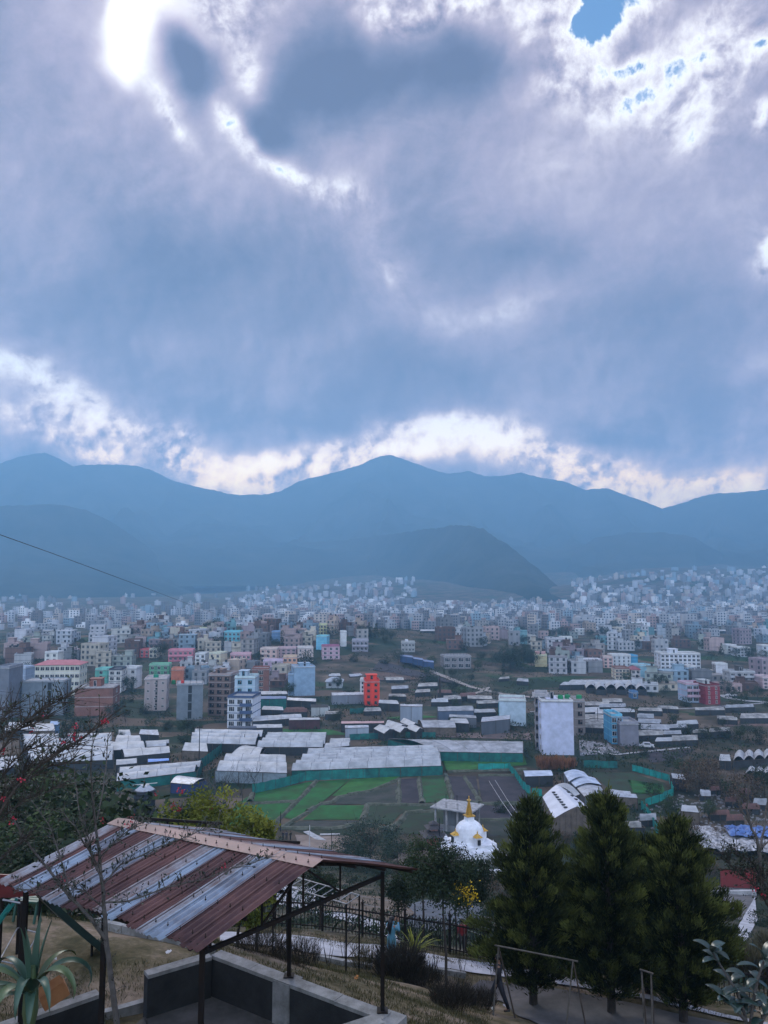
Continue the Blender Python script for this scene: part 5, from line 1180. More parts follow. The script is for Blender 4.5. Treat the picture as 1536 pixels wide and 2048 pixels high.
# car on the road at right
def small_car(px, py, label, c, rz):
    p = G(px, py); o = thing('parked_car', label, 'car', p + Vector((0, 0, .2)), rz)
    b = MB(); prof = [(-2, .35), (-2, .85), (-1.2, .95), (-.8, 1.45), (.8, 1.45), (1.3, .95), (2, .85), (2, .35)]
    for s_ in (-.8, .8): b.face([(x, s_, z) for x, z in (prof if s_ < 0 else prof[::-1])])
    for (x0, z0), (x1, z1) in zip(prof, prof[1:] + prof[:1]): b.face([(x0, -.8, z0), (x0, .8, z0), (x1, .8, z1), (x1, -.8, z1)])
    b.build('body', wallmat(c, False), o)
    b = MB(); b.box((0, 0, 1.2), (1.5, 1.64, .34)); b.build('window', M['glass'], o)
    for x in (-1.2, 1.2):
        for s_ in (-.75, .75):
            b = MB(); b.tube([(x, s_ - .1, .32), (x, s_ + .1, .32)], .32, 12); b.build('wheel', M['dark'], o)
small_car(1462, 1394, 'small white car on the curving pale road', (.6, .6, .62), R(20))
small_car(1294, 1497, 'white vehicle parked right of the blue facade house', (.5, .5, .52), R(-10))
# ------------------------------------------------------------------ open shelter with a corrugated roof
ZW, ZT = 37.24, 39.70
def shelter():
    R1, F1, B1 = atz(641, 1722, 40.43), atz(405, 1897, 39.82), atz(832, 1738, 39.82)
    R2, F2 = atz(240, 1640, 40.43), atz(-4, 1764, 39.82); B2 = B1 + (R2 - R1)
    base = Vector((-2.2, 14.5, ZW)); r = thing('shelter', 'open picnic shelter with rusty maroon and silver corrugated gable roof on thin black posts', 'shelter', base)
    ax = (R2 - R1)
    mar = mat('maroon_corrugated', (.120, .060, .056), .75, .4, 1.1, c2=(.055, .030, .032), detail=9, spec=.2)
    sil = mat('silver_corrugated', (.22, .28, .36), .6, .4, 1.3, c2=(.11, .12, .15), detail=9, metal=.0, spec=.3)
    ros = mat('rose_ridge_cap', (.22, .12, .115), .55, .4, 2.2, c2=(.12, .068, .066), detail=9, spec=.5)
    bands = [(0, .075, 0), (.075, .15, 0), (.15, .225, 1), (.225, .262, 2), (.262, .31, 0), (.31, .38, 0), (.38, .43, 1), (.43, .495, 2), (.495, .56, 0), (.56, .625, 0), (.625, .69, 1), (.69, .735, 2), (.735, .83, 0), (.83, .90, 1), (.90, .94, 0), (.94, 1.0, 2)]
    pale = mat('rust_streaked_sheet', (.26, .27, .30), .65, .4, 2.6, c2=(.13, .085, .08), detail=10, spec=.3)
    def sheets(E1, E2, side):
        for t0, t1, k in bands:
            if side == 'back': t0, t1, k = t0, t1, k
            b = MB(); L_ = ax.length; nw = max(3, int((t1 - t0) * L_ / .088)); sub = 6; nd_ = 10; lift = (0, .006, .003)[k]
            a0, a1 = t0 - .004, t1 + .004; n = nw * sub
            dn = (E1 - R1).normalized(); nrm = ax.cross(dn).normalized(); nrm *= (1 if nrm.z > 0 else -1)
            ov = random.Random(int(t0 * 100)).uniform(-.03, .06)
            for j in range(nd_ + 1):
                v_ = j / nd_ * (1 + ov * .6)
                for i in range(n + 1):
                    t = a0 + (a1 - a0) * i / n
                    p = R1.lerp(R2, t).lerp(E1.lerp(E2, t), v_)
                    h = .019 * math.cos(2 * math.pi * i / sub) + lift + .012 * math.sin(t * 9 + v_ * 4)
                    q = p + nrm * h - base; b.v.append(tuple(q))
            for j in range(nd_):
                for i in range(n):
                    q = j * (n + 1) + i; b.f.append((q, q + 1, q + n + 2, q + n + 1)); b.m.append(0)
            o = b.build('roof_sheet', (mar, sil, pale)[k], r, smooth=True); md = o.modifiers.new('thickness', 'SOLIDIFY'); md.thickness = .003
            o['label'] = ('maroon', 'silver', 'rust-streaked pale')[k] + ' corrugated sheet'
    sheets(F1, F2, 'front'); sheets(B1, B2, 'back')
    # folded ridge cap in lapped lengths
    b = MB(); n = 5
    for i in range(n):
        t0, t1 = i / n - .012, (i + 1) / n + .012
        for E1, E2, k in ((F1, F2, .105), (B1, B2, .12)):
            P = [R1.lerp(R2, t0), R1.lerp(R2, t1)]; Q = [P[0].lerp(E1.lerp(E2, t0), k), P[1].lerp(E1.lerp(E2, t1), k)]
            up = Vector((0, 0, .035 + .004 * (i % 2)))
            b.face([P[0] + up - base, P[1] + up - base, Q[1] + up - base, Q[0] + up - base])
    b.build('ridge_cap', ros, r)
    # roofing hooks standing up through the sheets
    b = MB(); b.tube([(0, 0, .02), (0, 0, .085)], .006, 5); b.tube([(0, 0, .035), (0, 0, .045)], .016, 6); hk = b.build('roof_hook', M['steel'], r); first = True
    for E1, E2, ks in ((F1, F2, (.06, .33, .64, .93)), (B1, B2, (.07,))):
        for k in ks:
            for i in range(19 if k != .33 else 18):
                t = (i + .5) / 19; p = R1.lerp(R2, t).lerp(E1.lerp(E2, t), k) - base
                h_ = hk if first else hk.copy()
                if not first: COL.objects.link(h_)
                first = False; h_.location = p
    posts = [atz(765, 2022, ZW), atz(578, 1952, ZW), atz(405, 1897, ZT - .02), atz(222, 1812, ZT)]
    posts[2].z = posts[3].z = ZW
    posts[3] = posts[2] + (posts[1] - posts[0]) * 1.02
    posts.append(posts[1] + (posts[1] - posts[0])); posts.append(posts[3] + (posts[1] - posts[0]))
    for i, p in enumerate(posts):
        b = MB(); lo = -.9 if i in (2, 3, 5) else -.05
        b.beam((p.x - base.x, p.y - base.y, lo), (p.x - base.x, p.y - base.y, ZT - ZW), .075); b.build('post', M['steel'], r)
        if i < 2:
            b = MB(); b.box((p.x - base.x, p.y - base.y, .012), (.2, .2, .02)); b.build('base_plate', M['steel'], r)
    def Lc(p, z): return Vector((p.x - base.x, p.y - base.y, z - ZW))
    # trusses: bottom chord, rafters, struts
    for (pb, pf) in ((posts[0], posts[2]), (posts[1], posts[3]), (posts[4], posts[5])):
        b = MB(); mid = (pb + pf) / 2; b.beam(Lc(pb, ZT - .08), Lc(pf, ZT - .08), .06); b.build('tie_beam', M['steel'], r)
        apex = Lc(mid, 40.36)
        for e in (pb, pf):
            d = (e - mid) * 1.12 + mid
            b = MB(); b.beam(apex, Lc(d, ZT + .05), .055); b.build('rafter', M['steel'], r)
        for t in (.28, .5, .72):
            b = MB(); q = pb.lerp(pf, t); top = 40.36 - (abs(t - .5) * 2) * (40.36 - ZT - .05); b.beam(Lc(q, ZT - .08), Lc(q, top), .035); b.build('strut', M['steel'], r)
        for t0, t1 in ((.28, .5), (.72, .5)):
            b = MB(); b.beam(Lc(pb.lerp(pf, t0), ZT - .05), Lc(pb.lerp(pf, t1), 40.3), .03); b.build('strut', M['steel'], r)
    for k in (.04, .35, .66, .96):
        for E1, E2 in ((F1, F2), (B1, B2)):
            a_ = R1.lerp(E1, k) - base; c_ = R2.lerp(E2, k) - base; b = MB(); dz = Vector((0, 0, -.05)); b.beam(a_ + dz, c_ + dz, .045); b.build('purlin', M['steel'], r)
    return posts, base
POSTS, SB = shelter()
# ------------------------------------------------------------------ U-shaped parapet under it
def wall_run(name, label, P, w_, z1, z0, m_top, m_side, closed=False):
    o = thing(name, label, 'wall', P[0]); b = MB(); c = MB()
    for a, e in zip(P, P[1:]):
        d = (e - a); L_ = math.hypot(d.x, d.y); rz = math.atan2(d.y, d.x); mx, my = (a.x + e.x) / 2 - P[0].x, (a.y + e.y) / 2 - P[0].y
        b.box((mx, my, (z0 + z1) / 2 - .03 - P[0].z), (L_ + .0, w_, z1 - z0 - .06), rz)
        n = max(1, int(L_ / .9))
        for i in range(n):   # coping laid in lengths
            t = (i + .5) / n; c.box((a.x + (e.x - a.x) * t - P[0].x, a.y + (e.y - a.y) * t - P[0].y, z1 - .03 - P[0].z + rnd.uniform(-.006, .006)), (L_ / n - .008, w_ + .03, .07), rz)
    b.build('wall_body', m_side, o); c.build('coping', m_top, o); return o
cw = mat('weathered_cement', (.30, .30, .295), .95, .4, 2.4, c2=(.15, .15, .145), detail=10, bump=.5, fine=30); cs = mat('shaded_cement', (.030, .032, .033), .95, .4, 1.2, c2=(.012, .013, .014), detail=9, bump=.4, fine=24)  # wall sides far darker than the coping: their shade is put into the colour
def zz(p, z): return Vector((p.x, p.y, z))
A_ = atz(432, 1905, ZW); Bq = atz(768, 2025, ZW); C_ = atz(292, 1946, ZW); d_ = (Bq - A_).normalized(); prp = Vector((-d_.y, d_.x, 0)) * -1
end = Bq + Vector((.05, -.1, 0))
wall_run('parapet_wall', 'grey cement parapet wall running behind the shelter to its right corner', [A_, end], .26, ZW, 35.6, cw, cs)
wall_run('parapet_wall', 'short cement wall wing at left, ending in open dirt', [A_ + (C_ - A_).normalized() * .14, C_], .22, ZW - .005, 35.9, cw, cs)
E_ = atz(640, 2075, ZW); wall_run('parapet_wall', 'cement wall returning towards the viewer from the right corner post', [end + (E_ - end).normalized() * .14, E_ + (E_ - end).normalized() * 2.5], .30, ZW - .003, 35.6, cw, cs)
b = MB(); b.box((0, 0, -.8), (.5, .5, 1.55), R(-33)); o = b.build('wall_pier', cw, loc=(end.x + .02, end.y - .03, ZW)); tag(o, 'square cement pier carrying the right corner post of the shelter', 'pier')
pm_ = POSTS[1]; b = MB(); b.box((0, 0, -.8), (.42, .42, 1.55), R(-33)); o = b.build('wall_pier', cw, loc=(pm_.x - .02, pm_.y - .05, ZW - .0)); tag(o, 'square cement pier carrying the middle post of the shelter', 'pier')
# floor inside and kerb
fl = [A_, end, E_ + (E_ - end).normalized() * 2.5, atz(405, 2200, ZW), atz(200, 2100, 36.5), C_]
b = MB(); b.face([(p.x, p.y, 36.42 if i != 4 else 36.42) for i, p in enumerate(fl)]); o = b.build('shelter_floor', mat('dusty_floor', (.10, .095, .09), .95, .4, 1.6, c2=(.05, .048, .045), detail=10)); o['kind'] = 'structure'
def kerb(label, pts, w_=.16, h=.12, z=None):
    P = [G(*p) if z is None else atz(p[0], p[1], z) for p in pts]; o = thing('kerb', label, 'kerb', P[0]); b = MB()
    for a, e in zip(P, P[1:]):
        d = e - a; n = max(1, int(d.length / .8))
        for i in range(n):
            u = a.lerp(e, i / n) - P[0]; v_ = a.lerp(e, (i + .98) / n) - P[0]; u.z = hz(u.x + P[0].x, u.y + P[0].y) - P[0].z + h / 2 - .04; v_.z = hz(v_.x + P[0].x, v_.y + P[0].y) - P[0].z + h / 2 - .04
            b.beam(u, v_, w_, h + .1)
    b.build('kerb_stones', cw, o); return o
kerb('low pale kerb curving along the dirt playground edge', [(60, 1817), (110, 1826), (200, 1850), (300, 1872), (380, 1890), (432, 1903)])
kerb('low cement kerb at the bottom left of the shelter', [(150, 2048), (230, 2030), (292, 2012)])
kerb('broken pale kerb below the monkey bars', [(632, 1916), (690, 1928), (745, 1936)])
kerb('broken pale kerb right of the dry bush', [(845, 1940), (890, 1946), (930, 1952)])

# ------------------------------------------------------------------ paths
pav = mat('concrete_path', (.46, .46, .49), .9, .4, .9, c2=(.27, .27, .29), detail=10, bump=.3, fine=20); asp = mat('grey_path', (.135, .125, .125), .95, .4, .8, c2=(.065, .062, .064), detail=10)
def path(name, near, far, m_, dz=.05):
    """strip between two pixel polylines draped on the ground"""
    b = MB(); n = 90; m = 10
    def along(pts, t):
        k = t * (len(pts) - 1); i = min(int(k), len(pts) - 2); f = k - i; return pts[i][0] + (pts[i + 1][0] - pts[i][0]) * f, pts[i][1] + (pts[i + 1][1] - pts[i][1]) * f
    for i in range(n + 1):
        a = G(*along(near, i / n)); c = G(*along(far, i / n))
        for j in range(m + 1):
            q = a.lerp(c, j / m); b.v.append((q.x, q.y, float(gz(np.array([q.x]), np.array([q.y]))[0]) + dz))
    for i in range(n):
        for j in range(m):
            k = i * (m + 1) + j; b.f.append((k, k + m + 1, k + m + 2, k + 1)); b.m.append(0)
    o = b.build(name, m_, smooth=True); o['kind'] = 'structure'; return o
path('path', [(440, 1882), (540, 1893), (640, 1906), (740, 1918), (860, 1934), (980, 1948), (1080, 1962), (1200, 1984), (1330, 2008), (1450, 2030), (1600, 2058)],
     [(440, 1860), (540, 1868), (640, 1878), (740, 1886), (860, 1905), (980, 1926), (1080, 1944), (1200, 1971), (1330, 1999), (1450, 2024), (1600, 2052)], pav, .05)
path('lower_path', [(930, 1975), (990, 1998), (1060, 2040), (1120, 2075), (1250, 2140), (1400, 2190)], [(960, 1958), (1050, 1966), (1200, 1996), (1350, 2024), (1500, 2050), (1620, 2070)], asp, .04)
path('hillside_path', [(520, 1800), (600, 1818), (700, 1845), (770, 1872), (800, 1890)], [(520, 1770), (620, 1775), (690, 1790), (760, 1812), (800, 1842)], pav, .08)
path('pond', [(800, 1850), (870, 1862), (930, 1858), (965, 1850)], [(800, 1815), (850, 1800), (900, 1800), (965, 1815)], mat('blue_grey_cement', (.085, .10, .135), .6, .4, .5, c2=(.03, .035, .045)), .08)
path('hillside_path', [(1470, 1920), (1500, 1870), (1515, 1840)], [(1440, 1915), (1478, 1850), (1510, 1795)], pav, .12)
path('yard', [(1390, 1830), (1480, 1840), (1510, 1830)], [(1400, 1775), (1460, 1772), (1512, 1776)], asp, .1)
b = MB(); p = G(1478, 1776); b.box((0, 0, .9), (5.2, .25, 3.4)); o = b.build('red_wall', wallmat((.22, .03, .03)), loc=p, rz=R(4)); tag(o, 'dark red wall right of the conifers', 'wall')
b = MB(); p = G(1450, 1786); b.box((0, 0, .2), (8, .5, .7)); o = b.build('low_wall', conc, loc=p + Vector((0, -.6, 0)), rz=R(2)); tag(o, 'pale low wall at the foot of the dark red wall', 'wall')

# ------------------------------------------------------------------ picket fence of black iron
def picket_fence():
    pts = [(430, 1832), (550, 1848), (645, 1860), (725, 1873), (810, 1888), (900, 1907), (997, 1928), (1100, 1948), (1200, 1968), (1300, 1986), (1400, 2003), (1540, 2024)]
    P = [G(*p) for p in pts]
    for i_, px_ in ((0, 430), (1, 550), (2, 645)): P[i_] = Vector((at(px_, 1850, 37.5).x, 37.5, hz(at(px_, 1850, 37.5).x, 37.5)))
    o = thing('picket_fence', 'long black iron fence with spear-topped pickets stepping downhill to the right', 'fence', P[0]); H = 1.35
    rail = MB(); pk = MB()
    for i, (a, c) in enumerate(zip(P, P[1:])):
        a_, c_ = a - P[0], c - P[0]
        rail.beam(a_ + Vector((0, 0, .18)), c_ + Vector((0, 0, .18)), .04); rail.beam(a_ + Vector((0, 0, H - .22)), c_ + Vector((0, 0, H - .22)), .05, .06)
        L_ = (c - a).length; n = int(L_ / .16)
        for k in range(1, n):
            q = a_.lerp(c_, k / n); h = H - (0 if k % 2 else .10)
            pk.beam(q + Vector((0, 0, .02)), q + Vector((0, 0, h - .1)), .026)
            t = q + Vector((0, 0, h - .1)); j = len(pk.v); s_ = .026
            pk.v += [tuple(t + Vector(v_)) for v_ in ((-s_, 0, 0), (0, -s_, 0), (s_, 0, 0), (0, s_, 0), (0, 0, .11))]
            for f in [(0, 1, 4), (1, 2, 4), (2, 3, 4), (3, 0, 4)]: pk.f.append(tuple(j + x for x in f)); pk.m.append(0)
    rail.build('rails', M['steel'], o); q = pk.build('pickets', M['steel'], o); q['kind'] = 'stuff'
    for p in P:
        b = MB(); q = p - P[0]; b.beam(q + Vector((0, 0, -.4)), q + Vector((0, 0, H + .1)), .10); b.lathe([(.07, 0), (.075, .05), (.03, .1), (.01, .2)], 8, q + Vector((0, 0, H + .1))); b.build('fence_post', M['steel'], o)
picket_fence()
# wire fence further down the slope
def wire_fence(label, pts, h=1.6):
    P = [G(*p) for p in pts]; o = thing('wire_fence', label, 'fence', P[0])
    for p in P:
        b = MB(); q = p - P[0]; b.tube([q + Vector((0, 0, -.3)), q + Vector((0, 0, h))], .045, 6); b.build('fence_post', M['steel'], o)
    b = MB()
    for z in (.4, .9, h - .05):
        b.tube([p - P[0] + Vector((0, 0, z)) for p in P], .012, 4, cap=False)
    b.build('wires', M['galv'], o)
wire_fence('thin wire fence on black posts beyond the picket fence', [(560, 1788), (632, 1808), (700, 1822), (750, 1835), (830, 1850), (911, 1862), (966, 1885), (1010, 1900)])

# ------------------------------------------------------------------ playground
def ladder_bars():
    nl, nr = G(692, 1944), G(706, 1948); base = nl; ztop = at(692, 1808, nl.y).z; H = ztop - nl.z
    fl_, fr_ = at(551, 1806, nl.y + 3.2), at(568, 1800, nl.y + 3.9)
    a0 = Vector((nl.x, nl.y, ztop)); a1 = a0 + Vector((.42, .75, 0)); d = Vector((-2.75, 1.9, 0)); c0, c1 = a0 + d, a1 + d
    o = thing('monkey_bars', 'monkey bars: ladder-topped black climbing frame inside the picket fence', 'climbing frame', base)
    for p in (a0, a1, c0, c1):
        b = MB(); g = hz(p.x, p.y); b.tube([Vector((p.x, p.y, g - .3)) - base, p - base], .032, 8); b.build('leg', M['steel'], o)
    for s_, e in ((a0, c0), (a1, c1)):
        b = MB(); b.tube([s_ - base, e - base], .024, 8); b.build('rail', M['galv'], o)
    for i in range(10):
        b = MB(); t = i / 9; b.tube([a0.lerp(c0, t) - base, a1.lerp(c1, t) - base], .014, 6); b.build('rung', M['galv'], o)
    for s_, e in ((a0, a1), (c0, c1)):
        g = max(hz(s_.x, s_.y), hz(e.x, e.y))
        for k in range(1, 5):
            z = g + (ztop - g) * k / 5 * .95; b = MB(); b.tube([Vector((s_.x, s_.y, z)) - base, Vector((e.x, e.y, z + .1)) - base], .014, 6); b.build('rung', M['steel'], o)
ladder_bars()
M['swing'] = mat('worn_pole', (.10, .09, .075), .8, .4, 6, c2=(.04, .035, .03))
def swing(label, ap0, ap1, feet0, feet1, bark=False):
    a0 = ap0; a1 = ap1; o = thing('swing_frame', label, 'swing', Vector((a0.x, a0.y, hz(a0.x, a0.y)))); ba = Vector(o.location)
    b = MB(); d = (a1 - a0).normalized(); b.tube([a0 - d * .12 - ba, a1 + d * .15 - ba], .026, 8); b.build('crossbar', M['swing'], o)
    for a, ft in ((a0, feet0), (a1, feet1)):
        for f in ft:
            b = MB(); g = Vector((f[0], f[1], hz(f[0], f[1]) - .2)); b.tube([a - ba, g - ba], [.021, .028], 8); b.build('leg', M['swing'] if f is ft[0] else M['timber'], o)
a0 = at(997, 1892, 24.8); a1 = at(1146, 1921, 23.4)
f = lambda px, py, Y: (at(px, py, Y).x, at(px, py, Y).y)
swing('wooden swing frame with pale crossbar standing on the grey path', a0, a1, [f(985, 2000, 24.4), f(1032, 2016, 25.2)], [f(1128, 2048, 22.9), f(1178, 2060, 23.9)])
a0 = at(1294, 1948, 25.5); a1 = at(1262, 1936, 24.0); p = at(1297, 1948, 25)
swing('second bare swing frame, slim, right of the wooden one', at(1283, 1940, 22.6), at(1302, 1946, 21.8), [f(1290, 2056, 22.0), f(1296, 2050, 22.8)], [f(1304, 2056, 21.2), f(1310, 2050, 22.1)])
def slide():
    zt = 38.25; g = 36.3; c = [at(8, 1806, 17.4), at(47, 1787, 17.6), at(80, 1796, 18.4), at(40, 1812, 18.2)]
    P = [Vector((at(4, 1806, 17.3).x, 17.3, zt)), Vector((at(46, 1800, 17.1).x, 17.1, zt)), Vector((at(80, 1800, 18.6).x, 18.6, zt)), Vector((at(38, 1800, 18.9).x, 18.9, zt))]
    ba = Vector((P[0].x, P[0].y, g)); o = thing('playground_slide', 'dark green playground slide with barred platform and teal ladder at left', 'slide', ba)
    for i, p in enumerate(P):
        b = MB(); r_ = .055 if i == 1 else .032; b.tube([Vector((p.x, p.y, hz(p.x, p.y) - .3)) - ba, p + Vector((0, 0, .04)) - ba], r_, 8); b.build('leg', M['steel'], o)
    b = MB()
    for i in range(9):
        t = i / 8; b.tube([P[0].lerp(P[3], t) - ba, P[1].lerp(P[2], t) - ba], .015, 5)
    for a, c_ in ((P[0], P[3]), (P[1], P[2]), (P[0], P[1]), (P[3], P[2])): b.tube([a - ba, c_ - ba], .022, 6)
    b.build('platform', M['galv'], o)
    b = MB()
    for z in (37.0,):
        Q = [Vector((p.x, p.y, z)) - ba for p in P]
        for a, c_ in zip(Q, Q[1:] + Q[:1]): b.tube([a, c_], .016, 5)
    b.build('brace', M['galv'], o)
    green = mat('dark_green_paint', (.012, .04, .034), .5, .4, 2, c2=(.008, .02, .018), spec=.5)
    s0 = (P[1] + P[2]) / 2 + Vector((.0, 0, .02)); s1 = Vector((at(203, 1889, 19.0).x, 19.0, 36.42)); dr = (s1 - s0); sd_ = Vector((dr.y, -dr.x, 0)).normalized() * .24; b = MB(); n = 16
    rows = []
    for i in range(n + 1):
        t = i / n; zc = s0.z + (s1.z - s0.z) * (t ** .92) + .02; q = Vector((s0.x + dr.x * t, s0.y + dr.y * t, zc)) - ba
        rows.append([q - sd_ + Vector((0, 0, .16)), q - sd_ * .92, q + sd_ * .92, q + sd_ + Vector((0, 0, .16)), q + sd_ * 1.1 + Vector((0, 0, .16)), q + sd_ * 1.02 - Vector((0, 0, .05)), q - sd_ * 1.02 - Vector((0, 0, .05)), q - sd_ * 1.1 + Vector((0, 0, .16))])
    for a, c_ in zip(rows, rows[1:]):
        for k in range(8): b.face([a[k], a[(k + 1) % 8], c_[(k + 1) % 8], c_[k]])
    b.build('chute', green, o)
    b = MB(); m1 = s0.lerp(s1, .42); b.beam(Vector((m1.x - .1, m1.y, m1.z)) - ba, Vector((P[2].x + .5, P[2].y, hz(P[2].x, P[2].y) + .9)) - ba, .025); b.build('brace', M['galv'], o)
    b = MB(); m1 = s0.lerp(s1, .86); b.tube([Vector((m1.x, m1.y, hz(m1.x, m1.y) - .2)) - ba, m1 - ba], .03, 6); b.build('leg', M['steel'], o)
    red = mat('red_paint', (.12, .015, .015), .5, .4, 2); b = MB()
    for a, c_ in ((P[0], P[3]),):
        a2, c2 = a + Vector((-.1, 0, .02)) - ba, a + Vector((.85, .2, .02)) - ba
        b.face([a2, c2, c2 + Vector((0, 0, .38)), a2 + Vector((0, 0, .5))]); b.face([a2 + Vector((0, .04, .5)), c2 + Vector((0, .04, .38)), c2 + Vector((0, .04, 0)), a2 + Vector((0, .04, 0))])
        b.face([a2 + Vector((0, 0, .5)), c2 + Vector((0, 0, .38)), c2 + Vector((0, .04, .38)), a2 + Vector((0, .04, .5))])
    b.build('side_panel', red, o)
    teal = mat('teal_paint', (.01, .17, .15), .5, .3, 2); L0 = P[0].lerp(P[1], .55); l1 = Vector((L0.x - 1.05, L0.y - .4, 36.7))
    for s_ in (-.16, .16):
        b = MB(); b.beam(L0 + Vector((0, s_, .0)) - ba, l1 + Vector((0, s_, 0)) - ba, .06); b.build('ladder_rail', teal, o)
    for i in range(1, 6):
        q = L0.lerp(l1, i / 6) - ba; b = MB(); b.beam(q - Vector((0, .16, 0)), q + Vector((0, .16, 0)), .04); b.build('rung', teal, o)
slide()
def green_bench():
    p = Vector((at(52, 1862, 21).x, 21, hz(at(52, 1862, 21).x, 21))); o = thing('bench', 'small dark green bench behind the slide platform', 'bench', p, R(-10)); t = mat('green_paint', (.012, .07, .05), .5, .3, 2)
    b = MB()
    for i in range(3): b.box((0, -.14 + i * .14, .52), (.8, .11, .04))
    b.build('seat', t, o)
    for x in (-.3, .3):
        b = MB(); b.beam((x, 0, .5), (x, -.14, -.1), .05); b.beam((x, 0, .5), (x, .16, -.1), .05); b.build('leg', t, o)
green_bench()

# ------------------------------------------------------------------ planter wall, agave and cardboard box at bottom left
pw0, pw1 = atz(85, 2022, 37.3), atz(197, 1983, 37.3)
wall_run('planter_wall', 'dark planter wall with lit top edge behind the agave', [pw0 + (pw0 - pw1) * .8, pw1], .2, 37.3, 35.8, cw, cs)  # lit edge and dark face are painted as two cement tones
def cardboard():
    p = atz(112, 1996, 37.55); o = thing('cardboard_box', 'torn orange-brown cardboard box tipped on the planter wall', 'box', p, R(25)); m_ = mat('cardboard', (.40, .185, .075), .9, .25, 3, c2=(.28, .12, .05), detail=8)
    o.rotation_euler = (R(-8), R(-24), R(30)); b = MB(); b.box((0, 0, -.03), (.44, .34, .02)); b.box((0, -.17, .10), (.44, .015, .26)); b.box((-.22, 0, .10), (.015, .325, .26)); b.box((.22, 0, .08), (.015, .325, .22)); b.box((0, .17, .1), (.41, .015, .26)); b.build('box_body', m_, o)
    b = MB(); b.face([(-.22, -.178, .23), (.22, -.178, .23), (.20, -.13, .36), (-.20, -.13, .37)]); b.build('flap', m_, o)
    b = MB(); b.face([(-.22, .17, .235), (.22, .17, .235), (.16, -.02, .30), (-.2, -.03, .29)]); b.build('flap', m_, o)
cardboard()
def agave():
    c = at(62, 1985, 13.6); c = Vector((c.x, c.y, c.z)); o = thing('agave', 'big agave with arching grey-green leaves in bottom left corner', 'plant', c); rg_ = random.Random(4)
    m_ = mat('agave_leaf', (.050, .105, .070), .45, .35, .8, c2=(.036, .080, .056), spec=.5, detail=3)
    m2 = mat('agave_leaf_yellow', (.10, .15, .065), .45, .35, .8, c2=(.07, .11, .05), spec=.5, detail=3)
    def leaf(az_, L_, droop, w_, lift=1.1, mt=m_, roll=0.0):
        b = MB(); n = 14; dirh = Vector((math.cos(az_), math.sin(az_), 0)); sd_ = Vector((-dirh.y, dirh.x, 0)); pos = dirh * .05; ang = lift; rows = []
        for i in range(n + 1):
            t = i / n; w2 = w_ * (.55 + .9 * t) if t < .35 else w_ * (.865 + .1) * (1 - ((t - .35) / .65) ** 1.8)
            w2 = max(w2, .002); up = (dirh * -math.sin(ang) + Vector((0, 0, math.cos(ang))))
            s2 = sd_ * math.cos(roll * t) + up * math.sin(roll * t)
            rows.append([pos - s2 * w2 + up * w2 * .35, pos - up * .012, pos + s2 * w2 + up * w2 * .35])
            pos = pos + (dirh * math.cos(ang) + Vector((0, 0, math.sin(ang)))) * L_ / n; ang -= droop / n * (0.4 + 1.6 * t)
        for a, e in zip(rows, rows[1:]):
            b.face([a[0], a[1], e[1], e[0]]); b.face([a[1], a[2], e[2], e[1]])
        q = b.build('leaf', mt, o, smooth=True)
    for i, (az_, L_, dr, lf) in enumerate([(3.5, 1.5, 2.6, 1.0), (3.1, 1.3, 2.3, .9), (3.9, 1.35, 2.7, .8), (4.5, 1.2, 2.6, .9), (4.9, 1.3, 2.8, 1.1), (5.4, 1.25, 2.4, 1.0), (5.9, 1.3, 2.9, 1.15), (0.2, 1.35, 3.0, 1.1), (2.6, 1.1, 2.1, 1.0), (1.0, 1.0, 2.0, 1.1), (4.2, 1.1, 2.0, .5), (5.1, 1.0, 2.2, .6), (3.3, 1.0, 2.0, .4)]):
        leaf(az_, L_ * 1.05, dr, .085, lf, m_ if i % 3 else m2, rg_.uniform(-.5, .5))
    for a, l in ((1.6, 1.0), (.6, .9), (2.5, .8), (4.4, .95)): leaf(a, l * 1.25, .22, .06, 1.45)
    b = MB(); b.lathe([(.07, -.6), (.13, -.3), (.12, 0), (.08, .25), (.05, .42)], 10); b.build('stem', m2, o)
agave()

# ------------------------------------------------------------------ water tank, cans and scraps
p = G(288, 1640); tz = p.z
o = thing('water_tank', 'big black water tank with pale crossed lid in front of the long white greenhouse', 'water tank', p); s_ = p.y / FPX
R_ = 19 * s_ * 1.05; H_ = at(288, 1580, p.y).z - p.z; prof = []
for i in range(15): prof.append((R_ * (1 + (.025 if i % 2 else 0)), H_ * i / 14))
b = MB(); b.lathe(prof + [(R_ * .9, H_ * 1.02)], 28); b.build('tank_body', mat('black_plastic', (.012, .014, .02), .45, .3, 2), o)
b = MB(); b.lathe([(R_ * .9, H_ * 1.02), (R_ * .45, H_ * 1.14), (R_ * .4, H_ * 1.18), (.02, H_ * 1.18)], 28); b.build('tank_lid', M['tin'], o)
for a in (.4, 1.97): b = MB(); b.beam((math.cos(a) * R_ * 1.15, math.sin(a) * R_ * 1.15, H_ * 1.2), (-math.cos(a) * R_ * 1.15, -math.sin(a) * R_ * 1.15, H_ * 1.2), .12); b.build('lid_strap', M['whitep'], o)
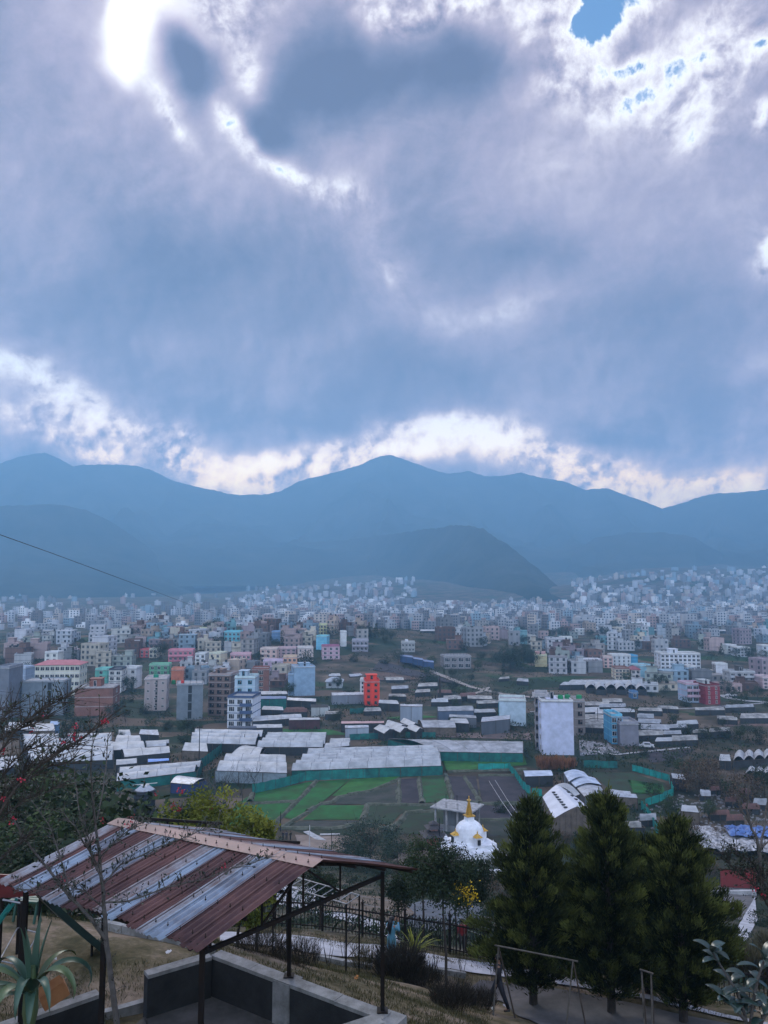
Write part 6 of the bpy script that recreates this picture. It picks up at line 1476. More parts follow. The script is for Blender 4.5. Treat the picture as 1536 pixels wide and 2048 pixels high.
for px, py, lab, c in [(869, 1995, 'tiny pink litter scrap lying on dry grass', (.65, .12, .12)), (712, 1962, 'orange brown scrap of packaging below the monkey bars', (.40, .16, .04)), (985, 2022, 'white paper scrap near swing frame foot', (.6, .6, .55)), (1012, 2018, 'crumpled white wrapper right of the paper scrap', (.5, .48, .55)), (112, 1924, 'white crumpled litter on the playground dirt', (.5, .5, .5)), (336, 1914, 'small pale litter scrap by the cement wall wing', (.6, .6, .6))]:
    p = G(px, py); b = MB(); rr_ = random.Random(px)
    for _ in range(5):
        q = Vector((rr_.uniform(-.05, .05), rr_.uniform(-.05, .05), rr_.uniform(0, .06))); b.face([q, q + Vector((.09, .02, .03)), q + Vector((.08, .09, .05)), q + Vector((-.01, .06, .02))])
    o = b.build('litter', wallmat(c, False), loc=p + Vector((0, 0, .04)), rz=rr_.uniform(0, 3)); o.scale = (.8,) * 3; tag(o, lab, 'litter')

# ------------------------------------------------------------------ people
def skin_body(joints, bones, mats, parent, name='body'):
    me = bpy.data.meshes.new(name); ids = {k: i for i, k in enumerate(joints)}
    me.from_pydata([j[0] for j in joints.values()], [(ids[a], ids[b_]) for a, b_ in bones], [])
    me.materials.append(mats); o = link(name, me, parent)
    o.modifiers.new('skin', 'SKIN'); me.skin_vertices if len(me.skin_vertices) else None
    if not len(me.skin_vertices):
        bm = bmesh.new(); bm.from_mesh(me); bm.verts.layers.skin.verify(); bm.to_mesh(me); bm.free()
    for i, (k, j) in enumerate(joints.items()):
        sv = me.skin_vertices[0].data[i]; r_ = j[1]; sv.radius = (r_, r_) if not isinstance(r_, tuple) else r_; sv.use_root = (k == 'pelvis')
    s_ = o.modifiers.new('smooth', 'SUBSURF'); s_.levels = s_.render_levels = 1
    for m in o.modifiers:
        if m.type == 'SKIN': m.use_smooth_shade = True
    return o
skinm = mat('skin', (.22, .12, .08), .6, .15, 6); hairm = mat('black_hair', (.010, .009, .010), .5, .3, 12, spec=.4)
def person(label, loc, rz, H, top, legs, long_hair, arms='phone', stride=.12, skirt=False, fingers=True, sleeves=True):
    o = thing('person', label, 'person', loc, rz); k = H / 1.7
    J = {}; Bn = []
    def j(n, p, r_): J[n] = ((p[0] * k, p[1] * k, p[2] * k), (r_ * k) if not isinstance(r_, tuple) else (r_[0] * k, r_[1] * k))
    j('pelvis', (0, 0, .93), (.14, .10)); j('waist', (0, 0, 1.06), (.115, .085)); j('chest', (0, .01, 1.26), (.14, .10)); j('neckb', (0, 0, 1.41), .06); j('neck', (0, 0, 1.47), .05)
    j('head0', (0, .01, 1.53), .065); j('head1', (0, .015, 1.61), .085); j('head2', (0, .01, 1.67), .065)
    Bn += [('pelvis', 'waist'), ('waist', 'chest'), ('chest', 'neckb'), ('neckb', 'neck'), ('neck', 'head0'), ('head0', 'head1'), ('head1', 'head2')]
    for s_, n in ((-1, 'l'), (1, 'r')):
        st = stride * s_
        j('hip' + n, (.09 * s_, 0, .88), .085); j('knee' + n, (.10 * s_, st * .6 + .03, .50), .058); j('ankle' + n, (.10 * s_, st, .09), .038); j('toe' + n, (.11 * s_, st + .15, .03), .03)
        Bn += [('pelvis', 'hip' + n), ('hip' + n, 'knee' + n), ('knee' + n, 'ankle' + n), ('ankle' + n, 'toe' + n)]
        j('sh' + n, (.18 * s_, 0, 1.38), .055)
        if arms == 'phone': el, wr, hd = (.24 * s_, .16, 1.18), (.10 * s_, .30, 1.42), (.07 * s_, .33, 1.50)
        elif arms == 'reach': el, wr, hd = (.26 * s_, .08, 1.14), (.2 * s_, .26, 1.1), (.18 * s_, .33, 1.1)
        else: el, wr, hd = (.23 * s_, -.02, 1.12), (.24 * s_, .06, .90), (.24 * s_, .09, .82)
        j('el' + n, el, .04); j('wr' + n, wr, .026); j('hand' + n, hd, .03)
        Bn += [('chest', 'sh' + n), ('sh' + n, 'el' + n), ('el' + n, 'wr' + n), ('wr' + n, 'hand' + n)]
        if fingers:
            h_ = Vector(hd); d = (Vector(hd) - Vector(wr)).normalized(); sd_ = d.cross(Vector((0, 1, 0)) if abs(d.y) < .8 else Vector((0, 0, 1))).normalized()
            for q in range(4):
                off_ = sd_ * (-.026 + .0175 * q); l_ = (.055, .066, .062, .048)[q]
                j(f'f{q}a' + n, h_ + off_ + d * .03, .0095); j(f'f{q}b' + n, h_ + off_ + d * (.03 + l_ * .6) + Vector((0, .01, 0)), .0085); j(f'f{q}c' + n, h_ + off_ + d * (.03 + l_) + Vector((0, .0, -.008)), .007)
                Bn += [('hand' + n, f'f{q}a' + n), (f'f{q}a' + n, f'f{q}b' + n), (f'f{q}b' + n, f'f{q}c' + n)]
            j('t1' + n, h_ - sd_ * .04 + d * .005, .011); j('t2' + n, h_ - sd_ * .055 + d * .035, .009); Bn += [('hand' + n, 't1' + n), ('t1' + n, 't2' + n)]
    skin_body(J, Bn, skinm, o)
    # clothing: torso tube, sleeves, trousers or skirt
    g = lambda n: Vector(J[n][0])
    b = MB(); hem = .50 if skirt else .86; rows = [(.062, 1.44), (.11, 1.41), (.185, 1.36), (.175, 1.24), (.145, 1.08), (.165, .94), (.19, .78 if skirt else .88), (.215, hem) if skirt else (.17, hem)]
    n = 20; prev = None
    for rr_, z in rows:
        row = [(math.cos(2 * math.pi * i / n) * rr_ * k * (1 + .03 * math.sin(i * 2.3)), (math.sin(2 * math.pi * i / n) * rr_ * .68 + .01) * k, z * k) for i in range(n)]
        if prev:
            for i in range(n): b.face([prev[i], row[i], row[(i + 1) % n], prev[(i + 1) % n]])
        prev = row
    b.build('top', wallmat(top, False), o, smooth=True)
    for n_ in 'lr':
        b = MB(); b.tube([g('sh' + n_), g('sh' + n_).lerp(g('el' + n_), .5), g('el' + n_), g('wr' + n_)], [.072 * k, .064 * k, .052 * k, .038 * k], 12); b.build('sleeve', wallmat(top, False), o, smooth=True)
        b = MB(); b.tube([g('hip' + n_) + Vector((0, 0, .05)), g('knee' + n_), g('ankle' + n_) + Vector((0, 0, .02))], [.105 * k, .075 * k, .055 * k], 12); b.build('trouser_leg', wallmat(legs, False), o, smooth=True)
        b = MB(); a = g('ankle' + n_); t = g('toe' + n_); b.tube([a + Vector((0, -.05, -.04)) * k, a + Vector((0, .04, -.045)) * k, t], [.04 * k, .042 * k, .032 * k], 10); b.build('shoe', M['dark'], o, smooth=True)
    hh = g('head1')
    b = MB(); b.lathe([(.03, -.02), (.094, .02), (.106, .07), (.09, .12), (.05, .15), (.01, .158)], 18, (hh.x, hh.y - .014, hh.z - .05)); 
    if long_hair:
        b.tube([hh + Vector((0, -.06, .02)), hh + Vector((0, -.10, -.12)), hh + Vector((0, -.13, -.30)), hh + Vector((0, -.12, -.48))], [.085, .09, .085, .03], 12)
    b.build('hair', hairm, o, smooth=True)
    f_ = MB(); f_.lathe([(.012, -.01), (.016, .0), (.004, .03)], 6, (hh.x, hh.y + .088, hh.z - .03)); f_.build('nose', skinm, o)
    for s_ in (-1, 1):
        f_ = MB(); f_.lathe([(.002, -.008), (.011, 0), (.002, .008)], 8, (hh.x + s_ * .032, hh.y + .082, hh.z)); f_.build('eye', M['dark'], o)
        f_ = MB(); f_.lathe([(.004, -.03), (.018, 0), (.004, .03)], 8, (hh.x + s_ * .09, hh.y, hh.z - .01)); f_.build('ear', skinm, o)
    f_ = MB(); f_.box((hh.x, hh.y + .086, hh.z - .06), (.045, .01, .010)); f_.build('mouth', wallmat((.2, .06, .05), False), o)
    return o
pp = G(783, 1926); o = person('person with long black hair in a light blue tunic, back turned, raising a phone', pp, R(-38), 1.62, (.09, .26, .36), (.07, .20, .24), True, 'phone', .03, True)
hd = MB(); hd.box((0, 0, 0), (.075, .010, .15)); q = hd.build('phone', M['dark'], loc=o.location + Vector((.215, .335, 1.46)), rz=R(-38)); tag(q, 'dark phone held up by the person in light blue', 'phone')
pp = G(924, 1927); pp = Vector((at(924, 1905, 38).x, 38, hz(at(924, 1905, 38).x, 38))); person('person in a dark red top seen from behind beyond the picket fence', pp + Vector((0, 0, .1)), R(10), 1.45, (.20, .014, .022), (.03, .03, .035), False, 'down', .03)
pp = Vector((at(998, 1990, 25.9).x, 25.9, hz(at(998, 1990, 25.9).x, 25.9))); person('person in black walking beside the wooden swing frame', pp, R(80), 1.66, (.012, .012, .016), (.012, .013, .022), False, 'down', .30)
for i, (px, lab, c) in enumerate([(566, 'leftmost of three tiny dark figures huddled by the black pole', (.03, .03, .04)), (573, 'middle one of three tiny dark figures huddled by black pole', (.05, .05, .07)), (581, 'rightmost of three tiny dark figures huddled by the black pole', (.03, .035, .03))]):
    person(lab, G(px, 1680), R(30 * i - 20), 1.6, c, (.02, .02, .025), False, 'down', .05, fingers=False)
person('tiny person in red on the track between turquoise nets', G(1294, 1622), R(60), 1.6, (.3, .05, .05), (.03, .03, .04), False, 'reach', .1, fingers=False)
# ------------------------------------------------------------------ foliage
LM = {
 'dark': leaf_mat('leaf_dark', (.006, .014, .008), (.028, .048, .016), trans=.1),
 'mid': leaf_mat('leaf_mid', (.010, .024, .010), (.05, .08, .022), trans=.15),
 'yellow': leaf_mat('leaf_yellow_green', (.03, .05, .010), (.24, .25, .035), trans=.3),
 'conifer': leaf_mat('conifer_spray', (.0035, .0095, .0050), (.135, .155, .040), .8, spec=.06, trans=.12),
 'bluish': leaf_mat('leaf_bluish', (.010, .025, .018), (.04, .07, .045), trans=.1),
 'brown': leaf_mat('leaf_brown', (.03, .022, .014), (.13, .085, .05), trans=.1),
 'straw': leaf_mat('straw', (.035, .035, .018), (.17, .145, .08), trans=.15),
 'grass': leaf_mat('grass_blade', (.016, .022, .008), (.11, .10, .042), trans=.15),
 'orange': leaf_mat('leaf_orange', (.10, .045, .02), (.34, .15, .07), trans=.2),
 'red': leaf_mat('petal_red', (.20, .012, .025), (.42, .04, .07), trans=.2),
 'gold': leaf_mat('petal_gold', (.35, .22, .01), (.75, .55, .03), trans=.3),
}
def tree_mesh(kind, H, Rc, seed, nleaf, lsize, mk, trunk_r=.12, crown_lo=.35, nclump=60, bare=False, lean=0, bark='bark', taper='round', aspect=.55):
    """returns (trunk mesh, crown mesh or None)"""
    rr = random.Random(seed); rg_ = np.random.default_rng(seed); b = MB()
    tops = []
    th = H * (.92 if taper in ('cone', 'column') else .62)
    tp = [(0, 0, -.4)]; x = y = 0
    for i in range(1, 7):
        x += rr.uniform(-.03, .03) * H + lean * H / 6; y += rr.uniform(-.03, .03) * H; tp.append((x, y, th * i / 6))
    b.tube(tp, [trunk_r * (1 - .72 * i / 6) for i in range(7)], 8)
    def limb(p, d, L_, r_, lev):
        q = p.copy(); pts = [q.copy()]; dd = d.copy()
        for i in range(4):
            dd = (dd + Vector((rr.uniform(-.25, .25), rr.uniform(-.25, .25), rr.uniform(-.05, .2)))).normalized(); q = q + dd * L_ / 4; pts.append(q.copy())
        b.tube(pts, [r_ * (1 - .75 * i / 4) for i in range(5)], 5 if lev else 6)
        if lev < (3 if bare else 1):
            for k in range(3):
                t = rr.uniform(.35, 1); j = min(int(t * 4), 3); s_ = pts[j].lerp(pts[j + 1], t * 4 - j)
                limb(s_, (dd + Vector((rr.uniform(-.8, .8), rr.uniform(-.8, .8), rr.uniform(-.1, .6)))).normalized(), L_ * .62, r_ * .5, lev + 1)
        tops.append(q)
    for i in range(7 if taper == 'round' else 3):
        a = i * 2.4 + rr.uniform(-.3, .3); t = rr.uniform(crown_lo, .95); k = min(int(t * 6), 5); p = Vector(tp[k]).lerp(Vector(tp[k + 1]), t * 6 - k)
        limb(p, Vector((math.cos(a), math.sin(a), rr.uniform(.5, 1.3))).normalized(), Rc * rr.uniform(.7, 1.05), trunk_r * .4, 0)
    o = b.build('trunk', M[bark]); tm = o.data; bpy.data.objects.remove(o)
    if bare: return tm, None
    # clumps through the crown's volume
    C = []; Sz = []
    zc = H * (crown_lo + 1) / 2; hh = H * (1 - crown_lo) / 2
    for i in range(nclump):
        if taper == 'round':
            v_ = rg_.normal(size=3); v_ /= np.linalg.norm(v_); rad = rg_.uniform(.45, 1.0) ** .6 * (1 + .22 * math.sin(v_[0] * 3 + seed) + .2 * rg_.normal() * .5)
            C.append((v_[0] * Rc * rad + x * .6, v_[1] * Rc * rad + y * .6, zc + v_[2] * hh * rad)); Sz.append(Rc * rg_.uniform(.20, .36))
        else:
            t = rg_.uniform(0, 1) ** (1.35 if taper == 'cone' else 1.0); pr = ((1 - t) ** .8 if taper == 'cone' else math.sin(math.pi * (t * .92 + .06)) ** .45) * rg_.uniform(.72, 1.08); a = rg_.uniform(0, 6.28); q = Rc * pr * rg_.uniform(.5, 1) ** .5
            C.append((math.cos(a) * q, math.sin(a) * q, H * (crown_lo + (1 - crown_lo) * t))); Sz.append(Rc * rg_.uniform(.16, .30) * (.5 + .6 * (1 - t)))
    C = np.array(C); Sz = np.array(Sz); w_ = Sz ** 2; idx = rg_.choice(len(C), nleaf, p=w_ / w_.sum())
    P = C[idx] + rg_.normal(size=(nleaf, 3)) * Sz[idx][:, None] * .62 * np.array([1, 1, .8])
    V, Fc = leaves(P, lsize * rg_.uniform(.6, 1.3, nleaf), rg_, aspect)
    base = rg_.uniform(.0, .75, len(C))
    tint = np.clip(base[idx] * .75 + rg_.uniform(0, .35, nleaf), 0, 1)
    return tm, fast_mesh('crown', V, Fc, LM[mk], tint=tint)
PROTO = {}
def proto(key, *a, **k):
    PROTO[key] = tree_mesh(key, *a, **k); return key
proto('broad1', 8, 3.4, 1, 2600, .34, 'dark'); proto('broad2', 8, 3.0, 2, 2600, .34, 'mid'); proto('broad3', 8, 3.8, 3, 2400, .36, 'bluish', nclump=45)
proto('column1', 10, 1.3, 4, 1800, .36, 'dark', crown_lo=.08, taper='column', nclump=70); proto('cone1', 10, 2.4, 5, 2600, .34, 'dark', crown_lo=.1, taper='cone', nclump=90)
proto('airy', 6, 3.1, 6, 5200, .20, 'bluish', crown_lo=.12, nclump=80); proto('bare1', 8, 3.2, 7, 0, 0, 'dark', bare=True, bark='paleb', trunk_r=.14); proto('bare2', 7, 2.6, 8, 0, 0, 'dark', bare=True, bark='bark', trunk_r=.1)
proto('bush1', 2.4, 1.5, 9, 900, .22, 'mid', crown_lo=.05, trunk_r=.05, nclump=26); proto('bush2', 2.2, 1.6, 10, 900, .22, 'dark', crown_lo=.05, trunk_r=.05, nclump=24); proto('brownbush', 3, 1.8, 11, 1400, .2, 'brown', crown_lo=.08, trunk_r=.05, nclump=30)
def plant(key, p, h, name, desc, cat='tree', rz=None, wide=1.0, group=None, label=None):
    tm, cm = PROTO[key]; H0 = {'broad1': 8, 'broad2': 8, 'broad3': 8, 'column1': 10, 'cone1': 10, 'airy': 6, 'bare1': 8, 'bare2': 7, 'bush1': 2.4, 'bush2': 2.2, 'brownbush': 3}[key]; s_ = h / H0
    o = bpy.data.objects.new(name, None); COL.objects.link(o); o.location = (p.x, p.y, p.z - .1); o.rotation_euler = (0, 0, rnd.uniform(0, 6.28) if rz is None else rz); o.scale = (s_ * wide, s_ * wide, s_)
    for n_, me in (('trunk', tm), ('crown', cm)):
        if me: c = bpy.data.objects.new(n_, me); COL.objects.link(c); c.parent = o
    if label: tag(o, label, cat, group)
    else:
        q = pix(p); auto(o, desc, cat, q[0], q[1], group)
    return o
KD = {'broad1': 'dark green bushy tree', 'broad2': 'mid green bushy tree', 'broad3': 'bluish green spreading tree', 'column1': 'narrow dark columnar tree', 'cone1': 'dark pointed conifer', 'airy': 'feathery dark tree', 'bare1': 'bare grey branched tree', 'bare2': 'bare brown twiggy tree', 'bush1': 'mid green shrub', 'bush2': 'dark shrub', 'brownbush': 'brownish dry shrub'}
def px_tree(key, px, ytop, ybase, label=None, wide=1.0, group=None, name=None, cat=None, Y=None):
    p = G(px, ybase) if Y is None else Vector((at(px, ybase, Y).x, Y, hz(at(px, ybase, Y).x, Y)))
    t = at(px, ytop, p.y); return plant(key, p, max(t.z - p.z, .5), name or ('shrub' if 'bush' in key else 'tree'), KD[key], cat or ('shrub' if 'bush' in key else 'tree'), wide=wide, label=label, group=group)
# named trees of the valley
for px, yt, yb, w_, k in [(1010, 1293, 1335, 1.2, 'broad3'), (1030, 1284, 1338, 1.0, 'cone1'), (1048, 1290, 1334, 1.1, 'broad1'), (1022, 1302, 1342, 1.3, 'broad1'), (996, 1305, 1330, 1.2, 'broad1'), (1062, 1300, 1336, 1.0, 'broad3')]:
    px_tree(k, px, yt, yb, wide=w_, group='big dark tree clump')
for px, yt, yb, k in [(418, 1241, 1270, 'broad1'), (432, 1238, 1270, 'broad3'), (443, 1246, 1268, 'broad1'), (664, 1240, 1263, 'cone1'), (676, 1237, 1262, 'cone1'), (725, 1247, 1275, 'broad1'), (738, 1244, 1275, 'cone1'), (752, 1246, 1276, 'cone1'), (768, 1256, 1280, 'broad1'), (782, 1262, 1284, 'broad1'),
                      (148, 1290, 1328, 'column1'), (170, 1283, 1318, 'broad1'), (180, 1284, 1318, 'column1'), (1135, 1254, 1282, 'cone1'), (1180, 1258, 1278, 'broad1'), (1230, 1240, 1262, 'broad3'), (1205, 1236, 1256, 'broad3'), (366, 1262, 1290, 'broad1'), (535, 1270, 1292, 'broad1'), (552, 1278, 1296, 'broad3'), (1410, 1252, 1268, 'broad3')]:
    px_tree(k, px, yt, yb, group='trees among the houses')
px_tree('cone1', 137, 1392, 1500, 'dark conifer standing in front of the brick block at left', .9)
for px, yt, yb, k in [(225, 1405, 1445, 'broad1'), (250, 1415, 1440, 'broad1'), (668, 1425, 1452, 'broad1'), (680, 1420, 1440, 'broad1'), (1410, 1455, 1482, 'broad1'), (580, 1365, 1392, 'broad2'), (675, 1352, 1378, 'broad1'), (1445, 1436, 1455, 'broad1'), (640, 1440, 1455, 'broad2'), (362, 1440, 1470, 'broad2'), (375, 1436, 1468, 'broad1'), (340, 1440, 1465, 'broad1'),
                      (790, 1390, 1408, 'broad1'), (905, 1360, 1390, 'broad1'), (925, 1372, 1398, 'broad2'), (865, 1350, 1372, 'broad3'), (1240, 1400, 1425, 'bare2'), (1262, 1405, 1440, 'bare2'), (1495, 1445, 1475, 'broad3'), (1520, 1452, 1490, 'broad1'), (1480, 1452, 1480, 'broad2')]:
    px_tree(k, px, yt, yb, group='trees among the sheds')
for px, yt, yb, lab, k, w_ in [(440, 1525, 1640, 'bare grey tree between curved greenhouse and yellow-green bushes', 'bare1', 1.1), (415, 1540, 1615, 'smaller bare grey tree left of the tall bare one', 'bare1', 1.0), (480, 1535, 1618, 'bare twiggy tree in front of the glassy greenhouse', 'bare2', 1.0), (506, 1520, 1600, 'thin bare tree at the left corner of green fields', 'bare2', .8),
                            (478, 1466, 1500, 'little bare tree on top of curved greenhouse line', 'bare2', .8)]:
    px_tree(k, px, yt, yb, lab, w_)
for px, yt, yb, k in [(1385, 1505, 1560, 'bare2'), (1405, 1510, 1575, 'brownbush'), (1430, 1500, 1560, 'bare2'), (1400, 1530, 1590, 'brownbush'), (1440, 1540, 1600, 'bare2'), (1470, 1520, 1580, 'bare2'), (1490, 1540, 1610, 'brownbush'), (1370, 1520, 1560, 'broad2'), (1515, 1500, 1570, 'bare2'), (1530, 1530, 1600, 'broad1'), (1345, 1500, 1530, 'bush1'),
                      (1420, 1600, 1640, 'broad2'), (1460, 1560, 1600, 'broad2'), (1350, 1590, 1620, 'bush1'), (1330, 1600, 1625, 'bush1'), (1310, 1565, 1590, 'bush1'), (1285, 1490, 1510, 'bush2'), (1220, 1500, 1520, 'bush2'), (1380, 1640, 1680, 'brownbush'), (1440, 1650, 1680, 'brownbush'), (1000, 1600, 1625, 'bush2')]:
    px_tree(k, px, yt, yb, group='garden trees at the right')
for i, px in enumerate((1086, 1096, 1106, 1117, 1128, 1140)):
    p = G(px, 1540 - i % 2 * 2); H_ = at(px, 1506 + (i * 5) % 7, p.y).z - p.z; rg_ = np.random.default_rng(i + 70); n = 520; a = rg_.uniform(0, 6.28, n); q = rg_.uniform(0, 1, n) ** .5 * 1.3
    P = np.stack([np.cos(a) * q, np.sin(a) * q, rg_.uniform(0, .35, n) * H_], 1); D = np.stack([np.cos(a) * .25, np.sin(a) * .25, np.ones(n) * 1.2], 1); V, Fc = leaves(P, H_ * rg_.uniform(.35, .7, n), rg_, .06, D=D, spread=.25)
    o = link('reed_clump', fast_mesh('reed_clump', V, Fc, LM['orange'], tint=rg_.uniform(0, 1, n)), loc=p); auto(o, 'rusty orange dry reed clump', 'reeds', px, 1530, 'orange reeds at the tall blank building')
# random small trees and shrubs
rg = random.Random(99)
for i in range(170):
    px = rg.uniform(-10, 1546); py = rg.uniform(1285, 1500)
    if any(a - 4 < px < b_ + 4 and t_ < py < bb + 3 for a, b_, t_, bb in HERO_BOX): continue
    p = G(px, py); plant(rg.choice(('broad1', 'broad1', 'broad2', 'broad3', 'bush2', 'column1')) if py < 1400 else rg.choice(('bush1', 'bush2', 'broad1', 'bare2')), p, rg.uniform(3, 7.5) if py < 1400 else rg.uniform(2, 4), 'tree', 'small dark tree', 'tree', group='scattered trees of the valley')
for i in range(64):
    px = rg.choice((rg.uniform(260, 740), rg.uniform(870, 1546))); py = rg.uniform(1262, 1325)
    if any(a - 3 < px < b_ + 3 and t_ < py < bb + 3 for a, b_, t_, bb in HERO_BOX): continue
    plant(rg.choice(('broad1', 'broad3', 'cone1', 'column1', 'broad1')), G(px, py), rg.uniform(5, 10), 'tree', 'dark tree among the houses', 'tree', group='dark trees among the houses')
# slope below the fence: shrubs
SL = [(560, 1700, 2.2), (600, 1715, 1.8), (660, 1712, 2.2), (700, 1722, 2.5), (790, 1716, 2.8), (815, 1712, 2.2), (840, 1705, 2.0), (1000, 1760, 2.6), (980, 1775, 2.2), (1010, 1800, 2.4), (950, 1795, 1.8), (985, 1830, 2.0), (760, 1752, 1.6), (700, 1765, 1.4), (860, 1780, 2.4), (930, 1762, 2.2),
      (1400, 1740, 2.2), (1430, 1755, 2.4), (1460, 1765, 2.0), (1500, 1770, 2.4), (1525, 1790, 2.2), (1400, 1700, 2.6), (1440, 1905, 1.6), (1470, 1915, 1.4), (1520, 1850, 1.6), (1130, 1690, 2.5), (1170, 1705, 2.5), (1280, 1700, 2.6), (1320, 1700, 2.4), (480, 1690, 2.5), (520, 1692, 2.2), (440, 1690, 2.6)]
for px, py, h in SL:
    plant(rg.choice(('bush1', 'bush2', 'bush2', 'brownbush')), G(px, py), h, 'shrub', 'low dark shrub on the slope', 'shrub', wide=1.2, group='shrubs on the slope')
px_tree('airy', 740, 1636, 1738, 'feathery dark spreading tree left of the small shrine', 1.0)
px_tree('airy', 716, 1655, 1735, 'lower feathery dark tree joined to the left of the spreading one', .9)
# left background thicket
for px, yt, Y, k, lab in [(20, 1560, 34, 'broad1', 'dark tree behind the flowering shrub at the left edge'), (75, 1545, 40, 'broad2', 'dark green tree below the half hidden greenhouse'), (125, 1560, 42, 'broad1', 'dark tree right of the green one behind flowering twigs'), (178, 1622, 46, 'broad3', 'dark tree left of the black water tank'), (60, 1640, 28, 'broad2', 'mid green low tree above the shelter roof corner'), (130, 1650, 27, 'bush2', 'dark shrub over the far corner of the shelter roof'), (0, 1660, 25, 'broad1', 'dark shrub tree at the left edge by the roof'), (226, 1640, 50, 'bush1', 'green shrub beside the water tank')]:
    x = at(px, 1700, Y).x; p = Vector((x, Y, hz(x, Y))); t = at(px, yt, Y); plant(k, p, t.z - p.z, 'tree', '', 'tree', label=lab, wide=1.25)
# yellow-green bushes behind the roof
def leafy_bush(name, label, p, H, Rc, n, ls, mk, seed, cat='bush', lo=.0, nclump=60, aspect=.5, flowers=0, trunk=.05, lean=0):
    tm, cm = tree_mesh(name, H, Rc, seed, n, ls, mk, trunk_r=trunk, crown_lo=lo, nclump=nclump, aspect=aspect, lean=lean)
    o = thing(name, label, cat, p, 0); link('trunk', tm, o); link('crown', cm, o)
    if flowers:
        r_ = np.random.default_rng(seed); v_ = r_.normal(size=(flowers, 3)); v_ /= np.linalg.norm(v_, axis=1)[:, None]; C = v_ * np.array([Rc, Rc, H * (1 - lo) / 2]) * .95 + np.array([0, 0, H * (1 + lo) / 2]); P = np.repeat(C, 12, 0) + r_.normal(size=(flowers * 12, 3)) * .05
        V, Fc = leaves(P, .07, r_, .8); link('flowers', fast_mesh('flowers', V, Fc, LM['red'], tint=r_.uniform(0, 1, len(P))), o)
    return o
for i, (px, yt, Y, R_, lab) in enumerate([(350, 1604, 26, .85, 'dark green flowering bush just right of the water tank'), (385, 1596, 25.5, 1.0, 'leafy bush with red flowers second from the water tank'), (432, 1606, 25, .9, 'yellow-green bush in the middle of the row behind the roof'), (478, 1614, 24.5, .75, 'yellow-green bush fourth from water tank behind the roof'), (516, 1630, 24, .55, 'smallest yellow-green bush at the right end of the row')]):
    x = at(px, 1650, Y).x; p = Vector((x, Y, hz(x, Y))); H_ = at(px, yt, Y).z - p.z
    leafy_bush('bush', lab, p, H_, R_, 5200, .13, 'mid' if i == 0 else 'yellow', 30 + i, lo=.25, nclump=70, flowers=3 if i < 2 else 0)
# ------------------------------------------------------------------ conifers at the right
def conifer(label, px, ytop, ybase, Y, Rc, seed, n=60000):
    b0 = at(px, ybase, Y); g = hz(b0.x, Y); p = Vector((b0.x, Y, g)); H = at(px, ytop, Y).z - g; r_ = np.random.default_rng(seed)
    o = thing('conifer', label, 'conifer', p, 0); b = MB(); b.tube([(0, 0, -.4), (.03, 0, H * .3), (-.02, .02, H * .65), (0, 0, H * .96)], [.15, .11, .06, .012], 10)
    lo = .07; nb = 250; S = []; D = []; T = []; W_ = []
    for i in range(nb):
        t = (i + r_.uniform()) / nb; t = t ** 1.12; z0 = H * (lo + (1 - lo) * t * .97); a = i * 2.399 + r_.uniform(-.4, .4)
        prof = (1 - t) ** .66 * min(1, .22 + t * 4.4) if t < .95 else .10; L_ = Rc * prof * r_.uniform(.50, 1.16) * (1 + .2 * math.sin(a * 2 + seed)) + .10
        el = r_.uniform(.15, .55) + .5 * t; d = np.array([math.cos(a) * math.cos(el), math.sin(a) * math.cos(el), math.sin(el)])
        if i % 4 == 0: b.tube([(0, 0, z0), tuple(Vector((0, 0, z0)) + Vector(d) * L_ * .8)], [.022, .006], 4, cap=False)
        S.append((0, 0, z0)); D.append(d * L_); W_.append(L_ ** 1.6 + .02)
    S = np.array(S); D = np.array(D); W_ = np.array(W_); idx = r_.choice(nb, n, p=W_ / W_.sum()); u = r_.uniform(.28, 1.0, n) ** .75
    L_ = np.linalg.norm(D[idx], axis=1)
    P = S[idx] + D[idx] * u[:, None] + r_.normal(size=(n, 3)) * (.04 + .095 * L_ * (1.05 - u) + .02)[:, None]
    P[:, 2] -= (u ** 2) * .10 * L_
    dd = D[idx] / L_[:, None]; dd = dd * .8 + np.array([0, 0, .55])
    V, Fc = leaves(P, r_.uniform(.09, .22, n), r_, .20, D=dd, spread=.45)
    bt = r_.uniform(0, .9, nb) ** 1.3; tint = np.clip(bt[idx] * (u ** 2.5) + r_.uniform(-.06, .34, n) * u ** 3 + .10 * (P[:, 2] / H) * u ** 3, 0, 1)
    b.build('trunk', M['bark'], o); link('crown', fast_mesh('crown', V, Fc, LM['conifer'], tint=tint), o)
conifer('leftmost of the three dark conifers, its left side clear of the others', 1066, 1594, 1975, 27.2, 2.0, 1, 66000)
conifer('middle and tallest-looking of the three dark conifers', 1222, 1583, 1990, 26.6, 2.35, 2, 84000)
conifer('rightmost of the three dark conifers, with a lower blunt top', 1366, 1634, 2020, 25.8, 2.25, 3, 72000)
conifer('shorter dark conifer half hidden between middle and rightmost ones', 1298, 1672, 1990, 28.4, 1.6, 4, 36000)
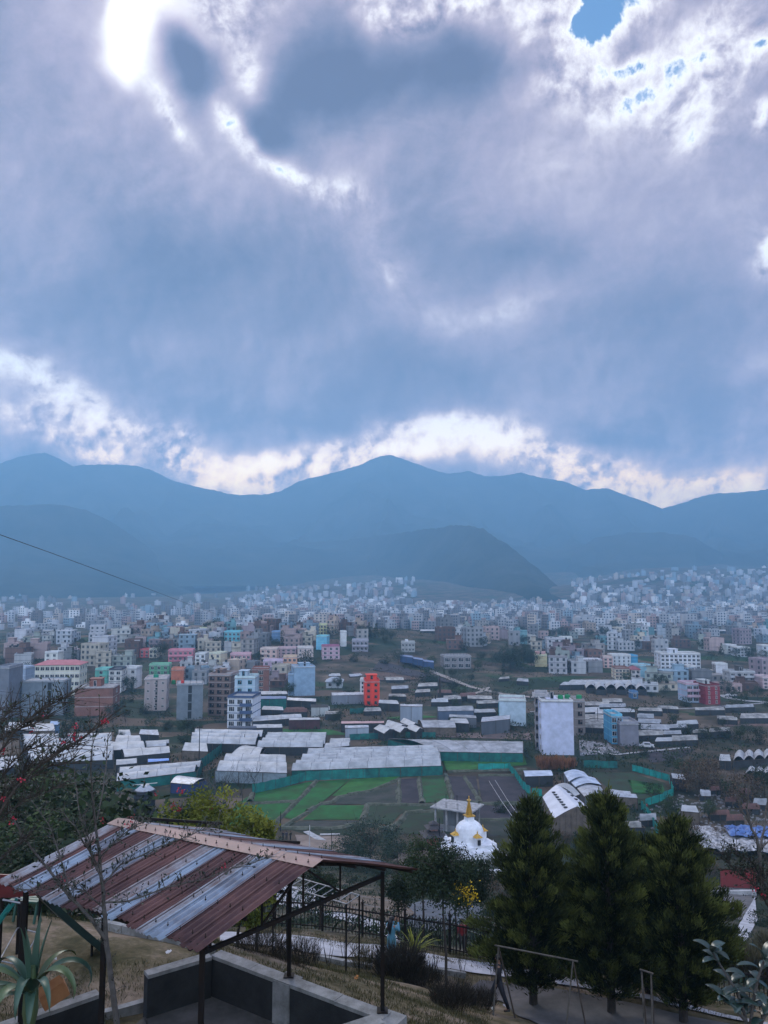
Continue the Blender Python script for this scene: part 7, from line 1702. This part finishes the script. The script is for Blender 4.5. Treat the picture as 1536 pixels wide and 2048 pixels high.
# ------------------------------------------------------------------ saplings by the fence
def sapling(label, px, ybase, ytop, Y, Rc, mk, seed, n=3600, ls=.12, lo=.62, thin=.045, name='tree', dx=0):
    x = at(px, ybase, Y).x; g = hz(x, Y); p = Vector((x, Y, g)); H_ = at(px, ytop, Y).z - g; r_ = random.Random(seed); b = MB()
    x1 = at(px + dx, ytop, Y).x - x
    b.tube([(0, 0, -.3), (x1 * .2 + .03, 0, H_ * .3), (x1 * .5 - .02, .03, H_ * .55), (x1, 0, H_ * .95)], [thin, thin * .8, thin * .6, thin * .2], 8)
    for i in range(8):
        a = i * 2.4; z = H_ * (lo + (1 - lo) * i / 8); q = Vector((x1 * z / H_, 0, z)); b.tube([q, q + Vector((math.cos(a) * Rc * .5, math.sin(a) * Rc * .5, Rc * .35)), q + Vector((math.cos(a) * Rc * .85, math.sin(a) * Rc * .85, Rc * .5))], [thin * .4, thin * .25, thin * .1], 5)
    o = thing(name, label, 'tree', p, 0); b.build('trunk', M['bark'], o)
    rg_ = np.random.default_rng(seed); C = []; nc = 46
    for i in range(nc):
        v_ = rg_.normal(size=3); v_ /= np.linalg.norm(v_); q = rg_.uniform(.3, 1.05); C.append((x1 * .85 + v_[0] * Rc * q, v_[1] * Rc * q, H_ * (1 + lo) / 2 + v_[2] * H_ * (1 - lo) / 2 * q))
    C = np.array(C); idx = rg_.integers(0, nc, n); P = C[idx] + rg_.normal(size=(n, 3)) * Rc * .15
    V, Fc = leaves(P, ls * rg_.uniform(.6, 1.3, n), rg_, .4, D=np.array([[0, 0, -.35]])); bt = rg_.uniform(0, .8, nc)
    link('crown', fast_mesh('crown', V, Fc, LM[mk], tint=np.clip(bt[idx] * .7 + rg_.uniform(0, .3, n), 0, 1)), o); return o
sapling('slender dark-leaved tree left of the yellow flowering tree, thin bare trunk', 892, 2006, 1690, 24, 1.0, 'dark', 51, 6500, .11, .62, .05, dx=-8)
sapling('dark round-crowned tree just right of the corner post of the shelter', 797, 1872, 1738, 39, .85, 'dark', 52, 3600, .13, .42, .06)
sapling('dark crown seen under the shelter roof behind the truss', 640, 1858, 1732, 41, .95, 'dark', 53, 4200, .14, .38, .06)
sapling('leafy tree with orange-green top right of the debris mound', 846, 1892, 1682, 37, 1.15, 'mid', 54, 5600, .13, .5, .06)
sapling('green tree whose crown touches the stupa plinth from below', 930, 1888, 1700, 40, 1.35, 'dark', 55, 6500, .14, .42, .06, dx=15)
o = sapling('small tree bearing a bright yellow flower cluster', 912, 1900, 1752, 34, .55, 'mid', 56, 1500, .12, .6, .04)
r_ = np.random.default_rng(3); P = r_.normal(size=(420, 3)) * np.array([.20, .18, .22]) + np.array([.05, -.25, at(915, 1772, 34).z - o.location.z]); P[:, 0] += r_.choice([0, .22, .42], 420); P[:, 2] -= (P[:, 0] > .2) * .28
V, Fc = leaves(P, .10, r_, .8); link('flowers', fast_mesh('flowers', V, Fc, LM['gold'], tint=r_.uniform(0, 1, 420)), o)
def strap_plant(label, p, H, n, mk, seed, w_=.09, name='plant', droop=1.0, cat='plant', stem=0):
    rr = random.Random(seed); b = MB(); tn = []
    for i in range(n):
        a = rr.uniform(0, 6.28); L_ = H * rr.uniform(.55, 1.0); el = rr.uniform(.9, 1.45); d = Vector((math.cos(a), math.sin(a), 0)); s_ = Vector((-d.y, d.x, 0)); q = d * .03 + Vector((0, 0, stem * rr.uniform(.6, 1))); pr = None; m = 7
        for j in range(m + 1):
            t = j / m; ww = w_ * math.sin(math.pi * min(.97, t * .85 + .12)) * .5; row = (q - s_ * ww, q + s_ * ww)
            if pr: b.face([pr[0], pr[1], row[1], row[0]]); tn.append(rr.uniform(0, 1))
            pr = row; q = q + (d * math.cos(el) + Vector((0, 0, math.sin(el)))) * L_ / m; el -= droop * rr.uniform(.12, .34)
    me = fast_mesh('leaves', np.array(b.v), np.array(b.f), LM[mk], tint=tn); o = thing(name, label, cat, p, 0); link('leaves', me, o)
    if stem: c = MB(); c.tube([(0, 0, -.2), (0, 0, stem)], [.04, .03], 7); c.build('stem', M['bark'], o)
    return o
strap_plant('yellow-green strap-leaved plant between the person in blue and picket fence', G(828, 1918) , 1.45, 30, 'yellow', 5, .07, droop=.8, stem=.1)
strap_plant('pale broad-leaved plant among the conifer trunks', G(1312, 1968), 1.5, 16, 'bluish', 6, .16, droop=.6)
def dry_bush(label, px, py, H, Rc, seed, n=2600, mk='brown', name='dry_bush'):
    p = G(px, py); rg_ = np.random.default_rng(seed); a = rg_.uniform(0, 6.28, n); q = rg_.uniform(0, 1, n) ** .5 * Rc * .55; P = np.stack([np.cos(a) * q, np.sin(a) * q, rg_.uniform(0, .55, n) * H], 1); D = np.stack([np.cos(a) * .8 * q / Rc, np.sin(a) * .8 * q / Rc, np.ones(n) * .9], 1)
    V, Fc = leaves(P, H * rg_.uniform(.2, .5, n), rg_, .05, D=D, spread=.4); o = link(name, fast_mesh(name, V, Fc, LM[mk], tint=rg_.uniform(0, .7, n)), loc=p); tag(o, label, 'bush'); return o
M_dk = leaf_mat('dry_stem', (.010, .009, .007), (.055, .045, .032)); LM['dry'] = M_dk
dry_bush('big dark dry bush hiding the feet of the person in blue', 800, 1958, 1.15, 1.4, 1, 3600, 'dry'); dry_bush('lower spreading dry bush right of the big one', 845, 1972, .7, 1.1, 2, 2400, 'dry')
dry_bush('dark grass clump at the base of the slender trunk', 905, 2010, .6, 1.1, 3, 3600, 'dry'); dry_bush('brown grass clump left of the swing frame foot', 960, 2012, .5, .9, 4, 2600, 'dry')
dry_bush('dry stalks right of the monkey bars', 725, 1940, 1.0, .6, 5, 500, 'straw'); dry_bush('dark weed patch below the near end of the path', 590, 1925, .5, 1.2, 6, 3000, 'dry'); dry_bush('weed patch left of the monkey bars', 520, 1905, .5, 1.2, 7, 2600, 'dry')
dry_bush('tall khaki reeds at the right edge behind the glossy plant', 1500, 1960, 2.0, 1.3, 8, 2600, 'straw', 'reeds'); dry_bush('khaki reeds cut by the right edge', 1545, 1930, 2.2, 1.3, 9, 2600, 'straw', 'reeds'); dry_bush('shorter reeds left of tall khaki ones', 1455, 1955, 1.4, 1.1, 10, 2000, 'straw', 'reeds')
for i, (px, py) in enumerate([(608, 1912), (632, 1925), (655, 1928), (690, 1915), (745, 1930), (760, 1946), (870, 1935), (925, 1950), (985, 1960), (1020, 1965), (560, 1900)]):
    p = G(px, py); rr = random.Random(i); b = MB()
    for k in range(4):
        a = rr.uniform(0, 6.28); q = Vector((rr.uniform(-.06, .06), rr.uniform(-.06, .06), -.1)); b.tube([q, q + Vector((math.cos(a) * .12, math.sin(a) * .12, .5)), q + Vector((math.cos(a) * .2, math.sin(a) * .2, rr.uniform(.8, 1.1)))], [.012, .009, .003], 4)
    o = b.build('twiggy_sapling', M['bark'], loc=p); auto(o, 'leafless twiggy sapling along the pale path', 'sapling', px, py, 'twiggy saplings by the path')
# ------------------------------------------------------------------ glossy plant at bottom right
def rubber():
    p = at(1502, 2075, 9.2); p.z -= .1; o = thing('glossy_plant', 'glossy broad-leaved rubber plant in the bottom right corner', 'plant', p); rr = random.Random(8)
    m_ = mat('glossy_leaf', (.035, .065, .055), .32, .35, 4, c2=(.016, .034, .026), spec=.6)
    stems = [[(1500, 2090), (1490, 2030), (1475, 1985), (1450, 1945), (1425, 1905)], [(1498, 2080), (1505, 2010), (1515, 1960), (1528, 1920)], [(1505, 2085), (1525, 2040), (1545, 2000)], [(1490, 2040), (1465, 2010), (1445, 2000)]]
    b = MB(); tips = []
    for s_ in stems:
        P = [at(x, y, 9.2 + i * .05) - p for i, (x, y) in enumerate(s_)]; b.tube(P, [.022 - .003 * i for i in range(len(P))], 7); tips.append(P)
    b.build('stem', M['paleb'], o)
    def leaf(q, az_, el, L_, w_):
        b = MB(); n = 8; pr = None; d = Vector((math.cos(az_), math.sin(az_), 0)); s_ = Vector((-d.y, d.x, 0)); c = q.copy(); e = el
        for j in range(n + 1):
            t = j / n; ww = w_ * max(.03, math.sin(math.pi * min(.99, t * .93 + .04)) ** .8); up = -d * math.sin(e) + Vector((0, 0, math.cos(e))); row = (c - s_ * ww + up * ww * .3, c, c + s_ * ww + up * ww * .3)
            if pr: b.face([pr[0], pr[1], row[1], row[0]]); b.face([pr[1], pr[2], row[2], row[1]])
            pr = row; c = c + (d * math.cos(e) + Vector((0, 0, math.sin(e)))) * L_ / n; e -= .13
        k = b.build('leaf', m_, o, smooth=True); md = k.modifiers.new('thickness', 'SOLIDIFY'); md.thickness = .003
    for P in tips:
        for i in range(1, len(P)):
            for t in (.0, .5):
                if i == len(P) - 1 and t: continue
                q = P[i] if not t else P[i].lerp(P[i + 1] if i + 1 < len(P) else P[i], t)
                for _ in range(2): leaf(q, rr.uniform(0, 6.28), rr.uniform(.0, .9), rr.uniform(.20, .30), rr.uniform(.045, .06))
        for _ in range(3): leaf(P[-1], rr.uniform(2.4, 6.9), rr.uniform(.5, 1.3), rr.uniform(.22, .30), rr.uniform(.05, .065))
rubber()
# ------------------------------------------------------------------ thorny flowering tree at left, and the bush arching over it
def twig_tree(name, label, Y, branches, seed, flowers, nl, lsz, wob=.25, cat='tree', twigs=1.0):
    base = at(branches[0][0][0][0], branches[0][0][0][1], Y); o = thing(name, label, cat, base); rr = random.Random(seed); b = MB(); LP = []; LD = []
    for pts, r0, r1, fol in branches:
        dY = rr.uniform(-.6, .6) if pts is not branches[0][0] else 0
        P = [at(x, y, Y + dY * min(1, i / 2)) - base for i, (x, y) in enumerate(pts)]
        # smooth the polyline
        Q = [P[0]]
        for a, c in zip(P, P[1:]):
            for k in range(1, 4): Q.append(a.lerp(c, k / 3) + Vector((rr.uniform(-1, 1), rr.uniform(-1, 1), rr.uniform(-1, 1))) * .008)
        b.tube(Q, [r0 + (r1 - r0) * i / (len(Q) - 1) for i in range(len(Q))], 7)
        for i in range(2, len(Q)):
            for _ in range(int(fol * 3 + rr.random())):
                d = (Q[i] - Q[i - 1]).normalized(); a = Vector((rr.uniform(-1, 1), rr.uniform(-.7, .7), rr.uniform(-.5, 1))).normalized(); L_ = rr.uniform(.06, .26) * twigs; q = Q[i - 1].lerp(Q[i], rr.random()); e = q + (a * .8 + d * .5) * L_
                b.tube([q, q.lerp(e, .5) + Vector((0, 0, .01)), e], [.006, .004, .002], 4)
                for _ in range(nl):
                    t = rr.uniform(.3, 1.05); LP.append(tuple(q.lerp(e, t) + Vector((rr.gauss(0, .018), rr.gauss(0, .018), rr.gauss(0, .018))))); LD.append(tuple(a * .6 + Vector((0, 0, .3))))
            # thorns
            q = Q[i]; a = Vector((rr.uniform(-1, 1), rr.uniform(-1, 1), rr.uniform(-1, 1))).normalized(); b.tube([q, q + a * .03], [.003, .0008], 3, cap=False)
    b.build('branches' if name != 'thorn_tree' else 'trunk', M['paleb'] if name == 'thorn_tree' else M['bark'], o)
    rg_ = np.random.default_rng(seed); LP = np.array(LP); V, Fc = leaves(LP, lsz * rg_.uniform(.5, 1.3, len(LP)), rg_, .42, D=np.array(LD), spread=.8)
    link('crown', fast_mesh('crown', V, Fc, LM['dark2'], tint=rg_.uniform(0, 1, len(LP)) ** 1.6), o)
    for x, y in flowers:
        c = np.array(at(x, y, Y - .2) - base); n = 9; P = c + rg_.normal(size=(n, 3)) * .018; V, Fc = leaves(P, .030, rg_, .9); link('flower', fast_mesh('flower', V, Fc, LM['red'], tint=rg_.uniform(0, 1, n)), o)
LM['dark2'] = leaf_mat('thorn_leaf', (.006, .010, .008), (.045, .062, .040), .6, trans=.1)
twig_tree('thorn_tree', 'thin pale-trunked thorny tree with red flowers in front of the shelter roof', 10.8, [
    ([(236, 2075), (226, 1985), (216, 1915), (210, 1850), (206, 1790), (200, 1730), (193, 1665), (186, 1600)], .042, .014, .25),
    ([(213, 1880), (182, 1838), (142, 1795), (105, 1750), (75, 1712), (42, 1668), (18, 1620), (2, 1565)], .026, .006, 1.0),
    ([(140, 1792), (126, 1735), (112, 1690), (98, 1650), (62, 1598)], .014, .005, 1.0), ([(208, 1805), (260, 1802), (330, 1776), (400, 1760), (470, 1736), (545, 1712)], .014, .004, 1.5),
    ([(204, 1772), (240, 1730), (300, 1702), (352, 1682), (400, 1662), (446, 1648)], .013, .004, 1.5), ([(201, 1740), (176, 1700), (150, 1652), (118, 1618)], .013, .005, 1.1),
    ([(198, 1718), (230, 1682), (268, 1652), (304, 1640)], .012, .004, 1.4), ([(206, 1815), (172, 1784), (138, 1770), (90, 1778), (40, 1782)], .010, .004, 1.3), ([(205, 1765), (185, 1720), (178, 1680), (165, 1630)], .010, .004, 1.3),
    ([(190, 1650), (184, 1590), (182, 1530), (187, 1462)], .011, .005, .5), ([(194, 1640), (207, 1580), (213, 1520), (216, 1470)], .011, .005, .5), ([(176, 1690), (158, 1620), (150, 1560), (146, 1490)], .010, .004, .5)],
    17, [(449, 1732), (262, 1636), (258, 1652), (205, 1642), (127, 1760), (360, 1580), (365, 1586), (310, 1590), (44, 1562)], 4, .055)
twig_tree('flowering_bush', 'open dark thorny bush with red flowers arching up from the left edge', 9.5, [
    ([(-60, 1760), (-20, 1660), (30, 1580), (80, 1530), (130, 1498), (180, 1466), (205, 1448)], .02, .005, 2.0), ([(-60, 1720), (-20, 1620), (30, 1560), (75, 1528), (120, 1500), (160, 1486)], .016, .005, 2.2), ([(-60, 1620), (-10, 1520), (30, 1460), (75, 1425), (110, 1405), (138, 1393)], .016, .004, 2.4),
    ([(-50, 1560), (-10, 1490), (20, 1465), (60, 1450), (95, 1436)], .012, .004, 2.4), ([(-50, 1700), (0, 1640), (50, 1600), (90, 1585), (130, 1570)], .014, .005, 2.2), ([(-50, 1800), (-10, 1730), (30, 1690), (60, 1670)], .014, .005, 2.0), ([(-40, 1540), (-5, 1460), (15, 1425), (30, 1410)], .012, .004, 2.2),
    ([(30, 1580), (60, 1555), (100, 1530), (150, 1525)], .010, .004, 2.2), ([(-30, 1600), (20, 1530), (50, 1500), (90, 1490)], .012, .004, 2.4), ([(-40, 1660), (10, 1600), (40, 1560), (60, 1530)], .012, .004, 2.4), ([(-40, 1500), (-10, 1440), (0, 1415)], .01, .004, 2.0)],
    23, [(8, 1502), (8, 1598), (40, 1560), (126, 1486), (146, 1473), (150, 1478), (206, 1445), (212, 1444), (86, 1434), (92, 1430), (26, 1640), (62, 1460), (150, 1456)], 2, .05, cat='bush', twigs=1.5)
# right-edge tree with forked pale trunk
twig_tree('thorn_tree', 'forked bare-trunked tree at the right edge before the blue sheet', 12.5, [
    ([(1524, 1800), (1520, 1740), (1518, 1700), (1512, 1675), (1500, 1650), (1494, 1620), (1498, 1560)], .035, .010, .5), ([(1519, 1700), (1528, 1665), (1532, 1620), (1540, 1570)], .022, .008, .6), ([(1500, 1650), (1480, 1615), (1470, 1580)], .012, .004, .9), ([(1518, 1700), (1540, 1680), (1570, 1640)], .016, .006, .8)], 41, [(1535, 1796)], 2, .05)
twig_tree('flowering_bush', 'reddish brown thorny bush below the white sheets at the right edge', 12, [
    ([(1560, 1860), (1530, 1800), (1500, 1760), (1465, 1735), (1440, 1705)], .016, .004, 2.6), ([(1570, 1840), (1545, 1780), (1520, 1745), (1480, 1735)], .014, .004, 2.6), ([(1560, 1820), (1530, 1770), (1500, 1722), (1470, 1700)], .012, .004, 2.2), ([(1580, 1830), (1560, 1760), (1540, 1730)], .012, .004, 2.4)], 43, [(1510, 1775), (1527, 1788), (1500, 1752)], 6, .055, cat='bush', twigs=1.4)

# ------------------------------------------------------------------ things nobody could count
def strew(name, label, n, region, size, mk, seed, spread=1.0, aspect=.1, up=1.0, per=1, rad=.05, cond=None, tint=(0, 1), lift=0.0):
    rg_ = np.random.default_rng(seed); X, Y = region(rg_, n)
    if cond is not None: k = cond(X, Y); X, Y = X[k], Y[k]
    X = np.repeat(X, per) + rg_.normal(size=len(X) * per) * rad; Y = np.repeat(Y, per) + rg_.normal(size=len(Y) * per) * rad
    Z = gz(X, Y); P = np.stack([X, Y, Z + .03 + lift * rg_.uniform(0, 1, len(X))], 1); sz = rg_.uniform(*size, len(X)); D = np.array([[0, 0, up]])
    V, Fc = leaves(P, sz, rg_, aspect, D=D, spread=spread); me = fast_mesh(name, V, Fc, LM[mk], tint=rg_.uniform(tint[0], tint[1], len(X)))
    o = link(name, me); o['kind'] = 'stuff'; o['label'] = label; return o
def near_reg(rg_, n):
    Y = 14 + 24 * rg_.uniform(0, 1, n) ** 1.1; X = rg_.uniform(-.62, .62, n) * Y; return X, Y
def near_cond(X, Y):
    pxv = 768 + FPX * X / (Y * 1.045); z = height(X, Y); f_ = Y * CP + (z - 45) * SP; pyv = 1024 - FPX * (-Y * SP + (z - 45) * CP) / f_
    cl = vnoise(X, Y, 2.2, 8) * .6 + vnoise(X, Y, .7, 9) * .4
    onpath = (pyv > np.interp(pxv, [440, 1600], [1858, 2050]) - 4) & (pyv < np.interp(pxv, [440, 860, 1600], [1886, 1936, 2062])) & (Y > 25)
    onlow = (pxv > 960) & (Y > 21.5) & (pyv > np.interp(pxv, [960, 1536], [1965, 2055]))
    dirt = (pxv < 430) & (pyv > 1810) & (pyv < 1930)
    inside = (pyv > np.interp(pxv, [290, 430, 790], [1945, 1905, 2028])) & (pxv > 290) & (pxv < 800) & (Y < 17.3)
    return (cl > np.where(dirt, .66, .36)) & ~onpath & ~onlow & ~inside
strew('grass', 'short dry grass over the slope in front of the fence', 28000, near_reg, (.04, .14), 'grass', 1, .6, .13, 1.0, 7, .09, near_cond)
strew('leaf_litter', 'fallen leaves and small scraps over the dry slope', 3000, near_reg, (.03, .07), 'straw', 2, 1.0, .6, 0.1, 1, .1, lambda X, Y: near_cond(X, Y) & (vnoise(X, Y, 1.5, 4) > .45), (.4, 1))
def slope_reg(rg_, n):
    Y = 34 + 92 * rg_.uniform(0, 1, n) ** .9; X = rg_.uniform(-.56, .56, n) * Y; return X, Y
strew('scrub', 'dark scrub and weeds covering the hillside below the fence', 5200, slope_reg, (.15, .42), 'dark', 3, .9, .4, .6, 9, .45, lambda X, Y: (vnoise(X, Y, 9, 12) * .6 + vnoise(X, Y, 3, 13) * .4 > .47) & ~((np.abs(X - 13) < 9) & (Y > 116)), (0, .8), .3)
def valley_reg(rg_, n):
    Y = 130 + 560 * rg_.uniform(0, 1, n) ** 1.25; X = rg_.uniform(-.54, .54, n) * Y; return X, Y
def valley_cond(X, Y):
    pxv = 768 + FPX * X / Y; pyv = 1170 + FPX * 45 / Y
    fieldz = (pxv > 460) & (pxv < 1070) & (pyv > 1508) & (pyv < 1675)
    gard = (pxv > 1170) & (pxv < 1340) & (pyv > 1535) & (pyv < 1600)
    return (vnoise(X, Y, 26, 21) * .55 + vnoise(X, Y, 8, 22) * .45 > .50) & ~fieldz & ~gard
strew('undergrowth', 'hedges, weeds and low growth between the plots of the valley', 15000, valley_reg, (.35, .9), 'dark', 4, .9, .5, .6, 8, 1.1, valley_cond, (.1, 1), .8)
def rubble(name, label, poly, n, size, c, seed):
    rg_ = np.random.default_rng(seed); V = []; Fi = []; k = 0; P = [G(*q) for q in poly]
    cube = np.array([(-1, -1, -1), (1, -1, -1), (1, 1, -1), (-1, 1, -1), (-1, -1, 1), (1, -1, 1), (1, 1, 1), (-1, 1, 1)], float) * .5; cf = np.array([(0, 1, 5, 4), (1, 2, 6, 5), (2, 3, 7, 6), (3, 0, 4, 7), (4, 5, 6, 7)])
    for _ in range(n):
        u, v_ = rg_.uniform(), rg_.uniform(); q = P[0].lerp(P[1], u).lerp(P[3].lerp(P[2], u), v_); s_ = rg_.uniform(*size); a = rg_.uniform(0, 6.28); c_ = cube * (s_ * rg_.uniform(.6, 1.6), s_, s_ * .6) * (1 + rg_.normal(size=(8, 3)) * .15)
        V.append(np.stack([c_[:, 0] * math.cos(a) - c_[:, 1] * math.sin(a) + q.x, c_[:, 0] * math.sin(a) + c_[:, 1] * math.cos(a) + q.y, c_[:, 2] + hz(q.x, q.y) + s_ * .15], 1)); Fi.append(cf + k); k += 8
    o = link(name, fast_mesh(name, np.concatenate(V), np.concatenate(Fi), mat(name + '_stone', c, .95, .4, 1.5))); o['kind'] = 'stuff'; o['label'] = label
rubble('stones', 'scattered stones and rubble on the bare slope left of the stupa', [(790, 1740), (930, 1745), (900, 1700), (800, 1700)], 260, (.2, .8), (.14, .115, .10), 1)
rubble('debris', 'litter and stones on the sandy bank beyond the wire fence', [(640, 1815), (800, 1850), (780, 1800), (650, 1785)], 170, (.08, .35), (.26, .23, .2), 2)
rubble('scraps', 'bits of scrap and debris between the garden shacks at right', [(1230, 1660), (1536, 1660), (1536, 1590), (1350, 1590)], 300, (.15, .5), (.2, .2, .21), 3)
flat_poly('sandy_bank', [(620, 1822), (700, 1828), (790, 1850), (830, 1830), (800, 1800), (700, 1790)], crop('sand', (.20, .155, .12), (.11, .09, .07)), .15)
flat_poly('bare_slope', [(800, 1745), (930, 1750), (915, 1712), (860, 1696), (795, 1700)], crop('bare_earth', (.13, .105, .09), (.07, .06, .05)), .12)
# bird over the town
p = at(558, 1171, 120); b = MB()
for s_ in (-1, 1): b.face([(0, -.1, 0), (s_ * .3, -.06, .1), (s_ * .62, .05, .03), (s_ * .28, .1, .08), (0, .12, 0)])
b.lathe([(.01, -.02), (.06, 0), (.01, .04)], 6); b.tube([(0, -.22, 0), (0, 0, .01), (0, .25, 0)], [.02, .06, .015], 6)
o = b.build('bird', M['steel'], loc=p); tag(o, 'tiny dark bird gliding in front of the far hill', 'bird')
settle_labels()
